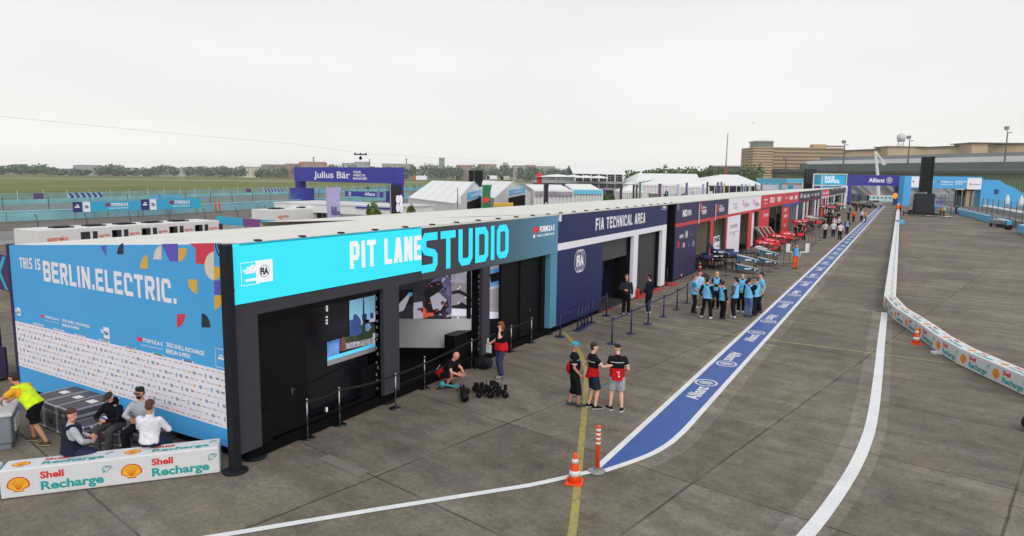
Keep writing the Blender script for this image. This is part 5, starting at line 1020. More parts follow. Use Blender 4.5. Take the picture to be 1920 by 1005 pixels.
# ---- barrier blocks with the recharge print
M_BLOCK = C('white_block', (216, 216, 218), rough=.45, noise=.03); M_TXR = C('recharge_red', (212, 48, 52), noise=.02); M_TXG = C('recharge_teal', (24, 158, 158), noise=.02); M_SCY = C('scallop_yellow', (242, 186, 36), noise=.04); M_SCR = C('scallop_red', (216, 58, 42), noise=.02)
def scallop(par, c, R, U, r):
    def fan(k, n=9):
        P = []
        for i in range(n * 6 + 1):
            a = math.radians(-18 + 216 * i / (n * 6)); bump = 1 + .05 * abs(math.sin(PI * i / 6)); P.append((r * k * bump * math.cos(a) * 1.02, r * k * (bump * math.sin(a) * .95 - .05)))
        return P + [(-r * k * .42, -r * k * .62), (-r * k * .42, -r * k * .85), (r * k * .42, -r * k * .85), (r * k * .42, -r * k * .62)]
    for m, k, l in ((M_SCR, 1.0, .003), (M_SCY, .86, .006)):
        mb = MB(); P = fan(k); mb.add2d([(0, 0)] + P, [(0, i + 1, (i + 1) % len(P) + 1) for i in range(len(P))], c, R, U, l); mb.build('emblem', m, par)
    mb = MB()
    for i in range(7):
        a = math.radians(30 + 20 * i); p0, p1 = (math.cos(a) * r * .12, -r * .55 + .0), (math.cos(a) * r * .78, math.sin(a) * r * .72); d = np.array(p1) - p0; d /= np.linalg.norm(d); nn = np.array([-d[1], d[0]]) * r * .022
        mb.add2d([p0 - nn, p0 + nn, p1 + nn, p1 - nn], [(0, 1, 2, 3)], c, R, U, .009)
    mb.build('emblem_rib', M_SCR, par)
def plug(mb, c, R, U, s):
    disc2d(mb, c, R, U, s, s * .78, 16, .004, PI * .15, PI * 1.6)
    for a, b in (((-.9, -1.0), (-.3, -.3)), ((-.3, .1), (.6, 1.0)), ((.3, -.5), (1.1, .2)), ((.55, .55), (1.25, 1.0)), ((.85, .1), (1.5, .55))):
        a, b = np.array(a) * s, np.array(b) * s; d = (b - a) / np.linalg.norm(b - a); nn = np.array([-d[1], d[0]]) * s * .11; mb.add2d([a - nn, a + nn, b + nn, b - nn], [(0, 1, 2, 3)], c, R, U, .0055)
def recharge(par, o, R, U, L, W=1.0):
    """one printed unit of length L from o: scallop, words, plug; W = face height"""
    R, U = Vector(R).normalized(), Vector(U).normalized(); k = L / 1.75
    scallop(par, o + R * .27 * k + U * W * .47, R * k, U, W * .29)
    m1, m2 = MB(), MB(); a = o + R * .60 * k + U * W * .60; word(m1, 'Shell', a, a + R * .36 * k, U, W * .22, .04); m1.build('lettering', M_TXR, par)
    a = o + R * .60 * k + U * W * .20; word(m2, 'Recharge', a, a + R * .97 * k, U, W * .28, .035); plug(m2, o + R * 1.62 * k + U * W * .66, R * k, U, W * .12); m2.build('lettering', M_TXG, par)
def block_run(label, a, b, h, w, printed='both', units=2, loc_z=0, end=None, group=None, name='barrier_block'):
    """one long white barrier block; a to b is its printed long side (seen from its right-hand side)"""
    a, b = Vector((*a, 0)), Vector((*b, 0)); d = (b - a); L = d.length; d.normalize(); nrm = Vector((-d.y, d.x, 0))      # back side to the left
    t = thing(name, label, 'barrier', (a.x, a.y, 0), math.atan2(d.y, d.x), group)
    MB().box(0, L, 0, w, .015, h, .025).build('block', M_BLOCK, t)
    if end: MB().box(-.006, .012, .03, w - .03, .03, h - .03).build('end_face', end, t); MB().box(L - .012, L + .006, .03, w - .03, .03, h - .03).build('end_face', end, t)
    if printed:
        n = units
        for i in range(n):
            recharge(t, Vector((i * L / n, 0, 0)), (1, 0, 0), (0, 0, 1), L / n, h); recharge(t, Vector((i * L / n, .02, h)), (1, 0, 0), (0, 1, 0), L / n, w * .92)
    return t
a, b = gp(2, 938.5), gp(412.5, 887.5)
block_run('white barrier block with red and teal recharge print that two men sit on', a[:2], b[:2], .56, .5, units=2, end=M_MINT)
d = (b[:2] - a[:2]) / np.linalg.norm(b[:2] - a[:2]); block_run('mint-ended white barrier block cut off by the left edge of the picture', a[:2] - d * 3.75, a[:2] - d * .08, .56, .5, units=2, end=M_MINT)
# chicane: five blocks swinging in from the right, then the long wall up the lane
M_WT = C('pale_wall_top', (222, 226, 228), rough=.5)
wp = [gp(1925, 745.5), gp(1795.6, 684), gp(1751.6, 657), gp(1718, 630), gp(1674, 599), gp(1657, 577)]
wp[0] = wp[1] + (wp[0] - wp[1]) * 1.5
GB = 'white printed barrier blocks of the chicane'
lb = ['printed barrier block cut off by the right edge of the picture', 'printed barrier block with the seam, second from the right edge', 'printed barrier block just right of the small orange cone', 'printed barrier block behind the small orange cone', 'last printed barrier block, at the bend where the long white wall begins']
for i in range(5):
    p, q = wp[i + 1][:2], wp[i][:2]; g_ = (q - p) / np.linalg.norm(q - p) * .012; L = np.linalg.norm(q - p); block_run(lb[i], p + g_, q - g_, .57, .5, units=max(1, round(L / 1.7)), group=GB)
ys = [36.9]; P_ = lambda y: np.interp(y, [36, 70, 111, 198], [-.52, -.72, -.98, -1.6])
tt = list(np.arange(37.0, 110, 3.65)) ; GW = 'plain white blocks of the long pit wall'
def wall_block(y0, y1, label, x0=None, x1=None):
    x0 = P_(y0) if x0 is None else x0; x1 = P_(y1) if x1 is None else x1
    t = thing('wall_block', label, 'barrier', (x0, y0 + .01, 0), math.atan2(x1 - x0, y1 - y0) * -1, GW); L = math.hypot(x1 - x0, y1 - y0) - .02
    MB().box(0, .5, 0, L, .015, .57, .02).build('block', M_WT, t); MB().box(.502, .512, .03, L - .03, .05, .52).build('side_print', C('pink_edge', (206, 150, 168)), t)
    mb = MB()
    for i in range(2):
        o = Vector((.06, L * (i + .2) / 2, .57)); word(mb, 'Recharge', o + Vector((.3, 0, 0)), o + Vector((.3, L * .3, 0)), (-1, 0, 0), .12, .02); disc2d(mb, o + Vector((.2, -.25, 0)), (0, 1, 0), (-1, 0, 0), .1)
    mb.build('faded_print', C('faded_print', (186, 200, 200)), t); return t
for i in range(len(tt) - 1):
    wall_block(tt[i], tt[i + 1], 'plain white wall block, %s one up the lane from the chicane bend' % ORD[i] if i < 20 else 'plain white wall block far up the lane')
t = block_run('pale blue barrier block turned outward at the step of the long white wall', (P_(109.5) + .55, 109.8), (P_(109.5) + 1.15, 110.9), .6, .5, printed=None, name='blue_block'); t.children[0].data.materials[0] = C('pale_blue_block', (104, 178, 216))
for i, y in enumerate((113.5, 134.5, 155.5, 176.5)):
    wall_block(y, y + 20.9, ['far white wall section just past the blue outward block', 'far white wall section beside the two orange stewards', 'far white wall section under the round orange light', 'farthest white wall section running up to the blue gantry'][i])
# little white feet that stuck out under the chicane
tag(MB().obox((*gp(1757, 664)[:2], .05), (.35, .22, .1), .5, .02).build('ballast_foot', M_BLOCK), 'small white foot sticking out under the chicane blocks', 'ballast')
# dark bag cut by the right picture edge
mb = MB(); c = gp(1920, 806); mb.ell((c[0] + .12, c[1], .2), (.2, .22, .2), 14, 10); tag(mb.build('black_bag', C('bag_black', (24, 20, 20), rough=.7, bump=.3), None, True), 'black bag with reddish edge cut off by the right edge of the picture', 'bag')
# ---- flight cases
M_LAM = C('grey_laminate', (78, 76, 84), rough=.55, noise=.08); M_EDGE = C('alloy_edge', (196, 196, 202), rough=.35, metal=.7); M_LBL = C('paper_label', (228, 226, 222))
def flight_case(label, quad, h, tagged=True):
    """quad: near-left, near-right, far-right, far-left corners on the ground"""
    q = [Vector((p[0], p[1], 0)) for p in quad]; o = q[0]; R = (q[1] - q[0]); w = R.length; R.normalize(); ang = math.atan2(R.y, R.x); l = (q[3] - q[0]).length
    t = thing('flight_case', label, 'flight case', (o.x, o.y, 0), ang, 'black flight cases below the blue board')
    MB().box(.01, w - .01, .01, l - .01, .06, h * .72).build('body', M_LAM, t); MB().box(.01, w - .01, .01, l - .01, h * .74, h - .01).build('lid', M_LAM, t)
    mb = MB(); e_ = .032
    for z in (.05, h * .7, h * .74, h - e_):
        for y in (0, l - e_): mb.box(0, w, y, y + e_, z, z + e_)
        for x in (0, w - e_): mb.box(x, x + e_, e_, l - e_, z, z + e_)
    for x in (0, w - e_):
        for y in (0, l - e_): mb.box(x + .001, x + e_ - .001, y + .001, y + e_ - .001, .05, h - .002)
    mb.build('edging', M_EDGE, t)
    mb = MB()
    for x in (0, w):
        for y in (0, l):
            for z in (.06, h - .02): mb.ell((x + (.012 if x == 0 else -.012), y + (.012 if y == 0 else -.012), z), .032, 8, 6)
    mb.build('corner', M_EDGE, t, True)
    mb = MB()
    for x in (w * .3, w * .7): mb.box(x - .05, x + .05, -.012, .0, h * .62, h * .84); mb.box(w * .38, w * .62, -.014, .0, h * .3, h * .46)
    mb.build('latch', M_CHROME, t)
    if tagged: MB().box(w * .3, w * .7, l * .5, l * .66, h - .009, h - .004).build('label', M_LBL, t)
    mb = MB()
    for x in (.08, w - .08):
        for y in (.08, l - .08): mb.cyl((x - .015, y, .03), (x + .015, y, .03), .03, n=10)
    mb.build('castor', M_BLACK, t); return t
flight_case('grey-topped flight case farthest left, partly behind the worker', [(-17.75, 7.95), (-17.13, 7.93), (-17.05, 9.0), (-17.6, 9.02)], .66)
flight_case('middle one of the three tall grey-topped flight cases', [(-17.08, 7.92), (-16.5, 7.9), (-16.42, 8.98), (-17.0, 9.0)], .66)
flight_case('tall grey-topped flight case behind the man in the body warmer', [(-16.46, 7.88), (-15.8, 7.86), (-15.74, 8.95), (-16.38, 8.97)], .68)
flight_case('low flight case with a white label between the tall cases and the hooded man', [(-15.76, 7.84), (-15.22, 7.8), (-15.1, 8.95), (-15.62, 8.98)], .44)
flight_case('low flight case that the man in the black hoodie sits on', [(-15.18, 7.95), (-14.45, 8.15), (-14.6, 9.05), (-15.05, 9.0)], .42, False)
flight_case('low flight case that the bearded man in grey sits on', [(-14.4, 8.2), (-13.75, 8.38), (-13.92, 9.08), (-14.5, 9.05)], .46)
# ---- grey insulated bin
t = thing('insulated_bin', 'large grey plastic bin with a white label at the left edge', 'container', (-16.33, 6.95, 0), math.radians(148)); M_BIN = C('bin_grey', (126, 134, 142), rough=.5)
MB().box(0, 1.1, .03, .72, .14, .74, .04).build('body', M_BIN, t); MB().box(-.04, 1.14, -.01, .76, .74, .82, .03).build('lid', C('bin_lid', (198, 198, 200), rough=.5), t)
mb = MB()
for x in (.04, .5, .9): mb.box(x, x + .16, .06, .69, .0, .14, .02)
mb.build('skid', M_BIN, t)
mb = MB()
for a_ in ((.1, 1.0, .735, .75, .2, .24), (.1, 1.0, .735, .75, .62, .66), (.1, .14, .735, .75, .24, .62), (.96, 1.0, .735, .75, .24, .62)): mb.box(*a_)
mb.build('raised_frame', M_BIN, t); MB().box(.3, .72, .721, .728, .32, .56).build('label', M_LBL, t); MB().box(.35, .9, -.0, .028, .3, .6).build('label', M_LBL, t)
# ---- camera gear on the ground
t = thing('camera_gimbal', 'teal camera gimbal lying on the concrete at the feet of the crouching man', 'camera gear', gp(841, 731), .3); M_GT = C('gimbal_teal', (70, 150, 166)); M_CAMB = C('camera_black', (21, 21, 25), rough=.5, spec=.15)
MB().tube([(-.28, 0, .08), (-.1, .02, .13), (.1, 0, .12), (.3, -.02, .1)], .034, 10).build('handle', M_GT, t, True); MB().ell((-.18, -.02, .15), (.09, .07, .09), 10, 7).obox((.24, 0, .16), (.1, .08, .08), 0, .01).build('grip', M_GT, t, True)
MB().tube([(-.3, -.1, .02), (-.22, 0, .1), (-.3, .12, .02)], .014).tube([(.3, -.1, .02), (.26, 0, .1), (.34, .1, .02)], .014).build('foot', M_CAMB, t)
t = thing('video_camera', 'black broadcast camera lying on the concrete between the gimbal and the camera rig', 'camera', gp(869, 746), -.9)
MB().obox((0, 0, .15), (.5, .18, .2), 0, .02).build('body', M_CAMB, t); MB().cyl((.25, 0, .16), (.48, 0, .15), .085, .11, 14).build('lens', M_CAMB, t, True); MB().tube([(-.15, 0, .26), (-.1, 0, .34), (.12, 0, .34), (.15, 0, .26)], .016).obox((.05, .13, .22), (.16, .08, .08)).build('handle', M_CAMB, t); MB().obox((-.32, 0, .16), (.14, .13, .18), 0, .01).build('battery', C('battery_grey', (70, 70, 76)), t)
t = thing('camera_rig', 'sprawling black camera rig with wheels and an aerial standing on the concrete', 'camera gear', gp(912, 740), .25); rr = random.Random(12)
mb = MB()
for i in range(26): mb.obox((rr.uniform(-.5, .5), rr.uniform(-.22, .22), rr.uniform(.08, .3)), (rr.uniform(.05, .2), rr.uniform(.05, .16), rr.uniform(.05, .18)), rr.uniform(0, 3), .008)
mb.build('body', M_CAMB, t)
mb = MB()
for i in range(9): a_, b_ = (rr.uniform(-.55, .5), rr.uniform(-.2, .2), rr.uniform(.1, .3)), (rr.uniform(-.5, .55), rr.uniform(-.2, .2), rr.uniform(.2, .42)); mb.tube([a_, b_], .012, 6)
mb.tube([(.42, .05, .2), (.44, .05, .62)], .008, 6); mb.build('arm', M_DKMET, t)
for x, y, r in ((-.55, -.12, .08), (-.12, -.3, .06), (.2, -.24, .09), (.58, -.1, .08), (.4, .2, .06), (-.4, .22, .07)): MB().cyl((x - .05, y + .03, r), (x + .04, y - .03, r), r, n=14).build('wheel', M_CAMB, t, True)
mb = MB()
for i in range(7): mb.obox((rr.uniform(-.5, .5), -.27 + rr.uniform(-.02, .05), rr.uniform(.08, .3)), (.03, .02, .04))
mb.build('fitting', M_CHROME, t)
t = thing('equipment_bag', 'black soft bag and light stand at the foot of the charcoal pillar', 'bag', gp(906, 690))
MB().ell((0, 0, .17), (.32, .24, .2), 14, 9).ell((.15, -.1, .22), (.16, .14, .16), 10, 7).build('bag', C('bag_nylon', (20, 20, 24), rough=.8, bump=.4), t, True); MB().tube([(.25, .1, 0), (.27, .1, .75)], .012).tube([(.12, .1, 0), (.26, .1, .3), (.4, .1, 0)], .01).build('stand', M_DKMET, t); MB().tube([(-.1, 0, .34), (0, 0, .44), (.12, 0, .34)], .014).build('strap', M_BLACK, t)
# ---- crowd barrier and banner panels left of the board
t = thing('banner_panel', 'purple banner panel with teal chevron behind the left end of the blue board', 'banner', (-24.9, 10.9, 0), math.radians(-8)); M_PUR = C('purple_vinyl', (70, 38, 96))
MB().box(-1.9, 1.6, 0, .05, 2.05, 3.25).build('panel', M_PUR, t); mb = MB()
for s_ in (-1, 1): mb.prism([(-1.2, -.004, 2.65), (-.9, -.004, 2.65), (-.3, -.004, 2.65 + s_ * .55), (-.6, -.004, 2.65 + s_ * .55)][::1], (0, -.004, 0))
mb.build('chevron', C('chevron_teal', (40, 176, 206)), t); MB().box(-1.8, -1.74, .01, .07, 0, 2.05).box(1.4, 1.46, .01, .07, 0, 2.05).build('leg', M_DKMET, t)
t = thing('banner_panel', 'low dark purple banner panel on the ground beside the left end of the blue board', 'banner', (-23.1, 9.25, 0), math.radians(4)); MB().box(-1.6, 1.1, 0, .05, .05, .98).build('panel', C('dark_purple', (46, 28, 66)), t); MB().box(-1.5, -1.4, -.2, .25, 0, .05).box(.9, 1.0, -.2, .25, 0, .05).build('foot', M_DKMET, t)
t = thing('crowd_barrier', 'grey steel crowd barrier in front of the dark purple panel', 'barrier', (-22.95, 8.75, 0), 0); mb = MB(); mb.tube([(-1.9, 0, .1), (-1.9, 0, 1.0), (-1.8, 0, 1.08), (.1, 0, 1.08), (.2, 0, 1.0), (.2, 0, .1)], .022, 8).tube([(-1.9, 0, .3), (.2, 0, .3)], .018, 8); mb.build('frame', M_ALU, t, True)
mb = MB()
for i in range(17): x = -1.8 + i * .115; mb.cyl((x, 0, .3), (x, 0, 1.07), .008, n=6)
mb.build('bars', M_ALU, t); MB().bar((0, -.3, .03), (0, .3, .03), .04).bar((-1.7, -.3, .03), (-1.7, .3, .03), .04).build('foot', M_ALU, t)
# ---- racing bodywork on trestles
def wing_rack(label, loc, rz):
    t = thing('wing_rack', label, 'rack', loc, rz, 'racks of teal front wings'); mb = MB()
    for x in (-.55, .55):
        for y in (-.3, .3): mb.bar((x, y, .02), (x, y, 1.25), .035)
        mb.bar((x, -.3, .45), (x, .3, .45), .03).bar((x, -.3, 1.0), (x, .3, 1.0), .03)
    mb.bar((-.55, .3, 1.24), (.55, .3, 1.24), .03).bar((-.55, .3, .1), (.55, .3, .1), .03); mb.build('frame', M_DKMET, t)
    for z in (.42, 1.0):
        w = MB(); w.prism([(-.62, -.34, z - .16), (.66, -.34, z - .26), (.66, -.34, z - .12), (-.62, -.34, z + .16)], (0, .6, 0)); w_ = w.build('wing', C('wing_teal', (26, 92, 122), rough=.25, spec=.6), t)
        MB().prism([(-.66, -.38, z + .17), (.72, -.38, z - .12), (.72, -.38, z - .09), (-.66, -.38, z + .22)], (0, .68, 0)).build('flap', C('wing_white', (206, 210, 214), rough=.3), w_)
        e_ = MB(); disc2d(e_, (.5, -.345, z - .17), (1, 0, 0), (0, 0, 1), .05, 0, 12, .004); rect2d(e_, (.05, -.345, z - .1), (1, 0, 0), (0, 0, 1), .4, .08, .003); e_.build('decal', M_WHITE, w_)
    return t
wing_rack('nearer of two racks holding teal and white front wings', (*gp(1398, 512)[:2], 0), math.radians(22))
wing_rack('farther of two racks holding teal and white front wings', (*gp(1437, 498)[:2], 0), math.radians(22))
def nose(label, loc, rz, col, col2, scale=1, h=.95, group='car nose sections on trestles', tail=0):
    t = thing('nose_section', label, 'car part', loc, rz, group); mb = MB()
    for x in (-.5, .5): mb.bar((x, -.25, 0), (x, 0, h - .1), .03).bar((x, .25, 0), (x, 0, h - .1), .03)
    mb.bar((-.5, 0, h - .1), (.5, 0, h - .1), .04); mb.build('trestle', M_DKMET, t)
    n = MB(); n.tube([(-.75, 0, h + .22), (-.3, 0, h + .2), (.3, 0, h + .1), (.8, 0, h + .02), (1.1, 0, h)], [(.24, .16), (.22, .15), (.16, .11), (.1, .07), (.05, .04)], 14, hint=(0, 1, 0)); n.build('nose', col, t, True)
    w = MB(); ys = np.linspace(-.88, .88, 13)
    for dx, dz, ch_ in ((0, 0, .34), (-.24, .09, .18), (-.38, .16, .12)):      # three swept, drooping elements
        for ya, yb in zip(ys[:-1], ys[1:]):
            f = lambda y: (.98 - .42 * abs(y) ** 1.6 + dx, h - .02 + .16 * abs(y) ** 2 + dz)
            (xa, za), (xb, zb_) = f(ya), f(yb); w.hexa([(xa - ch_, ya, za + .05), (xa, ya, za), (xb, yb, zb_), (xb - ch_, yb, zb_ + .05), (xa - ch_, ya, za + .075), (xa, ya, za + .025), (xb, yb, zb_ + .025), (xb - ch_, yb, zb_ + .075)])
    for s_ in (-1, 1): w.obox((.42, s_ * .89, h + .2), (.5, .03, .22), 0, .01)
    w.build('front_wing', col2, t)
    if tail: MB().prism([(-.75, -.015, h + .3), (-.5, -.015, h + .3), (-.98, -.015, h + .95), (-1.06, -.015, h + .95)], (0, .04, 0)).build('fin', col, t)
    d_ = MB()
    for k, (x, y, z, w_) in enumerate(((-.2, .23, .2, .3), (.3, .15, .12, .2), (-.55, .24, .22, .14))):
        for s_ in (-1, 1): rect2d(d_, (x, s_ * y, h + z), (s_ * -1, 0, 0), (0, 0, 1), w_, .07, .012)
    d_.build('decal', M_WHITE, t); t.scale = (scale,) * 3; return t
CN, CR, CW_ = C('car_navy', (34, 44, 96), rough=.25, spec=.6), C('car_red', (224, 34, 50), rough=.25, spec=.6), C('car_white', (222, 222, 226), rough=.3)
nose('navy nose section with raised fin on trestles before the indigo garage', (*gp(1356, 506)[:2], 0), math.radians(20), CN, C('car_blue', (60, 80, 140), rough=.3), 1.15, .85, tail=1)
nose('dark blue engine cover lying on trestles inside the indigo garage mouth', (*gp(1335, 506)[:2], 0), math.radians(200), C('car_dark', (40, 34, 54), rough=.3), CN, 1.0, .75)
for i, (u, v, rz, c1, c2, sc, l) in enumerate(((1436, 484, 25, CR, CR, 1.3, 'red nose section nearest the teal wing racks'), (1448, 478, 30, CR, C('car_deepred', (150, 30, 40)), 1.3, 'red nose section with white wing in the middle of the red group'), (1462, 471, 20, CR, CR, 1.4, 'red nose section in front of the red pier'), (1478, 465, 40, CR, CR, 1.4, 'red front wing section reaching toward the lane'), (1428, 490, 60, CW_, CR, 1.1, 'white nose section with red wing beside the white garage'), (1500, 440, 30, CR, C('car_black', (30, 28, 32)), 1.6, 'red and white bodywork under the blue band of the red garage'), (1514, 440, 40, CR, CR, 1.6, 'red bodywork right of the mechanics'), (1524, 432, 20, C('car_pale', (214, 170, 172)), C('car_grey', (120, 116, 120)), 1.7, 'pale pink bodywork before the black garage'), (1545, 412, 20, C('car_maroon', (122, 36, 56), rough=.3), C('car_rose', (196, 92, 110), rough=.3), 2.2, 'maroon and rose bodywork far up the garage row'), (1562, 404, 20, C('car_green', (60, 84, 78), rough=.3), C('car_tan', (196, 170, 140)), 2.2, 'dark green and tan bodywork near the end of the garages'))):
    nose(l, (*gp(u, v)[:2], 0), math.radians(rz), c1, c2, sc * .8)
t = thing('tyre_trolley', 'dark tyre trolley with stacked wheels among the mechanics', 'trolley', (*gp(1553, 423)[:2], 0), .3)
mb = MB()
for x in (-.5, .1, .7):
    for z in (.35, .75, 1.15): mb.lathe([(.18, -.12), (.3, -.12), (.34, -.06), (.34, .06), (.3, .12), (.18, .12)], 14, (x, 0, z))
mb.build('tyre', M_BLACK, t, True); MB().bar((-.9, -.3, .12), (1.1, -.3, .12), .06).bar((-.9, .3, .12), (1.1, .3, .12), .06).bar((-.85, 0, .12), (-.85, 0, 1.5), .05).build('frame', M_DKMET, t)
for i, (u, v, l) in enumerate(((1345, 503, 'low black trolley under the navy nose section'), (1372, 497, 'low black trolley left of the teal racks'), (1404, 487, 'dark low crate trolley before the white pier'), (1450, 470, 'black trolley under the red nose sections'), (1470, 458, 'black trolley before the far red pier'), (1486, 452, 'dark trolley left of the red-shirted mechanics'), (1512, 436, 'dark trolley right of the red-shirted mechanics'), (1530, 427, 'dark trolley before the black garage'))):
    r2 = random.Random(i); t = thing('parts_trolley', l, 'trolley', (*gp(u, v)[:2], 0), r2.uniform(0, 1), 'dark parts trolleys among the bodywork'); MB().box(-.55, .55, -.3, .3, .14, .2).box(-.5, .5, -.28, .28, .5, .54).build('shelf', M_BLACK, t); mb = MB()
    for x in (-.52, .52):
        for y in (-.27, .27): mb.bar((x, y, .1), (x, y, .85), .03)
    mb.bar((-.52, -.27, .85), (-.52, .27, .85), .03); mb.build('frame', M_DKMET, t); mb = MB()
    for k in range(5): mb.obox((r2.uniform(-.4, .4), r2.uniform(-.15, .15), .54 + .08 + (k % 2) * .05), (r2.uniform(.15, .35), .2, .16 + (k % 2) * .1), r2.uniform(0, 1))
    mb.build('parts', (C('parts_grey', (110, 110, 114)), C('parts_dark', (46, 44, 50)))[i % 2], t); mb = MB()
    for x in (-.45, .45):
        for y in (-.25, .25): mb.cyl((x, y - .02, .06), (x, y + .02, .06), .06, n=10)
    mb.build('castor', M_BLACK, t)
# red nose-cone fins stacked like arrows behind the red group
t = thing('wing_rack', 'fan of pale red slanted wing elements behind the red nose sections', 'rack', (*gp(1441, 462)[:2], 0), math.radians(60)); mb = MB(); mc = MB()
for i in range(4): x = i * .55 - .8; (mb if i % 2 else mc).hexa([(x, 0, .9), (x + .18, 0, .9), (x + .18, .9, .9), (x, .9, .9), (x - .9, 0, 1.75), (x - .75, 0, 1.8), (x - .75, .9, 1.8), (x - .9, .9, 1.75)])
mb.build('wing', C('wing_salmon', (220, 130, 120), rough=.3), t); mc.build('wing', C('wing_grey', (176, 168, 170), rough=.3), t); MB().bar((-1, 0, 0), (-1, 0, 1), .04).bar((1, 0, 0), (1, 0, .95), .04).bar((-1, .4, .9), (1.2, .4, .9), .04).build('frame', M_DKMET, t)
t = thing('white_trestle', 'white U-shaped car stand behind the marshal in orange trousers', 'trestle', (*gp(1495, 474)[:2], 0), math.radians(28))
MB().box(-.95, -.62, -.03, .03, .12, .75, .01).box(.62, .95, -.03, .03, .12, .8, .01).build('upright', CW_, t); MB().box(-.95, .95, -.04, .04, .02, .12).build('beam', CW_, t); MB().box(-.9, -.8, -.3, .3, 0, .04).box(.8, .9, -.3, .3, 0, .04).build('foot', M_DKMET, t)
for u, v, s_, l in ((1318, 500, 1.0, 'black tool table at the mouth of the indigo garage'), (1330, 500, .9, 'black crate trolley next to the tool table at the indigo garage')):
    t = thing('tool_table', l, 'table', (*gp(u, v)[:2], 0), .3); MB().box(-.6, .6, -.3, .3, .72, .78, .01).build('tabletop', M_BLACK, t)
    for x in (-.55, .55):
        for y in (-.26, .26): MB().bar((x, y, 0), (x, y, .72), .03).build('leg', M_DKMET, t)
    MB().obox((.1, 0, .85), (.5, .3, .14), .2, .01).obox((-.35, .05, .82), (.2, .2, .08)).build('tool_box', C('box_grey', (150, 152, 150)), t)
tag(MB().obox((*gp(1322, 519)[:2], .07), (.5, .35, .1), .4, .02).obox((*gp(1322, 518)[:2], .17), (.2, .12, .1), .4, .03).build('kit_bag', C('kit_navy', (46, 44, 74))), 'small navy kit box on the concrete behind the white-shirted marshal', 'box')
# ================================================================ paddock and track behind the building
def Dp(u, v, D): return Vector(dep(u, v, D))
def hor(u): return 319 + .0125 * u
def up(p, z): return Vector((p[0], p[1], z))
M_CONC = C('precast_concrete', (150, 150, 150), rough=.8, noise=.12, scale=1.5); M_POST = C('galvanised_post', (92, 96, 100), rough=.5, metal=.4); M_TENT = C('white_tent', (232, 231, 230), rough=.6, noise=.02, scale=1)
M_TENTW = C('tent_wall', (214, 214, 216), rough=.6, noise=.04); M_CYANB = C('cyan_barrier', (132, 184, 194), rough=.5, noise=.2, scale=.35); M_BLUEB = C('blue_barrier', (92, 178, 226), rough=.5, noise=.05)
M_NET = mat('fence_net', (150, 160, 164), .7, alpha=.34); M_NETC = mat('cyan_fence_net', (116, 170, 186), .7, noise=.3, scale=.5, alpha=.42); M_NAVYG = C('royal_vinyl', (58, 60, 158), rough=.5)
# ---- chiller containers behind the studio roof
def container(label, u0, u1, vt, X, bays, name):
    a = fx(u0, vt, X); b0 = fx(u1, vt, X); z = a[2]; y0, y1 = a[1], a[1] + (b0[1] - a[1]); t = thing('chiller_container', label, 'container', (X, y0, 0), 0, 'white chiller containers behind the pit building')
    L = y1 - y0; MB().box(-2.4, 0, 0, L, .15, z, .03).build('body', C('container_white', (218, 217, 216), rough=.5, noise=.04), t); MB().box(-2.3, -.1, .1, L - .1, 0, .15).build('skid', M_DKMET, t)
    mb, mw = MB(), MB()
    for k in range(bays):
        y = L * (.2 + .8 * k / bays)
        if bays == 1: y = L * .62
        for dy, w in ((0, .5), (.66, .26), (1.75, .28)): mb.box(.0, .02, y + dy, y + dy + w, z - .82, z - .22)
        word(mw, 'aggreko', (0, y + 1.0, z - .55), (0, y + 1.65, z - .55), (0, 0, 1), .16, .03)
    word(mw, 'aggreko', (0, .5, z - .62), (0, 1.6, z - .62), (0, 0, 1), .24, .03)
    mb.build('louvre', C('louvre_dark', (44, 48, 52)), t); mw.build('lettering', C('coral_print', (214, 96, 66)), t)
    mb = MB()
    for k in range(max(2, bays)): y = L * (.12 + .8 * k / max(2, bays)); mb.box(-1.6, -.8, y, y + 1.0, z, z + .07); mb.lathe([(.4, .07), (.4, .11), (.1, .11)], 14, (-1.2, y + .5, z))
    mb.build('roof_fan', M_DKMET, t); return t
container('long white chiller container with five louvred bays behind the studio roof', 68, 412, 432.5, -40, 5, 0)
container('shorter white chiller container behind the roof near the lavender flag', 511, 640, 394, -42, 1, 0)
# ---- precast wall with debris fence posts along the near side of the track
GW2 = 'precast concrete blocks along the race track'
t = thing('concrete_block', 'concrete track wall block', 'barrier', (-63.4, 6, 0), 0, GW2); MB().prism([(-.3, 0, 0), (.3, 0, 0), (.12, 0, .35), (.1, 0, 1.05), (-.1, 0, 1.05), (-.12, 0, .35)], (0, 3.94, 0)).build('block', M_CONC, t)
mb = MB(); mb.tube([(-.16, .2, .4), (-.16, .2, 1.75), (-.26, .2, 2.0), (-.5, .2, 2.3)], .05, 8); mb.build('fence_post', M_POST, t); MB().obox((-.16, .2, .5), (.2, .2, .3)).build('clamp', M_POST, t)
MB().poly([(-.17, .2, 1.05), (-.17, 4.14, 1.05), (-.17, 4.14, 1.75), (-.17, .2, 1.75)]).poly([(-.17, .2, 1.75), (-.17, 4.14, 1.75), (-.5, 4.14, 2.3), (-.5, .2, 2.3)]).build('net', mat('wire_net', (140, 146, 150), .6, alpha=.10), t)
t['label'] = 'concrete track wall block with a bent fence post, hidden behind the blue board'
for i in range(1, 26):
    y = 6 + i * 4; x = -63.4 if y < 60 else -63.4 - (y - 60) * .03
    copy_at(t, '%s concrete track wall block with a bent fence post, counted from the left' % (ORD[i - 1] if i <= 20 else ['twenty-first', 'twenty-second', 'twenty-third', 'twenty-fourth', 'twenty-fifth'][i - 21]), (x, y, 0))
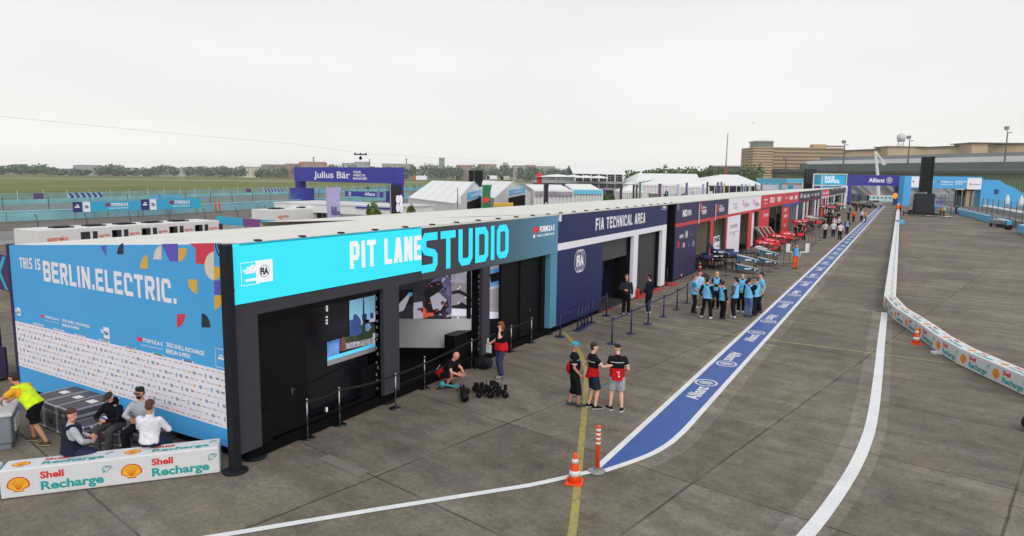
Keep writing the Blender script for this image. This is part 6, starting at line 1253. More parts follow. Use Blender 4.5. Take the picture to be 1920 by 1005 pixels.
# ---- cyan barriers on the far side of the track, banners and fence behind
GCY = 'cyan barriers across the race track'
t = thing('track_barrier', 'cyan barrier length', 'barrier', (-91, -10, 0), 0, GCY); MB().box(-.9, 0, 0, 9.94, 0, 1.15, .05).build('barrier', M_CYANB, t); MB().box(-.95, .05, 0, 9.94, 1.152, 1.22).build('cap', C('pale_cyan', (150, 200, 206)), t)
mb = MB()
for y in (.2, 5.2): mb.cyl((-1.2, y, 0), (-1.2, y, 2.9), .05, n=8)
mb.build('fence_post', M_POST, t); MB().poly([(-1.2, .2, 1.2), (-1.2, 10.2, 1.2), (-1.2, 10.2, 2.4), (-1.2, .2, 2.4)]).build('net', mat('thin_cyan_net', (120, 172, 186), .7, noise=.2, scale=.4, alpha=.3), t)
t['label'] = 'cyan track barrier length hidden behind the blue board'
for i in range(1, 15):
    y = -10 + i * 10; x = -91 if y < 60 else -91 - (y - 60) * .24; copy_at(t, '%s cyan track barrier length with netting, counted from the left' % ORD[i - 1], (x, y, 0), 0 if y < 60 else math.atan(.24))
def face_panel(name, label, cat, u0, u1, vt, vb, D0, D1, m, th=.08, group=None):
    """an upright panel between two photo directions at given distances; returns thing and its corner frame"""
    a, b = Dp(u0, vb, D0), Dp(u1, vb, D1); zt = Dp(u0, vt, D0).z; z0 = (a.z + b.z) / 2; R = Vector((b.x - a.x, b.y - a.y, 0)); L = R.length; R.normalize()
    t = thing(name, label, cat, (a.x, a.y, 0), math.atan2(R.y, R.x), group); MB().box(0, L, 0, th, max(z0, .02), zt).build('panel', m, t); return t, L, max(z0, .02), zt
LX, LU = Vector((1, 0, 0)), Vector((0, 0, 1))
M_PB = C('purple_block', (64, 44, 108)); M_CYB = C('cyan_banner', (54, 170, 210))
for k, (ua, ub, vt, vb, l) in enumerate(((137, 265, 379, 398, 'nearer cyan banner with purple and white squares across the track'), (265, 377, 374, 394, 'farther cyan banner with purple and white squares across the track'))):
    Xb = -88.5; a, b = fx(ua, vb, Xb), fx(ub, vb, Xb); zt = fx(ua, vt, Xb)[2]; L = b[1] - a[1]; z0 = max(a[2], .1)
    t = thing('track_banner', l, 'banner', (Xb, a[1], 0), PI / 2, 'cyan sponsor banners across the track'); MB().box(0, L, 0, .08, z0, zt).build('panel', M_CYB, t); mb = MB()
    for x in np.arange(.3, L, 4): mb.cyl((x, .12, 0), (x, .12, zt), .04, n=8)
    mb.build('leg', M_POST, t); h = zt - z0; s = L / 1.0
    MB().box(0, L * .125, -.02, -.002, z0, zt).build('square', M_PB, t); MB().box(L * .14, L * .24, -.02, -.002, z0, zt).build('square', M_WHITE, t)
    m = MB(); word(m, 'ABB', (L * .45, -.01, z0 + h * .5), (L * .53, -.01, z0 + h * .5), LU, h * .3, .08); m.build('logo', C('dark_red_print', (150, 50, 70)), t); m = MB(); word(m, 'FORMULA E', (L * .55, -.01, z0 + h * .5), (L * .80, -.01, z0 + h * .5), LU, h * .3, .04); word(m, 'WORLD CHAMPIONSHIP', (L * .5, -.01, z0 + h * .2), (L * .80, -.01, z0 + h * .2), LU, h * .14, .02); rect2d(m, (L * .06, -.021, z0 + h * .5), LX, LU, L * .07, h * .12); rect2d(m, (L * .065, -.021, z0 + h * .68), LX, LU, L * .035, h * .12); m.build('lettering', M_WHITE, t)
    m = MB(); word(m, 'FIA', (L * .165, -.022, z0 + h * .35), (L * .22, -.022, z0 + h * .35), LU, h * .28, .05); m.build('logo', M_DEEP, t)
# far fence: posts with printed netting, chevrons and purple squares
fa = [gp(-200, 392), gp(0, 384), gp(400, 368.5), gp(760, 357), gp(1020, 350)]
FL = resamp(fa, 34); GFF = 'printed fence panels at the edge of the airfield'
M_CHEV = C('chevron_navy', (58, 66, 124)); rr = random.Random(2)
for i in range(33):
    a, b = FL[i], FL[i + 1]; d = b - a; L = np.hypot(*d); k = ('net', 'net', 'purple', 'chevron', 'net', 'plain')[i % 6]
    t = thing('fence_panel', '%s panel of the far airfield fence, counted from the left, %s' % ((ORD + ['twenty-' + o for o in ORD[:9]] + ['thirtieth'] + ['thirty-' + o for o in ORD[:4]])[i], {'net': 'cyan netting', 'purple': 'purple square', 'chevron': 'navy chevrons', 'plain': 'plain blue'}[k]), 'fence', (a[0], a[1], 0), math.atan2(d[1], d[0]), GFF)
    MB().box(0, L, 0, .3, 0, .75).build('base', M_CYANB if k != 'plain' else M_BLUEB, t); mb = MB()
    for x in (0, L / 2): mb.cyl((x, .4, 0), (x, .4, 2.45), .05, n=6)
    mb.build('fence_post', C('pale_post', (190, 196, 196)), t); MB().poly([(0, .4, .75), (L, .4, .75), (L, .4, 1.9), (0, .4, 1.9)]).build('net', M_NETC, t)
    if k == 'purple': MB().box(L * .3, L * .3 + 2.0, .28, .36, .5, 1.85).build('square', C('dusty_purple', (96, 76, 120)), t)
    if k == 'chevron':
        MB().box(0, L * .8, .28, .36, .3, 1.7).build('panel', C('pale_blue_print', (160, 190, 214)), t); mb = MB(); n = 6; w = L * .8 / n
        for q in range(n): x = q * w; mb.poly([(x, .275, .3), (x + w * .5, .275, .3), (x + w, .275, 1.0), (x + w * .5, .275, 1.0)]).poly([(x + w * .5, .275, 1.0), (x + w, .275, 1.0), (x + w * .5, .275, 1.7), (x, .275, 1.7)])
        mb.build('chevron', M_CHEV, t)
# ---- start gantry
a, b = Dp(552, 340, 130), Dp(745, 343, 113); R = Vector((b.x - a.x, b.y - a.y, 0)); L = R.length; R.normalize(); t = thing('sponsor_gantry', 'royal blue gantry over the race track lettered Julius Bär', 'gantry', (a.x, a.y, 0), math.atan2(R.y, R.x))
MB().box(0, L, 0, 1.6, 4.6, 7.25).build('beam', M_NAVYG, t); mb = MB(); mb.box(.1, 1.5, .1, 1.5, 3.3, 4.6).box(L - 1.6, L - .1, .1, 1.5, 3.3, 4.6); mb.build('column', C('royal_dark', (46, 48, 128)), t)
MB().box(-1.3, 3.3, -.2, 2, 0, 3.35).build('column_base', M_NAVYG, t); MB().box(L - 2.6, L - .6, -.2, 2, 0, 3.35).build('column_base', M_NAVYG, t)
mb = MB(); word(mb, 'Julius Bär', (L * .215, 0, 5.35), (L * .575, 0, 5.35), LU, 1.15, .018)
for i, w_ in enumerate(('YOUR', 'WEALTH', 'MANAGER')): word(mb, w_, (L * .605, 0, 6.25 - i * .55), (L * (.605 + (.075, .112, .132)[i]), 0, 6.25 - i * .55), LU, .38, .03)
# slab serifs
for x in (.222, .262, .300, .326, .352, .452, .505, .555): rect2d(mb, (L * x, 0, 5.36), LX, LU, .42, .09, .006)
mb.build('lettering', M_WHITE, t)
t, L, z0, z1 = face_panel('sponsor_board', 'low indigo board with a round emblem right of the blue gantry leg, white Allianz lettering', 'banner', 648, 718, 358, 369, 118, 112, M_NAVYG); m = MB(); word(m, 'Allianz', (L * .52, 0, z0 + .25), (L * .8, 0, z0 + .25), LU, .5, .03); disc2d(m, (L * .88, 0, z0 + .45), LX, LU, .34, .26, 16); disc2d(m, (L * .12, 0, z0 + .45), LX, LU, .34, .2, 16); m.build('lettering', M_WHITE, t)
# cable camera and its wire
mb = MB(); pts = [Dp(-140, 204, 52), Dp(0, 218, 58), Dp(280, 246, 72), Dp(560, 271, 88), Dp(676, 287.5, 96), Dp(1080, 311, 128)]
mb.tube([tuple(p) for p in pts], .011, 6); tag(mb.build('overhead_cable', C('cable_grey', (170, 170, 172)), None, True), 'thin overhead cable sagging across the sky on the left', 'cable')
c = Dp(676, 289.5, 96); t = thing('cable_camera', 'dark camera dolly hanging on the overhead cable above the blue gantry', 'camera', c, math.atan2((Vector(dep(700, 300, 96)) - Vector(dep(650, 300, 96))).y, (Vector(dep(700, 300, 96)) - Vector(dep(650, 300, 96))).x))
MB().box(-.9, .9, -.12, .12, -.1, .06, .03).build('dolly', M_DKMET, t); MB().lathe([(.06, -.2), (.1, -.3), (.22, -.42), (.22, -.62), (.1, -.75)], 12).build('camera_head', M_CAMB, t, True); mb = MB()
for x in (-.75, 0, .75): mb.cyl((x, -.06, .1), (x, .06, .1), .12, n=12)
mb.build('pulley', M_DKMET, t)
# ---- marquees
def marquee(label, gl, gr, apx, e2, ze, group='white marquees of the paddock', wall=None, sign=None, door=False):
    """gable corners (left, right) and apex in the photo, far/near eave end e2; ze = eave height"""
    A, Bq = Vector(gp(*gl, ze)), Vector(gp(*gr, ze)); E2 = Vector(gp(*e2, ze)); dr = E2 - A
    d = Vector(ROT @ _ray(*apx)); g = Bq - A; n = Vector((g.y, -g.x, 0)); s = (A - Vector((0, 0, CAM_H))).dot(n) / d.dot(n); P = Vector((0, 0, CAM_H)) + d * s
    t = thing('marquee', label, 'tent', (A.x, A.y, 0), 0, group); o = Vector((A.x, A.y, 0)); q = lambda p: tuple(Vector(p) - o); f = lambda p: (p.x - o.x, p.y - o.y, 0)
    A2, B2, P2 = A + dr, Bq + dr, P + dr; ou = (g.normalized() * .25)
    mb = MB(); n_ = 5
    for i in range(n_):
        for (x, y) in ((A - ou, P), (P, Bq + ou)):
            r0, r1 = dr * (i / n_), dr * ((i + 1) / n_); mb.poly([q(x + r0), q(x + r1), q(y + r1), q(y + r0)])
    mb.build('roof', M_TENT, t)
    mb = MB(); mb.poly([f(A), q(A), q(A2), f(A2)]).poly([f(Bq), q(Bq), q(B2), f(B2)]).poly([f(A2), q(A2), q(P2), q(B2), f(B2)]); mb.build('side_wall', wall or M_TENTW, t)
    MB().poly([f(A), q(A), q(P), q(Bq), f(Bq)]).build('gable', M_TENTW, t)
    mb = MB(); 
    for a_, b_ in ((A - ou, P), (P, Bq + ou)): mb.bar(q(a_), q(b_), .12, .14)
    mb.bar(f(A), q(A), .14).bar(f(Bq), q(Bq), .14).bar(q(A), q(A2), .12)
    for i in range(1, n_): mb.bar(q(A + dr * (i / n_) - ou), q(P + dr * (i / n_)), .05, .05)
    mb.build('frame', C('frame_pale', (206, 206, 208)), t); nn = Vector((g.y, -g.x, 0)).normalized(); nn = nn if nn.dot(A) < 0 else -nn
    if sign:
        s0, s1, zlo, zhi, txt = sign; p0_, p1_ = A + g * s0, A + g * s1; mb = MB(); mb.hexa([q(up(p0_, zlo)), q(up(p1_, zlo)), q(up(p1_, zlo) + nn * .08), q(up(p0_, zlo) + nn * .08), q(up(p0_, zhi)), q(up(p1_, zhi)), q(up(p1_, zhi) + nn * .08), q(up(p0_, zhi) + nn * .08)]); sg = mb.build('sign', C('sign_blue', (92, 174, 220)), t)
        m = MB(); a_, b_ = up(p0_.lerp(p1_, .2), zlo + (zhi - zlo) * .3) + nn * .09, up(p0_.lerp(p1_, .8), zlo + (zhi - zlo) * .3) + nn * .09; [rect2d(m, tuple(Vector(q(a_)).lerp(Vector(q(b_)), .1 + .2 * i) + Vector((0, 0, .14)) + nn * .004), g.normalized(), LU, .09 * (b_ - a_).length, (zhi - zlo) * (.38, .3, .4, .26, .36)[i]) for i in range(5)]; m.build('print', M_WHITE, sg)
    if door: p0_, p1_ = A + g * .3, A + g * .8; MB().hexa([q(up(p0_, 0)), q(up(p1_, 0)), q(up(p1_, 0) + nn * .05), q(up(p0_, 0) + nn * .05), q(up(p0_, ze - .25)), q(up(p1_, ze - .25)), q(up(p1_, ze - .25) + nn * .05), q(up(p0_, ze - .25) + nn * .05)]).build('doorway', M_BLK2, t)
    return t
marquee('white gabled marquee with a blue sign, nearest the black flag', (853.5, 382), (909, 364), (888, 341), (765, 371), 3.5, sign=(.30, .80, 3.45, 4.25, 'BERLIN'), door=True)
marquee('second white gabled marquee with a blue sign, right of the green flag', (928, 372), (994, 360), (962, 340.5), (866, 362), 3.5, sign=(.32, .78, 3.55, 4.25, 'WELCOME'), door=True)
def pagoda(label, pts_e, pts_r, ze, zr, D, group='white marquees of the paddock', glass=False, lip=None):
    """hipped marquee: front eave left/right in photo px (on height ze), ridge ends"""
    (u0, u1), depth = pts_e, D[1]; A, Bq = Dp(u0, hor(u0), D[0]), Dp(u1, hor(u1), D[0]); A.z = Bq.z = ze; bk = Vector((A.x, A.y, 0)).normalized() * 0 + Vector(ROT @ np.array([0, 0, 1.0])); bk.z = 0; bk.normalize(); A2, B2 = A + bk * depth, Bq + bk * depth
    R0, R1 = Dp(pts_r[0], hor(pts_r[0]), D[0] + depth / 2), Dp(pts_r[1], hor(pts_r[1]), D[0] + depth / 2); R0.z = R1.z = zr
    t = thing('marquee', label, 'tent', (A.x, A.y, 0), 0, group); o = Vector((A.x, A.y, 0)); q = lambda p: tuple(Vector(p) - o)
    MB().poly([q(A), q(Bq), q(R1), q(R0)]).poly([q(Bq), q(B2), q(R1)]).poly([q(B2), q(A2), q(R0), q(R1)]).poly([q(A2), q(A), q(R0)]).build('roof', M_TENT, t)
    mb = MB()
    for p_, r_p in ((A, Bq), (Bq, B2), (B2, A2), (A2, A)): mb.poly([q(up(p_, 0)), q(up(r_p, 0)), q(r_p), q(p_)])
    mb.build('side_wall', M_TENTW if not glass else C('tent_glazing', (40, 46, 52), rough=.2), t); mb = MB(); n_ = 10
    for i in range(n_ + 1): p_ = A.lerp(Bq, i / n_) - bk * .08; mb.bar(q(up(p_, 0)), q(up(p_, ze)), .14)
    mb.bar(q(A - bk * .08), q(Bq - bk * .08), .16, .3); mb.build('frame', M_TENT, t)
    if lip: m_, z0_, z1_ = lip; MB().hexa([q(up(A - bk * .3, z0_)), q(up(Bq - bk * .3, z0_)), q(up(Bq - bk * .2, z0_)), q(up(A - bk * .2, z0_)), q(up(A - bk * .3, z1_)), q(up(Bq - bk * .3, z1_)), q(up(Bq - bk * .2, z1_)), q(up(A - bk * .2, z1_))]).build('valance', m_, t)
    return t
def zpx(u, v, D): return float(Dp(u, v, D).z)
def hip(label, u0, u1, ve, r0, r1, vr, D, dpt, **k): return pagoda(label, (u0, u1), (r0, r1), zpx((u0 + u1) / 2, ve, D), zpx((r0 + r1) / 2, vr, D + dpt / 2), (D, dpt), **k)
hip('low white marquee with a striped yellow and violet valance behind the roof', 1003, 1074, 358, 985, 1052, 346, 74, 14, lip=(C('violet_yellow', (150, 140, 150), noise=.3, scale=.8), zpx(1040, 367, 74), zpx(1040, 359, 74)))
hip('low white marquee with a light blue valance behind the roof', 1076, 1130, 357, 1060, 1108, 345, 76, 14, lip=(C('sign_blue2', (104, 186, 214)), zpx(1100, 364, 76), zpx(1100, 356, 76)))
hip('white pyramid-topped marquee in front of the larger hall tent', 1203, 1274, 347, 1232, 1244, 334, 118, 20)
hip('large white hall tent right of the hospitality deck', 1194, 1318, 346, 1196, 1306, 325.5, 135, 26)
hip('wide white hipped marquee with dark glazing below, left of the airport tower', 1300, 1436, 347.5, 1352, 1383, 327.5, 176, 36, glass=True)
hip('small white pagoda tent beside the black and red flags', 1168, 1206, 360, 1180, 1190, 347, 92, 8)
hip('small white tent between the two purple flags', 1276, 1330, 351, 1290, 1318, 344, 122, 8)
# hospitality deck
D_ = 150; a, b = Dp(1078, 340, D_), Dp(1168, 340, D_); R = Vector((b.x - a.x, b.y - a.y, 0)); L = R.length; R.normalize(); t = thing('hospitality_deck', 'two-storey hospitality deck with white gabled roof and dark glazed floors', 'building', (a.x, a.y, 0), math.atan2(R.y, R.x))
z_ = lambda v: zpx(1120, v, D_); W_ = 22
MB().poly([(-.5, -.3, z_(326)), (L + .4, -.3, z_(327)), (L + .4, W_ / 2, z_(311) + .3), (-.5, W_ / 2, z_(311) + .3)]).poly([(-.5, W_ + .3, z_(326)), (L + .4, W_ + .3, z_(326)), (L + .4, W_ / 2, z_(311) + .3), (-.5, W_ / 2, z_(311) + .3)]).poly([(L + .35, 0, z_(327)), (L + .35, W_, z_(327)), (L + .35, W_ / 2, z_(311) + .3)]).build('roof', M_TENT, t)
MB().box(.3, L - .1, .6, W_ - .6, z_(340), z_(327)).build('glazing', C('deck_glass', (46, 50, 56), rough=.25, noise=.3, scale=.7), t); mb = MB()
for v in (340, 352): mb.box(-9, L + .6, -1.2, W_, z_(v) - .5, z_(v))
mb.build('deck', C('deck_edge', (158, 160, 162)), t); mb = MB(); mb.box(-8.6, L, 0, W_ - 1, .4, z_(341) - .6); mb.build('lower_floor', C('deck_grey', (84, 88, 92), noise=.3, scale=.6), t)  # mottled mid grey for the lower floor
mb = MB()
for x in np.linspace(0, L, 7): mb.bar((x, 0, z_(352)), (x, 0, z_(327)), .22)
mb.build('column', M_TENT, t); mb = MB()
for z0 in (z_(340), z_(352)):
    for x in np.arange(-8.9, L + .5, 1.5): mb.bar((x, -1.1, z0), (x, -1.1, z0 + 1.1), .06)
    mb.bar((-9, -1.1, z0 + 1.1), (L + .5, -1.1, z0 + 1.1), .08).bar((-9, -1.1, z0 + .6), (L + .5, -1.1, z0 + .6), .05)
mb.build('railing', C('rail_grey', (150, 154, 158)), t)
def parasol(u, v, D, l, r=2.2):
    p = Dp(u, v, D); t = thing('parasol', l, 'parasol', (p.x, p.y, p.z - 2.6), 0, 'white parasols on the hospitality terrace'); MB().lathe([(r, 2.1), (r * .5, 2.45), (.05, 2.65)], 8).build('canopy', M_TENT, t); MB().cyl((0, 0, 0), (0, 0, 2.5), .05, n=8).build('pole', M_ALU, t)
parasol(1045, 327, 140, 'large white parasol farthest left on the hospitality terrace', 4.2); parasol(1075, 328, 142, 'white parasol at the left end of the hospitality roof', 3)
parasol(1099, 329, 146, 'white parasol in front of the left glazing of the deck', 2.4); parasol(1122, 329.5, 146, 'white parasol in front of the middle glazing of the deck', 2.4); parasol(1206, 331.5, 125, 'small white parasol right of the hospitality deck', 1.8)
t, L, z0, z1 = face_panel('event_letters', 'tall red sculptural numeral sign left of the hospitality deck', 'sign', 1007, 1016, 324, 345, 140, 140, M_RED, .6); MB().box(.1, L * .6, -.3, .9, 0, z0 + .9).build('base', M_RED, t)
# speakers, low white cabins, buses
for u0, u1, l in ((879, 888, 'left black loudspeaker stack in front of the distant trees'), (889.5, 905, 'right black loudspeaker stack in front of the distant trees')):
    t, L, z0, z1 = face_panel('speaker_stack', l, 'loudspeaker', u0, u1, 319.5, 341, 100, 100, M_CAMB, .9); mb = MB()
    for i in range(5): mb.box(.04, L - .04, -.04, -.0, z0 + i * (z1 - z0) / 5 + .05, z0 + (i + 1) * (z1 - z0) / 5 - .05)
    mb.build('cabinet', M_CAMB, t); MB().box(.1, L - .1, .1, .5, 0, z0).build('tower', M_DKMET, t)
t, L, z0, z1 = face_panel('white_cabin', 'long low white cabin with a navy roof line behind the lavender flag', 'cabin', 515, 742, 381, 400, 58, 52, C('cabin_white', (226, 225, 226), noise=.03), 5); MB().box(-.1, L + .1, -.05, 5.1, z1, z1 + .12).build('roof', C('cabin_roof', (206, 206, 210)), t); MB().box(L * .7, L * .98, -.1, -.02, z1 - .12, z1 + .02).build('roof_line', M_NAVYG, t); MB().box(L * .86, L * .92, -.03, 0, .4, z1 - .3).build('door', M_TENTW, t)
for u0, u1, vt, vb, D0, m, l in ((780, 800, 329.5, 337, 330, M_WHITE, 'white van with an orange nose parked far off on the airfield'), (918, 932, 329, 336, 340, M_WHITE, 'white van parked on the airfield right of the speaker stacks'), (944, 956, 330, 337, 330, C('van_beige', (190, 180, 170)), 'pale van with a dark cab on the airfield')):
    t, L, z0, z1 = face_panel('parked_van', l, 'van', u0, u1, vt, vb, D0, D0, m, 2); MB().box(-1.3, .0, 0, 2, z0, z0 + (z1 - z0) * .72, .1).build('cab', M_OR if 'orange' in l else M_CAMB, t); mb = MB()
    for x in (-.6, L - .8): mb.cyl((x, -.05, .4), (x, .2, .4), .4, n=12)
    mb.build('wheel', M_BLACK, t)
# ---- feather flags
M_FP = C('flag_pole', (180, 182, 184), metal=.4)
def flag(label, u0, u1, vt, D, rgb, text=None, tcol=None, lean=0, star=False):
    p = Dp((u0 + u1) / 2, hor(0), D); zt = zpx(u0, vt, D); w = (u1 - u0) * D / 1280; t = thing('feather_flag', label, 'flag', (p.x, p.y, 0), math.atan2(ROT[1, 0], ROT[0, 0]), 'feather flags behind the pit building')
    MB().cyl((-w / 2, 0, 0), (-w / 2 + lean * .6, 0, zt), .03, n=8).build('pole', M_FP, t); n = 8; mb = MB(); z0 = min(1.0, zt - 3)
    for i in range(n):
        a, b = z0 + (zt - z0) * i / n, z0 + (zt - z0) * (i + 1) / n; f = lambda z: lean * (z - z0) / (zt - z0); ya, yb = .06 * math.sin(i * 1.1), .06 * math.sin((i + 1) * 1.1)
        mb.poly([(-w / 2 + f(a), ya * .2, a), (w * .38 + f(a) * .6, ya, a), (w * .38 + f(b) * .6 + (.12 * w if i == n - 1 else 0), yb, b), (-w / 2 + f(b), yb * .2, b)])
    fl = mb.build('cloth', mat('flagcloth_%d_%d_%d' % rgb, rgb, .7, noise=.08), t, True)
    if text:
        m = MB(); s, size, zc = text; o = Vector((size * .5, -.08, zc)); word(m, s, o, o + Vector((0, 0, size * len(s) * 1.05)), (-1, 0, 0), size, .05); m.build('lettering', tcol or M_WHITE, t)
    if star:
        m = MB(); P = [((.33 if i % 2 == 0 else .14) * math.sin(PI * i / 5), (.33 if i % 2 == 0 else .14) * math.cos(PI * i / 5)) for i in range(10)]; m.add2d([(0, 0)] + P, [(0, 1 + (i + 1) % 10, 1 + i) for i in range(10)], (0, -.09, zt - 1.2), (1, 0, 0), (0, 0, 1), .004); m.build('emblem', M_LOGOR, t); m = MB(); rect2d(m, (0, -.09, zt - 2.6), (1, 0, 0), (0, 0, 1), .22, 1.2); m.build('lettering', M_WHITE, t)
FD = 46
flag('broad lavender feather flag with faint script', 615, 642, 351.5, 44, (170, 164, 204), ('F', .5, 3.4), C('slate2', (90, 90, 130)), -.2)
flag('broad black feather flag with white letters SS', 735, 757, 348.5, 46, (30, 30, 34), ('ss', .56, 3.5), M_WHITE, -.25)
flag('green feather flag with a red star', 903, 921, 346.5, 54, (36, 112, 70), None, None, .1, True)
flag('black feather flag with small white script in front of the valance', 1020, 1030, 345, 66, (34, 34, 48), ('I', .14, 3.4))
for u0, u1, vt, D, rgb, l in ((1163, 1169, 350, 74, (52, 44, 50), 'dark feather flag with pale upper stripe by the small pagoda tent'), (1187.5, 1192, 346, 76, (40, 34, 40), 'black half of the black and red flag pair'), (1193, 1197.5, 346, 77, (110, 34, 44), 'dark red half of the black and red flag pair'), (1199, 1204, 341, 84, (60, 124, 120), 'teal feather flag beside the black and red pair'), (1235.5, 1242, 344.5, 84, (110, 56, 108), 'purple feather flag in front of the pyramid marquee'), (1270.5, 1275, 345, 88, (172, 168, 206), 'pale lavender feather flag right of the pyramid marquee'), (1287, 1291.5, 342.5, 90, (70, 86, 118), 'slate blue feather flag with a crossbar stand'), (1318, 1322.5, 345, 94, (160, 140, 184), 'mauve feather flag left of the glazed marquee'), (1326, 1330, 341, 96, (52, 52, 60), 'charcoal feather flag at the eave of the glazed marquee'), (1345.5, 1350, 341.5, 98, (66, 72, 116), 'navy feather flag before the glazed marquee'), (1352, 1356.5, 341, 98, (118, 102, 158), 'violet feather flag before the glazed marquee'), (1358, 1361.5, 344, 98, (206, 168, 92), 'amber feather flag before the glazed marquee'), (1391, 1394.5, 345, 102, (110, 120, 140), 'grey feather flag right of the amber one'), (1399, 1402, 345.5, 104, (136, 132, 186), 'periwinkle feather flag before the glazed marquee corner'), (1406, 1409, 345, 106, (196, 196, 206), 'white feather flag before the glazed marquee corner'), (1417, 1420, 344, 108, (76, 82, 90), 'dark grey feather flag near the light blue structure'), (1428, 1432, 344, 110, (120, 84, 150), 'last purple feather flag near the light blue structure')):
    cx_ = ((u0 + u1) / 2 - CX) / F_PX; D = 28 / -(ROT[0, 0] * cx_ + ROT[0, 2]) + 3; flag(l, u0, u1, vt, D, rgb)
for u, v0, v1, D, l in ((858, 352, 384, 60, 'thin white flagpole in front of the nearest gabled marquee'),):
    a = Dp(u, v0, D); t = thing('flag_pole', l, 'pole', (a.x, a.y, 0)); MB().cyl((0, 0, 0), (0, 0, a.z), .035, n=8).build('pole', M_POST, t); MB().poly([(.03, 0, a.z - .6), (.35, .05, a.z - .7), (.3, .05, a.z - 1.4), (.03, 0, a.z - 1.3)]).build('pennant', M_TENT, t)
# yellow and white goods on the paddock seen over the roof
t, L, z0, z1 = face_panel('awning', 'ochre awning edge between the green flag and the second gabled marquee', 'awning', 925, 962, 381, 388, 62, 62, C('ochre_awning', (210, 168, 70)), 2); MB().box(.1, .2, .1, 1.9, 0, z0).box(L - .2, L - .1, .1, 1.9, 0, z0).build('leg', M_ALU, t)
for u0, u1, vt, vb, D0, m, l in ((1221, 1240, 363, 372, 97, C('hedge_grey', (120, 124, 112)), 'grey planter row by the purple flag'), (1248, 1268, 364, 371, 104, C('car_bluewhite', (190, 204, 220)), 'pale blue and white vehicle roof by the lavender flag'), (1300, 1336, 359, 367, 122, C('cabin_pale', (216, 218, 222)), 'pale flat cabin near the slate blue flag'), (1420, 1460, 347, 356, 172, C('cabin_cool', (200, 206, 212)), 'pale cabin in front of the light blue structure')):
    t, L, z0, z1 = face_panel('paddock_unit', l, 'cabin', u0, u1, vt, vb, D0, D0, m, 2); MB().box(-.05, L + .05, -.05, 2.05, z1, z1 + .08).build('roof', M_TENTW, t); MB().box(.1, L - .1, .1, 1.9, 0, z0).build('base', M_DKMET, t)
t, L, z0, z1 = face_panel('banner_wall', 'teal and purple banner strip behind the roof left of the lavender flag', 'banner', 405, 512, 405, 424, 50, 46, M_CYB, .1); MB().box(L * .5, L * .8, -.03, 0, z0, z1).build('square', C('magenta_print', (120, 70, 130)), t); mb = MB()
for x in (.2, L / 2, L - .2): mb.bar((x, .2, 0), (x, .2, z1), .06)
mb.build('leg', M_POST, t)
# track workers in orange by the wall
for u, v, l in ((405, 399, 'left of two track workers in orange overalls beside the race track'), (412, 398, 'right of two track workers in orange overalls beside the race track')):
    person(l, tuple(gp(u, v)), 30, 1.78, top=(236, 92, 50), sleeve='long', legs=(224, 84, 44), near=False, shoe=(40, 40, 40))
# ================================================================ trees, woodland, city edge
def leafmat(name, a, b):
    m = bpy.data.materials.new(name); m.use_nodes = True; nt = m.node_tree; bs = nt.nodes['Principled BSDF']; bs.inputs['Roughness'].default_value = .8; bs.inputs['Specular IOR Level'].default_value = .15
    g = N(nt, 'ShaderNodeNewGeometry'); n = N(nt, 'ShaderNodeTexNoise'); n.inputs['Scale'].default_value = .18; n.inputs['Detail'].default_value = 4; nt.links.new(g.outputs['Position'], n.inputs['Vector'])
    mx = N(nt, 'ShaderNodeMath', operation='ADD'); nt.links.new(n.outputs[0], mx.inputs[0]); ra = N(nt, 'ShaderNodeMath', operation='MULTIPLY_ADD'); nt.links.new(g.outputs['Random Per Island'], ra.inputs[0]); ra.inputs[1].default_value = .5; ra.inputs[2].default_value = -.25; nt.links.new(ra.outputs[0], mx.inputs[1])
    r = N(nt, 'ShaderNodeValToRGB'); r.color_ramp.elements[0].position = .3; r.color_ramp.elements[0].color = (*lin(a), 1); r.color_ramp.elements[1].position = .75; r.color_ramp.elements[1].color = (*lin(b), 1); nt.links.new(mx.outputs[0], r.inputs[0]); nt.links.new(r.outputs[0], bs.inputs['Base Color']); return m
L_FAR = leafmat('hazed_far_leaves', (86, 106, 92), (122, 138, 114)); L_MID = leafmat('mid_leaves', (58, 84, 48), (106, 128, 76)); L_BUSH = leafmat('bush_leaves', (60, 84, 34), (120, 146, 66))  # far leaf greens paled: distance haze is put into their colour
def crown(mb, c, rx, rz, n, leaf, rr):
    """leaf clumps spread through an uneven crown volume"""
    lobes = [(rr.uniform(-.5, .5), rr.uniform(-.5, .5), rr.uniform(-.35, .5), rr.uniform(.4, .65)) for _ in range(6)] + [(0, 0, 0, .7)]
    for _ in range(n):
        lx, ly, lz, lr = rr.choice(lobes); a, b, k = rr.uniform(0, 2 * PI), math.acos(rr.uniform(-1, 1)), lr * rr.uniform(.55, 1.0) ** .5
        p = Vector((c[0] + rx * (lx + k * math.sin(b) * math.cos(a)), c[1] + rx * (ly + k * math.sin(b) * math.sin(a)), c[2] + rz * (lz + k * math.cos(b))))
        s = leaf * rr.uniform(.6, 1.3); u = Vector((rr.gauss(0, 1), rr.gauss(0, 1), rr.gauss(0, .6))).normalized(); v = u.cross(Vector((rr.gauss(0, 1), rr.gauss(0, 1), rr.gauss(0, 1)))).normalized()
        mb.poly([tuple(p - u * s), tuple(p - v * s * .7), tuple(p + u * s), tuple(p + v * s * .7)])
prof = [(-120, 308), (0, 308), (30, 307), (60, 306), (92, 308), (105, 314), (136, 315), (190, 311), (200, 306), (228, 307), (235, 313), (285, 312), (300, 306), (322, 309), (340, 311), (365, 309), (400, 311), (415, 308), (430, 311), (455, 309), (480, 312), (500, 311), (550, 309), (615, 311), (622, 305), (640, 309), (700, 308), (745, 309), (780, 307), (798, 303), (812, 306), (850, 309), (880, 309), (905, 307), (930, 308), (946, 304), (952, 304), (960, 309), (1000, 309), (1040, 312), (1080, 314), (1130, 315)]
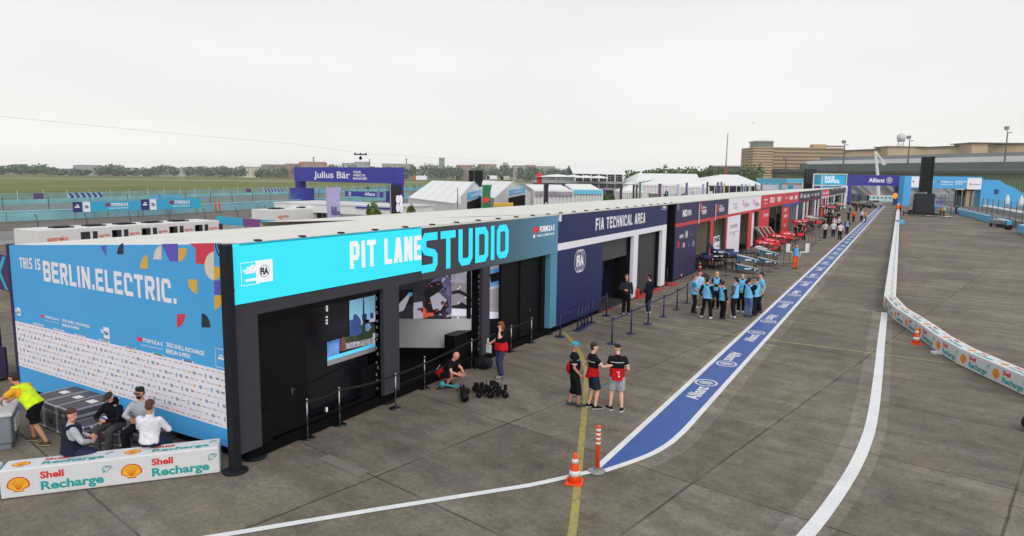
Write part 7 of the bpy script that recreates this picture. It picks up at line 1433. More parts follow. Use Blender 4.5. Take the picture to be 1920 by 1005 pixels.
pu, pv = zip(*prof); rr = random.Random(11); mb = MB()
for i in range(620):
    u = rr.uniform(-120, 1130); top = np.interp(u, pu, pv) + abs(rr.gauss(0, 2.6)) + (1.5 if i % 3 else 0); D = rr.uniform(860, 1120); H = 6 + (hor(u) - top) * D / 1280; p = Dp(u, hor(u), D); r_ = rr.uniform(5, 9)
    crown(mb, (p.x, p.y, H * .5), r_ * 1.1, H * .5, 80, 1.7, rr)
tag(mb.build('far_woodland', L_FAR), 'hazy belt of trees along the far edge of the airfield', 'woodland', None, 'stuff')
prof2 = [(1186, 316), (1200, 314), (1215, 317), (1231, 309), (1240, 314), (1250, 309), (1262, 315), (1290, 311), (1310, 314), (1330, 312), (1345, 316), (1375, 317), (1395, 311), (1410, 309), (1425, 312)]
pu, pv = zip(*prof2); mb = MB()
for i in range(70):
    u = rr.uniform(1180, 1420); top = np.interp(u, pu, pv) + abs(rr.gauss(0, 3)); D = rr.uniform(380, 480); H = 6 + (hor(u) - top) * D / 1280; p = Dp(u, hor(u), D); crown(mb, (p.x, p.y, H * .52), rr.uniform(4, 6.5), H * .52, 110, .9, rr)
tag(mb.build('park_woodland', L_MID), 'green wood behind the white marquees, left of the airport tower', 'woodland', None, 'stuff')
def bush(label, u, v0, v1, D, wpx):
    p = Dp(u, v0, D); z1 = p.z; w = wpx * D / 1280; t = thing('potted_bush', label, 'bush', (p.x, p.y, 0), 0, 'bushes in planters behind the pit roof'); m = MB(); r2 = random.Random(int(u)); crown(m, (0, 0, z1 * .55), w * .6, z1 * .48, 1300, .13, r2); m.build('foliage', L_BUSH, t); MB().lathe([(.25, 0), (.32, .5), (.3, .5)], 12).build('planter', M_DKMET, t); MB().tube([(0, 0, .4), (.03, 0, z1 * .6)], [.05, .02], 6).build('stem', C('bark', (84, 70, 56)), t)
bush('leafy bush left of the black SS flag', 707, 377, 400, 48, 26); bush('leafy bush right of the black SS flag', 771, 374, 400, 48, 30); bush('small bush between the lavender flag and the leafy bush', 688, 388, 400, 47, 10)
bush('slim bush by the blue-valanced marquee', 1136, 360, 372, 80, 8); bush('second slim bush by the blue-valanced marquee', 1148, 361, 372, 81, 7); bush('small bush under the slate blue flag', 1283, 360, 368, 108, 14); bush('low bush beside the purple flag', 1249, 361, 368, 100, 12)
# ---- city edge: blocks and roofs among the trees
M_CITYR = C('roof_red', (150, 108, 92), noise=.1, scale=.05); M_CITYG = C('roof_grey', (138, 138, 138), noise=.1, scale=.05)
def far_building(label, u0, u1, vt, rgb, D=950, roof=M_CITYG, rt=1.2, floors=4, deep=16, vb=None, name='apartment_block'):
    a, b = Dp(u0, hor(u0), D), Dp(u1, hor(u1), D); R = Vector((b.x - a.x, b.y - a.y, 0)); L = R.length; R.normalize(); z = 6 + (hor((u0 + u1) / 2) - vt) * D / 1280
    t = thing(name, label, 'building', (a.x, a.y, 0), math.atan2(R.y, R.x), 'buildings along the far edge of the airfield'); MB().box(0, L, 0, deep, 0, z).build('wall', mat('farwall_%d_%d_%d' % rgb, rgb, .8, noise=.06, scale=.1), t)
    k = rt * D / 1280; MB().prism([(-.4, -.5, z), (-.4, deep + .5, z), (-.4, deep / 2, z + k + .6)], (L + .8, 0, 0)).build('roof', roof, t); m = MB(); n = max(3, int(L / 5))
    for f_ in range(floors):
        zz = z - (f_ + .75) * 3.2
        if zz < 4: break
        for i in range(n): x = L * (i + .5) / n; m.box(x - .9, x + .9, -.1, -.0, zz - .8, zz + .8)
    if m.v: m.build('windows', C('far_window', (120, 128, 134), rough=.3), t)
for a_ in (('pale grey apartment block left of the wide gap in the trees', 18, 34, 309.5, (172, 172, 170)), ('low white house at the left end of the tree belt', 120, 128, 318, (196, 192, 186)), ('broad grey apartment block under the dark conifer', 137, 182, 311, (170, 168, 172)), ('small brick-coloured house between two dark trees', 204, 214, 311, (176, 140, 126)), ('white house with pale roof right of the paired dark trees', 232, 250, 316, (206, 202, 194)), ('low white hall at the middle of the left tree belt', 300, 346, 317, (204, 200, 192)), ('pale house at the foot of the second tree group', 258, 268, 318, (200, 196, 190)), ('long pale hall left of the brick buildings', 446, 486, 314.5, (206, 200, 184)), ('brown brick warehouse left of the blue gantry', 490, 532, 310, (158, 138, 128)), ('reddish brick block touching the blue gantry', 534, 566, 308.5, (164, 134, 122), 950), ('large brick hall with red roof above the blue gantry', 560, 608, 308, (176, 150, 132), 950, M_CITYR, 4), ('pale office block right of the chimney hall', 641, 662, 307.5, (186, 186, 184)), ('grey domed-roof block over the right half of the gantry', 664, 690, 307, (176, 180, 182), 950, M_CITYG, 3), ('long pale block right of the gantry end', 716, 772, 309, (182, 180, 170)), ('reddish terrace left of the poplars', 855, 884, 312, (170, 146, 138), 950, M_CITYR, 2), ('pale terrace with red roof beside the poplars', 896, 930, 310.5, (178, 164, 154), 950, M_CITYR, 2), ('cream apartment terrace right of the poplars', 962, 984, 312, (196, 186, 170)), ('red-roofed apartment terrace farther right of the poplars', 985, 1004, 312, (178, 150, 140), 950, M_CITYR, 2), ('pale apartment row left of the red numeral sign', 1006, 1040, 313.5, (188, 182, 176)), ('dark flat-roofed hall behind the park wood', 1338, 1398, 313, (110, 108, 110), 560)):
    far_building(*a_)
far_building('slender grey tower block standing above the tree belt', 823, 832, 297, (158, 158, 164), 1000, M_CITYG, .4, 12, 14, name='tower_block')
def spike(label, u, vt, D, w, name, cat, m):
    p = Dp(u, vt, D); t = thing(name, label, cat, (p.x, p.y, 0)); MB().cyl((0, 0, 0), (0, 0, p.z), w, w * .7, 10).build('shaft', m, t); MB().cyl((0, 0, p.z), (0, 0, p.z + w * 1.5), w * 1.3, w, 10).build('top', m, t)
spike('brick factory chimney above the red-roofed hall', 588, 296.5, 990, 1.1, 'chimney', 'chimney', C('chimney_brick', (126, 108, 104))); spike('church spire left of the speaker stacks', 762, 299.5, 1000, 1.2, 'church_spire', 'spire', C('spire_grey', (130, 134, 134))); spike('small church spire behind the gantry end', 693, 300, 1000, 1.0, 'church_spire', 'spire', MATS['spire_grey'])
# ================================================================ far end: gantry, stair wall, screen tower, fences, terminal
M_ROYAL = C('royal_gantry', (54, 54, 150), rough=.5); M_LBG = C('light_blue_cladding', (72, 168, 226), rough=.5)
def rframe(u0, u1, D0, D1=None):
    a, b = Dp(u0, hor(u0), D0), Dp(u1, hor(u1), D1 or D0); R = Vector((b.x - a.x, b.y - a.y, 0)); L = R.length; R.normalize(); return a, R, L, math.atan2(R.y, R.x)
def zz(u, v, D): return 6 - (v - hor(u)) * D / 1280
# pit exit gantry, blue, over the lane
D0 = 176; a, R, L, az = rframe(1590, 1695, D0); k = D0 / 1280; fxu = lambda u: (u - 1590) * k; t = thing('lane_gantry', 'deep blue gantry across the end of the pit lane with white Allianz lettering', 'gantry', (a.x, a.y, 0), az)
zt, zb = zz(1640, 328.5, D0), zz(1640, 348, D0); MB().box(0, L, 0, 1.6, zb, zt).build('beam', M_ROYAL, t); MB().box(0, fxu(1598), .05, 1.5, 0, zb).build('column', M_ROYAL, t); MB().box(fxu(1683), L - .02, .05, 1.5, 0, zb).build('column', M_ROYAL, t)
m = MB(); z0 = zz(1640, 341.5, D0); word(m, 'Allianz', (fxu(1628.5), 0, z0), (fxu(1659), 0, z0), LU, 1.0, .035); c = (fxu(1667.5), 0, z0 + .5); disc2d(m, c, LX, LU, .78, .64, 24)
for d, h in ((-.26, .62), (0, .9), (.26, .62)): rect2d(m, (c[0] + d, 0, c[2]), LX, LU, .15, h)
m.build('lettering', M_WHITE, t); MB().box(fxu(1681), fxu(1688), -.5, -.02, zz(1685, 359, D0), zz(1685, 350, D0)).build('signal_box', M_CAMB, t)
MB().box(-.9, .02, -.4, -.02, zz(1592, 385, D0), zz(1592, 360, D0)).build('side_screen', C('slate_screen', (72, 96, 140)), t)
t = thing('warning_light', 'round orange warning light on a pole at the wall under the blue gantry', 'light', tuple(gp(1677, 384)) ); MB().cyl((0, 0, 0), (0, 0, 1.9), .05, n=8).build('pole', M_POST, t); MB().ell((0, 0, 2.3), (.55, .2, .75), 16, 10).build('lamp', C('amber_lamp', (248, 150, 40), emit=.7), t, True)
# light blue bridge with stair wall
D0 = 168; a, R, L, az = rframe(1695.5, 1935, D0); k = D0 / 1280; fxu = lambda u: (u - 1695.5) * k; zv = lambda v, u=1780: zz(u, v, D0)
t = thing('footbridge', 'light blue clad footbridge with sponsor panels and a stair wall stepping down to the right', 'bridge', (a.x, a.y, 0), az)
MB().box(0, fxu(1709), 0, 2.2, 0, zv(330, 1700)).build('pier', M_LBG, t); MB().box(fxu(1709) + .003, fxu(1841), .1, 2.1, zv(353.5), zv(331)).build('deck', M_LBG, t)
P = [(1841, 396), (1841, 337), (1874, 338), (1888, 347), (1897, 349), (1906, 354), (1935, 371), (1935, 396)]; MB().prism([(fxu(u), 0, max(.0, zz(u, v, D0))) for u, v in P], (0, 2.2, 0)).build('stair_wall', M_LBG, t)
MB().box(fxu(1709), fxu(1726), .06, .098, zv(351, 1715), zv(331, 1715)).box(fxu(1814), fxu(1841) - .01, .04, .098, zv(355, 1820), zv(334, 1820)).build('panel', M_WHITE, t)
m = MB()
def txt(s, u0, u1, v, h, y=.098, b=.02): word(m, s, (fxu(u0), y, zv(v)), (fxu(u1), y, zv(v)), LU, h, b)
txt('FORMULA E', 1765, 1788, 343, .45); txt('WORLD CHAMP', 1764, 1788, 347, .25); txt('BERLIN', 1792, 1812, 342, .4); txt('E-PRIX', 1792, 1806, 346, .35); rect2d(m, (fxu(1748), .098, zv(341)), LX, LU, .7, .8); m.build('lettering', M_WHITE, t)
m = MB(); rect2d(m, (fxu(1820), .04, zv(345)), LX, LU, .35, .5); rect2d(m, (fxu(1713), .06, zv(341)), LX, LU, .3, .5); rect2d(m, (fxu(1761), .098, zv(341)), LX, LU, .5, .4); m.build('logo', C('logo_maroon', (170, 60, 74)), t); m = MB(); [rect2d(m, (fxu(1825 + 3 * i), .04, zv(345.5)), LX, LU, .3, .24) for i in range(5)]; m.build('lettering', M_GREYT, t)
MB().box(fxu(1866), fxu(1874), -.1, -.01, zv(364, 1870), zv(355, 1870)).build('window', C('bridge_window', (40, 70, 150)), t); MB().box(fxu(1802), fxu(1836), 1.6, 2.0, 0, zv(354)).build('doorway', M_BLK2, t); mb = MB(); mb.box(fxu(1820), fxu(1828), 1.2, 1.5, 0, zv(357)).box(fxu(1831), fxu(1834), 1.2, 1.5, 0, zv(357)); mb.build('curtain', C('curtain_tan', (176, 156, 116)), t)
mb = MB()
for u in (1712, 1750, 1790, 1812): mb.bar((fxu(u), 1.2, 0), (fxu(u), 1.2, zv(353)), .15)
mb.build('post', M_ALU, t)
# grandstand behind, in sections
for i, (u0, u1) in enumerate(((1594, 1640), (1640.5, 1690), (1700, 1760), (1760.5, 1822))):
    D0 = 232 - 4 * i; a, R, L, az = rframe(u0, u1, D0); t = thing('grandstand', ['grey seating stand seen through the left half of the blue gantry', 'grey seating stand seen through the right half of the blue gantry', 'grey seating stand behind the screen tower', 'grey seating stand under the footbridge sponsor panels'][i], 'grandstand', (a.x, a.y, 0), az, 'grey grandstand sections behind the gantry'); mb, ms = MB(), MB(); n = 11; H0, H1 = .9, zz(u0, 346, D0)
    for r in range(n):
        y = 4 + r * .9; z = H0 + (H1 - H0) * r / n; mb.box(0, L, y, y + .9, 0, z)
        for x in np.arange(.2, L - .5, .62): ms.obox((x + .25, y + .6, z + .28), (.46, .08, .42), 0, 0, -.15)
    mb.build('terrace', C('stand_grey', (124, 128, 132)), t); o = ms.build('seats', C('seat_grey', (150, 154, 158), noise=.3, scale=.5), t); o['kind'] = 'stuff'
    mb = MB()
    for x in (L * .2, L * .8): mb.bar((x, 3.8, H0 + .1), (x, 4 + n * .9, H1 + .3), .9, .12)
    mb.build('stair', C('stair_grey', (96, 98, 104)), t)
t, L, z0, z1 = face_panel('advert_board', 'long pale mint advert board at the foot of the grandstand under the blue gantry', 'banner', 1610, 1683, 365.5, 378, 200, 200, C('pale_mint', (178, 214, 214), noise=.2, scale=.5)); m = MB()
for i in range(9): rect2d(m, (L * (i + .6) / 9.5, 0, z0 + (z1 - z0) * .6), LX, LU, L * .06, (z1 - z0) * .3)
m.build('print', C('print_slate', (110, 120, 140)), t)
t, L, z0, z1 = face_panel('advert_board', 'white advert board with grey letters behind the screen tower', 'banner', 1746, 1800, 373, 384, 182, 178, C('board_offwhite', (190, 190, 192))); m = MB()
for i in range(8): rect2d(m, (L * (i + .6) / 8.5, 0, z0 + (z1 - z0) * .5), LX, LU, L * .07, (z1 - z0) * .5)
m.build('print', C('print_grey', (126, 122, 128)), t)
t, L, z0, z1 = face_panel('generator_box', 'grey green container at the left leg of the blue gantry', 'container', 1594, 1612, 362, 378, 182, 182, C('box_greygreen', (128, 140, 132)), 2.4); MB().box(L * .1, L * .4, -.05, 0, z0 + .2, z1 - .4).build('door', C('door_grey', (96, 104, 104)), t)
t, L, z0, z1 = face_panel('generator_box', 'darker grey container right of the grey green one', 'container', 1615, 1629, 366, 377, 180, 180, C('box_slate', (104, 112, 118)), 2.4); MB().box(L * .75, L, -.05, 0, z0, z1).build('door', M_CAMB, t)
# race car and safety car at the lane exit
def car(label, u, v, rz, col, kind):
    p = gp(u, v); t = thing('race_car' if kind == 'race' else 'course_car', label, 'car', (p[0], p[1], 0), rz)
    if kind == 'race':
        n = MB(); n.tube([(0, -2.4, .35), (0, -1.2, .45), (0, 0, .55), (0, 1.0, .7), (0, 2.0, .5)], [(.1, .08), (.3, .2), (.5, .3), (.45, .4), (.2, .25)], 12, hint=(1, 0, 0)); n.build('body', col, t, True); mb = MB(); mb.box(-.9, .9, -2.6, -2.2, .15, .22).box(-.85, .85, 2.0, 2.4, .85, .93).box(-.88, -.82, 1.9, 2.4, .5, 1.0).box(.82, .88, 1.9, 2.4, .5, 1.0); mb.build('wing', M_CAMB, t); W_ = ((-.8, -1.5), (.8, -1.5), (-.8, 1.6), (.8, 1.6)); r = .34
    else:
        n = MB(); n.prism([(-.95, -2.2, .3), (-.95, -2.25, .75), (-.95, -1.2, .95), (-.95, -.5, 1.45), (-.95, 1.0, 1.45), (-.95, 1.9, 1.0), (-.95, 2.2, .9), (-.95, 2.25, .3)], (1.9, 0, 0)); n.build('body', col, t); mb = MB(); mb.prism([(-.8, -1.12, .98), (-.7, -.52, 1.4), (.7, -.52, 1.4), (.8, -1.12, .98)], (0, -.03, .03)); mb.build('windscreen', M_CAMB, t); MB().box(-.5, .5, -.2, .1, 1.46, 1.6, .03).build('light_bar', C('bar_amber', (240, 220, 170)), t); W_ = ((-.9, -1.4), (.9, -1.4), (-.9, 1.4), (.9, 1.4)); r = .36
    for x, y in W_: MB().cyl((x - .13, y, r), (x + .13, y, r), r, n=16).build('wheel', M_BLACK, t, True)
car('dark red single-seater race car parked at the end of the garages', 1611, 388.5, 1.1, C('car_darkred', (110, 40, 48), rough=.3), 'race'); car('silver grey course car with an amber light bar at the end of the blue band', 1638, 387, .5, C('car_silver', (160, 162, 166), rough=.3, metal=.4), 'course')
car('dark single-seater race car beside the silver course car', 1625, 390, .9, C('car_graphite', (66, 58, 64), rough=.3), 'race')
# screen tower
p = gp(1730, 405); t = thing('screen_tower', 'tall black screen tower on a trailer right of the pit lane', 'screen', (p[0], p[1], 0), math.radians(18)); H_ = 10.3
def tw(x0, x1, y0, y1, z0, z1, n, m, b=0): return MB().box(x0, x1, y0, y1, z0, z1, b).build(n, m, t)
tw(-.9, .35, -.3, .5, 4.2, H_, 'screen_module', M_CAMB); tw(.55, 1.0, -.4, .6, 3.9, H_ + .05, 'screen_module', M_CAMB); mb = MB()
for z in np.arange(4.4, H_, .62): mb.box(-.92, 1.02, -.32, -.29, z, z + .04)
mb.build('seam', C('seam_green', (40, 62, 58)), t)
mb = MB()
for z in np.arange(4, H_ - .3, .55): mb.bar((.36, 0, z), (.54, 0, z + .5), .06)
mb.bar((.45, .1, 1), (.45, .1, H_), .1); mb.build('mast', C('mast_grey', (110, 120, 116)), t)
P = [(-1.5, -.9), (1.45, -.9), (1.45, .9), (-1.5, .9)]; MB().hexa([(x * 1.0, y, .55) for x, y in P] + [(x * .93, y, 3.9) for x, y in P]).build('ballast_skirt', C('skirt_navy', (30, 34, 44), rough=.7), t); tw(-2.2, 2.1, -1, 1, .25, .55, 'trailer_bed', M_CAMB); mb = MB()
for x, y in ((-2.6, -1.6), (2.3, -1.6), (-2.6, 1.6), (2.3, 1.6)): mb.bar((x * .6, y * .5, .45), (x, y, .45), .16).bar((x, y, 0), (x, y, .8), .14)
mb.build('outrigger', M_DKMET, t)
for i, (u, v, s, m, l) in enumerate(((1708, 401, .8, M_DKMET, 'dark equipment stand left of the screen tower'), (1741, 405.5, .9, C('white_plank', (206, 206, 206)), 'white pallet at the foot of the screen tower'), (1775, 408, .9, C('white_sheet', (214, 212, 204)), 'white sheet on the ground by the salmon-shirted worker'))):
    q = gp(u, v); t = thing('equipment_stand', l, 'equipment', (q[0], q[1], 0), .4 * i); MB().box(-.9 * s, .9 * s, -.4, .4, .12, .2).build('top', m, t); mb = MB()
    for x in (-.8 * s, .7 * s): mb.box(x, x + .12, -.35, .35, 0, .12)
    mb.build('bearer', M_DKMET, t)
    if i == 0: MB().bar((-.7, 0, .2), (-.7, 0, 1.2), .1).bar((.6, 0, .2), (.6, 0, 1.1), .1).obox((0, 0, .5), (1.0, .4, .5)).build('frame', M_DKMET, t)
t = thing('folding_ladder', 'pair of slanted blue ladders leaning on the track barrier by the screen tower', 'ladder', tuple(gp(1756, 392)), .4); mb = MB()
for x in (0, .8): mb.bar((x - .5, 0, 0), (x + .6, .2, 2.6), .12).bar((x - .1, 0, 0), (x + 1.0, .2, 2.6), .12)
for i in range(6): mb.bar((-.4 + i * .18, .03 * i, .3 + i * .4), (.0 + i * .18, .03 * i, .3 + i * .4), .06)
mb.build('rail', C('ladder_blue', (58, 84, 150)), t)
t = thing('lamp_mast', 'thin lamp mast with a flat white head right of the screen tower', 'lamp post', tuple(gp(1790, 398))); p = gp(1790, 398); D = float(np.dot(ROT[:, 2], np.array([p[0], p[1], -6]))); zt = zz(1790, 354.5, D); MB().cyl((0, 0, 0), (0, 0, zt), .09, .06, 8).build('pole', M_POST, t); MB().obox((.5, 0, zt), (1.6, .5, .16), .3, .03).build('lamp_head', C('lamp_head', (222, 222, 226)), t); MB().box(-.35, .35, -.3, .3, 0, .4).build('foot', M_DKMET, t)
# right-hand blue barriers, kerb side, with fence behind
rb = resamp([gp(1747, 392), gp(1800, 402.5), gp(1860, 419.5), gp(1880, 425), gp(1920, 441), gp(1990, 470)], 13); GB3 = 'sky blue track barriers on the far right'
for i in range(12):
    if i == 8: continue
    a, b = rb[i], rb[i + 1]; d = b - a; L = np.hypot(*d); t = thing('blue_barrier', '%s sky blue barrier length on the far right, counted from the screen tower' % ORD[i], 'barrier', (a[0], a[1], 0), math.atan2(d[1], d[0]), GB3); MB().box(.02, L - .02, -.0, .5, .02, 1.0, .04).build('barrier', M_BLUEB, t); MB().box(.1, L - .1, .08, .42, 1.002, 1.03).build('cap', C('pale_cap', (186, 214, 230)), t)
rf = rb + np.array([1.6, .5]); GF3 = 'catch fence panels behind the sky blue barriers'
for i in range(12):
    a, b = rf[i], rf[i + 1]; d = b - a; L = np.hypot(*d); t = thing('catch_fence', '%s catch fence panel on the far right, counted from the screen tower' % ORD[i], 'fence', (a[0], a[1], 0), math.atan2(d[1], d[0]), GF3); mb = MB(); mb.cyl((0, 0, 0), (0, 0, 3.4), .06, n=8).cyl((L / 2, 0, 0), (L / 2, 0, 3.4), .05, n=8); mb.build('fence_post', M_POST, t); MB().poly([(0, 0, .6), (L, 0, .6), (L, 0, 3.3), (0, 0, 3.3)]).build('net', mat('grey_net', (150, 158, 162), .7, alpha=.22), t); MB().box(0, L, .1, .5, 0, .9).build('wall', C('track_wall', (142, 146, 146), noise=.15, scale=.6), t)
q0, q1 = gp(1842, 393), gp(1935, 412); d = q1[:2] - q0[:2]; L = np.hypot(*d); t = thing('white_railing', 'white topped wall with posts beyond the catch fence on the far right', 'wall', (q0[0], q0[1], 0), math.atan2(d[1], d[0])); MB().box(0, L, 0, .6, .75, 1.05, .03).build('capping', C('wall_white', (220, 220, 222)), t); MB().box(0, L, .1, .5, 0, .75).build('wall', C('wall_greygreen', (138, 146, 144), noise=.2, scale=.7), t); mb = MB()
for x in np.linspace(.5, L - .5, 10): mb.bar((x, .3, 1.05), (x, .3, 1.9), .08)
mb.build('post', M_ALU, t)
for u, v, l in ((1887, 392, 'first white parasol-like cover folded beyond the right catch fence'), (1913, 395, 'second white folded cover beyond the right catch fence')):
    q = gp(u, v); t = thing('folded_parasol', l, 'parasol', (q[0], q[1], 0)); MB().lathe([(.15, .9), (.5, 1.2), (.35, 2.6), (.08, 3.3)], 10).build('canopy', M_TENT, t); MB().cyl((0, 0, 0), (0, 0, 1), .06, n=8).build('pole', M_ALU, t)
t = thing('hand_cart', 'grey tool cart in the gap of the sky blue barriers', 'cart', tuple(gp(1874, 426)), math.radians(-60)); MB().box(-1.3, 1.3, -.5, .5, .45, .95, .03).build('body', C('cart_grey', (126, 132, 140)), t); MB().box(-1.2, .9, -.45, .45, .96, 1.05).build('lid', C('cart_pale', (190, 194, 200)), t); mb = MB()
for x in (-1, 1):
    for y in (-.5, .5): mb.cyl((x, y - .06, .25), (x, y + .06, .25), .25, n=12)
mb.build('wheel', M_BLACK, t); MB().bar((-1.3, 0, .9), (-1.7, 0, 1.4), .07).bar((-1.7, -.4, 1.4), (-1.7, .4, 1.4), .06).build('handle', M_DKMET, t)
person('person in grey and maroon standing at the cart in the barrier gap', tuple(gp(1867, 423)), 150, 1.74, top=(150, 130, 140), legs=(96, 90, 104), near=False)
for u, v, m, l in ((1890, 431, M_CAMB, 'black bag at the end of the cart'), (1827, 408.5, C('white_sack', (220, 218, 220)), 'white sack against the sky blue barrier'), (1835, 409, C('navy_sack', (44, 56, 104)), 'navy bag leaning on the sky blue barrier'), (1800, 402, C('slate_sack', (60, 66, 84)), 'small dark bag by the sky blue barrier')):
    q = gp(u, v); mb = MB(); mb.ell((q[0], q[1], .3), (.5, .4, .32), 12, 8).ell((q[0] + .2, q[1] - .1, .45), (.25, .2, .22), 10, 6); tag(mb.build('equipment_bag', m, None, True), l, 'bag')
# ---- stage structures left of the gantry
a, R, L, az = rframe(1542, 1585, 150); t = thing('race_control', 'light blue cabin lettered RACE CONTROL in a pale scaffold frame', 'cabin', (a.x, a.y, 0), az); k = 150 / 1280; MB().box(0, L, 0, 4, zz(1563, 346, 150), zz(1563, 327.5, 150)).build('upper_storey', C('control_blue', (40, 176, 222)), t); MB().box(0, L, .05, 4, 0, zz(1563, 349, 150)).build('lower_storey', C('control_blue2', (76, 156, 208)), t)
m = MB(); word(m, 'RACE', (.5, 0, zz(1560, 336, 150)), (L * .52, 0, zz(1560, 336, 150)), LU, .7, .05); word(m, 'CONTROL', (.5, 0, zz(1560, 342.5, 150)), (L * .76, 0, zz(1560, 342.5, 150)), LU, .62, .05); m.build('lettering', M_WHITE, t); mb = MB(); w = lambda u: (u - 1542) * k
for u in (1525, 1540.5, 1586.5): mb.bar((w(u), -.1, 0), (w(u), -.1, zz(1550, 326, 150)), .22)
for v in (326.5, 347.5): mb.bar((w(1524.5), -.1, zz(1550, v, 150)), (w(1588), -.1, zz(1550, v, 150)), .24)
mb.build('frame', C('scaffold_pale', (186, 190, 184)), t); MB().box(w(1525.5), -.3, .3, .5, 0, zz(1535, 348, 150)).build('side_panel', C('panel_indigo', (86, 92, 150)), t)
t, L, z0, z1 = face_panel('scaffold_screen', 'black openwork back of a large screen left of the race control cabin', 'screen', 1508, 1529, 317, 346, 156, 156, M_CAMB, .5); mb = MB()
for i in range(1, 5): mb.box(L * i / 5 - .05, L * i / 5 + .05, -.08, -.0, z0, z1)
for i in range(1, 7): mb.box(0, L, -.1, -.0, z0 + (z1 - z0) * i / 7 - .05, z0 + (z1 - z0) * i / 7 + .05)
mb.build('frame', C('frame_grey', (76, 78, 82)), t); MB().box(0, L, 0, .5, 0, z0).build('tower', M_DKMET, t)
t, L, z0, z1 = face_panel('light_blue_hall', 'long light blue hall behind the garages under the airport tower', 'building', 1418, 1474, 336, 356, 190, 180, C('hall_blue', (96, 190, 220)), 8); MB().box(-.2, L + .2, -.2, 8.2, z1, z1 + .25).build('roof', C('hall_roof', (150, 206, 222)), t); mb = MB()
for i in range(3): mb.box(L * (.2 + .22 * i), L * (.3 + .22 * i), -.05, 0, z0, z1 - 1)
mb.build('window', C('hall_window', (160, 200, 220)), t)
t, L, z0, z1 = face_panel('paddock_unit', 'white roofed unit with a red stripe behind the garages', 'cabin', 1466, 1504, 343, 354, 170, 165, C('unit_white', (214, 212, 212)), 3); MB().box(0, L, -.1, -.0, z1 - .3, z1).build('stripe', C('stripe_rose', (196, 120, 120)), t); MB().box(L * .3, L * .55, -.04, 0, z0, z1 - .5).build('door', M_CYB, t)
# ---- airport terminal
DT0, DT1 = 520, 455
M_STONE = C('travertine', (188, 166, 134), rough=.8, noise=.08, scale=.12); M_STONED = C('stone_band', (118, 98, 78), rough=.8, noise=.1, scale=.12); M_HROOF = C('hangar_roof', (112, 116, 118), rough=.6, noise=.08, scale=.06); M_HGLASS = C('hangar_glass', (70, 84, 84), rough=.3, noise=.15, scale=.08); M_HGREEN = C('hangar_green', (88, 112, 76), rough=.7, noise=.12, scale=.08); M_HWHITE = C('roof_strip', (196, 198, 198), rough=.5); M_HDARK = C('canopy_dark', (58, 66, 60), rough=.7)
term = thing('airport_terminal', 'long stone and glass airport hangar building with green doors and a square control tower', 'building', (0, 0, 0)); term.location = Dp(1700, hor(1700), 480); term.location.z = 0
def pieces(name, m, prof_fn, us, depth):
    mb = MB()
    for u0, u1 in zip(us[:-1], us[1:]):
        q = []
        for u in (u0, u1):
            D = DT0 + (DT1 - DT0) * (u - 1440) / 480; q.append((u, D))
        (ua, Da), (ub, Db) = q; v0a, v1a, off = prof_fn(ua); v0b, v1b, _ = prof_fn(ub); bk = Vector(ROT[:, 2]); bk.z = 0; bk.normalize()
        A, Bq = Dp(ua, hor(ua), Da) + bk * off, Dp(ub, hor(ub), Db) + bk * off; h = lambda u, v, D: max(0, zz(u, v, D + off)); A2, B2 = A + bk * depth, Bq + bk * depth
        za0, za1, zb0, zb1 = h(ua, v1a, Da), h(ua, v0a, Da), h(ub, v1b, Db), h(ub, v0b, Db)
        mb.hexa([(A.x, A.y, za0), (Bq.x, Bq.y, zb0), (B2.x, B2.y, zb0), (A2.x, A2.y, za0), (A.x, A.y, za1), (Bq.x, Bq.y, zb1), (B2.x, B2.y, zb1), (A2.x, A2.y, za1)])
    return wb(mb, name, m, term)
U = lambda a, b, n: list(np.linspace(a, b, n)); lp = lambda u, v0, v1, ua=1440, ub=1920: v0 + (v1 - v0) * (u - ua) / (ub - ua)
pieces('canopy', M_HDARK, lambda u: (lp(u, 319, 318.5), lp(u, 323, 325), -6), U(1441, 2010, 8), 14)
pieces('hangar_door', M_HGREEN, lambda u: (lp(u, 323, 325), 420, 0), U(1443, 2010, 8), 8)
pieces('glazed_band', M_HGLASS, lambda u: (lp(u, 309.3, 303.8), lp(u, 319, 318.5), 8.2), U(1445, 2010, 8), 10)
pieces('roof_strip', M_HWHITE, lambda u: (lp(u, 304.5, 293.2), lp(u, 309.3, 303.8), 10), U(1452, 2010, 8), 10)
pieces('hangar_roof', M_HROOF, lambda u: (lp(u, 299, 286.5), lp(u, 304.5, 293.2), 14), U(1470, 2010, 9), 30)
pieces('rear_wing', M_STONE, lambda u: (lp(u, 286, 273.5, 1560, 1920), lp(u, 300, 288, 1560, 1920), 30), U(1556, 2010, 9), 20)
pieces('rear_cornice', M_HDARK, lambda u: (lp(u, 284.6, 271.6, 1560, 1920), lp(u, 286, 273.5, 1560, 1920), 28), U(1556, 2010, 9), 24)
mb = MB()
for u in np.arange(1447, 2000, 4.4):
    D = DT0 + (DT1 - DT0) * (u - 1440) / 480 - 1; p = Dp(u, hor(u), D); mb.bar((p.x, p.y, 0), (p.x, p.y, zz(u, lp(u, 324, 326), D)), .5)
o = wb(mb, 'door_rib', C('rib_green', (128, 146, 104)), term); o['kind'] = 'stuff'
mb = MB()
for u in np.arange(1450, 2000, 24.5):
    D = DT0 + (DT1 - DT0) * (u - 1440) / 480 + 7; p = Dp(u, hor(u), D); mb.bar((p.x, p.y, zz(u, lp(u, 319, 318.5), D)), (p.x, p.y, zz(u, lp(u, 309.3, 303.8), D)), .7)
wb(mb, 'mullion', C('mullion_dark', (62, 68, 70)), term)
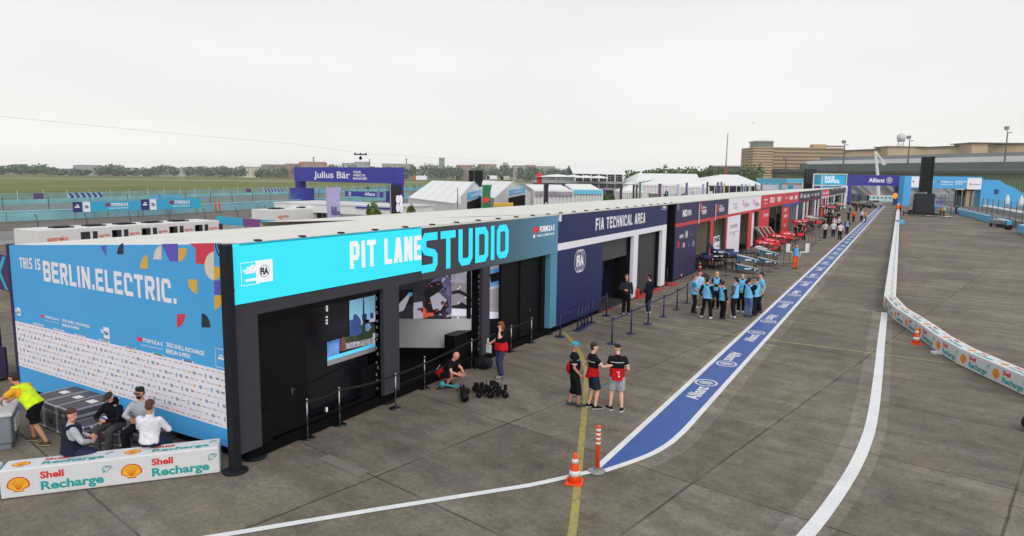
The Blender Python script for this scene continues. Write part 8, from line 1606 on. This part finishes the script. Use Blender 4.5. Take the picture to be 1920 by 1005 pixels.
def tbox(name, m, u0, u1, v0, v1, D, depth, bands=0):
    a, R, L, az = rframe(u0, u1, D); bk = Vector((-R.y, R.x, 0)); z0, z1 = max(0, zz((u0 + u1) / 2, v1, D)), zz((u0 + u1) / 2, v0, D); P0 = [a, a + R * L, a + R * L + bk * depth, a + bk * depth]
    mb = MB(); mb.hexa([(p.x, p.y, z0) for p in P0] + [(p.x, p.y, z1) for p in P0]); wb(mb, name, m, term)
    if bands:
        mb = MB(); o_ = R * .25 + bk * .0
        for i in range(bands):
            z = z1 - (z1 - z0) * (i + .7) / bands; Q = [a - bk * .2 - R * .2, a + R * (L + .2) - bk * .2, a + R * (L + .2) + bk * (depth + .2), a - R * .2 + bk * (depth + .2)]; mb.hexa([(p.x, p.y, z) for p in Q] + [(p.x, p.y, z + (z1 - z0) / bands * .38) for p in Q])
        wb(mb, 'stone_course', M_STONED, term)
tbox('tower', M_STONE, 1409, 1447, 277, 420, 515, 26, 15); tbox('tower_wing', C('travertine_shade', (170, 150, 122), noise=.08, scale=.12), 1447.3, 1580, 277.5, 318, 519, 22, 6); tbox('control_room', C('control_room', (116, 122, 124), rough=.4), 1417.5, 1446, 267, 277, 517, 18); tbox('control_room_roof', C('roof_pale', (176, 178, 176)), 1416, 1447, 264.5, 267, 516, 20)  # wing stone is darker: the tower's unlit side is put into its colour
mb = MB()
for r, (v0, v1) in enumerate(((284, 288), (304, 308))):
    for i in range(5): p0_, p1_ = Dp(1415 + i * 6, v0, 514.7), Dp(1418 + i * 6, v1, 514.7); mb.box(p0_.x, p1_.x, p0_.y - .1, p1_.y + .1, p1_.z, p0_.z)
wb(mb, 'window', C('term_window', (52, 46, 42)), term)
mb = MB()
for i in range(26): p0_, p1_ = Dp(1450 + i * 4.6, 284.5, 517.3), Dp(1452.6 + i * 4.6, 291, 517.3); mb.bar((p0_.x, p0_.y, p1_.z), (p0_.x, p0_.y, p0_.z), 1.5)
wb(mb, 'window', MATS['term_window'], term)
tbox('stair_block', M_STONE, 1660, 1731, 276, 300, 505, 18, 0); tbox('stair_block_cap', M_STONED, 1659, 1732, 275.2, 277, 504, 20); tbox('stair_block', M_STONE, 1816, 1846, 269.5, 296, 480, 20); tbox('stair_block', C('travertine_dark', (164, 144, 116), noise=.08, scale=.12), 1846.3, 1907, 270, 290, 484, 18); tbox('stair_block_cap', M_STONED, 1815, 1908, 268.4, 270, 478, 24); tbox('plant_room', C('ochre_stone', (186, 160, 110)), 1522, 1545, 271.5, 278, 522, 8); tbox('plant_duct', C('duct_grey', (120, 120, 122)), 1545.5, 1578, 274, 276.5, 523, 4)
# radar tower
p = Dp(1690, 258, 508); t = thing('radar_tower', 'white radar dome on a lattice stand above the terminal roof', 'radar', (p.x, p.y, zz(1690, 277, 508))); H_ = p.z - t.location.z; MB().ell((0, 0, H_), (3.1, 3.1, 3.2), 24, 16).build('dome', C('dome_pale', (206, 204, 206), noise=.05, scale=.4), t, True); mb = MB()
for x in (-2, 2):
    for y in (-2, 2): mb.bar((x, y, 0), (x * .8, y * .8, H_ - 2.4), .35)
mb.bar((-2, 0, 1), (1.7, 0, 3), .25).bar((2, 0, 1), (-1.7, 0, 3), .25).obox((0, 0, H_ - 2.5), (5.5, 5.5, .4)); mb.build('lattice', C('lattice_grey', (130, 132, 134)), t)
def mast(label, u, v0, v1, D, lean=0):
    p = Dp(u, v1, D); z1 = zz(u, v0, D); t = thing('light_mast', label, 'light mast', (p.x, p.y, p.z), math.atan2(ROT[1, 0], ROT[0, 0]), 'floodlight masts on the terminal canopy'); H_ = z1 - p.z; MB().tube([(0, 0, 0), (0, 0, H_ * .82)], [.7, .32], 8).build('pole', C('mast_dark', (86, 88, 92)), t); MB().obox((-.9, 0, H_ * .93), (2.6, 1.4, 2.2), .1, .1).obox((1.6, 0, H_ * .83), (1.8, 1.2, .5)).bar((0, 0, H_ * .8), (-.8, 0, H_ * .9), .4).build('lamp_head', C('lamp_cluster', (120, 124, 130)), t)
mast('floodlight mast above the left end of the hangar roof', 1580.5, 263, 318, 500); mast('floodlight mast beside the radar dome', 1701, 254, 318, 482); mast('tallest floodlight mast near the right edge of the picture', 1882, 236, 318, 458); mast('short floodlight mast on the far left of the hangar', 1473, 296, 319, 518)
a, b = Dp(1641, 283, 230), Dp(1646, 329, 230); t = thing('boom_lift', 'white boom lift standing up behind the blue gantry like an inverted V', 'lift', (b.x, b.y, 0)); q = lambda u, v: tuple(Dp(u, v, 230) - Vector((b.x, b.y, 0))); MB().tube([q(1647, 380), q(1645.5, 327), q(1641, 284)], [.6, .5, .35], 8).build('boom', C('boom_white', (212, 214, 216)), t); MB().tube([q(1642, 285), q(1657, 305)], [.35, .3], 8).obox(q(1657.5, 306), (1.2, 1.0, 1.2)).build('jib', MATS['boom_white'], t); MB().obox((0, 0, .8), (5, 2.2, 1.4), .2, .1).build('chassis', M_OR, t)
a, b = Dp(1360.5, 250, 300), Dp(1360, 333, 300); t = thing('radio_mast', 'tall thin radio mast, red at the foot, behind the glazed marquee', 'mast', (b.x, b.y, 0)); MB().cyl((0, 0, 0), (0, 0, zz(1360, 310, 300)), .38, n=8).build('lower_mast', C('mast_red', (176, 72, 70)), t); MB().cyl((0, 0, zz(1360, 310, 300)), (.1, 0, a.z), .26, .16, 8).build('upper_mast', C('mast_grey2', (128, 130, 132)), t)
mb = MB(); c = Dp(1412, 230.5, 120); w_ = .28
for s_ in (-1, 1): mb.hexa([(c.x, c.y, c.z), (c.x, c.y + .14, c.z), (c.x + s_ * w_, c.y + .05, c.z + .14), (c.x + s_ * w_, c.y - .02, c.z + .14), (c.x, c.y, c.z + .03), (c.x, c.y + .14, c.z + .03), (c.x + s_ * w_, c.y + .05, c.z + .155), (c.x + s_ * w_, c.y - .02, c.z + .155)])
mb.ell((c.x, c.y, c.z + .01), (.06, .2, .06), 8, 6); tag(mb.build('flying_bird', C('bird_dark', (70, 70, 74))), 'small dark bird flying above the airport tower', 'bird')
# ---------------------------------------------------------------- the milky air over the airfield
hz = MB().box(-2850, 950, -350, 2530, -1, 50).build('haze', []); hz['kind'] = 'stuff'
hm = bpy.data.materials.new('haze_air'); hm.use_nodes = True; nt = hm.node_tree; nt.nodes.remove(nt.nodes['Principled BSDF']); v = N(nt, 'ShaderNodeVolumePrincipled'); v.inputs['Color'].default_value = (.985, .99, .995, 1); v.inputs['Density'].default_value = .00017; v.inputs['Anisotropy'].default_value = .2
nt.links.new(v.outputs[0], nt.nodes['Material Output'].inputs['Volume']); hz.data.materials.append(hm)
# ---------------------------------------------------------------- tidy up
bpy.context.view_layer.update()
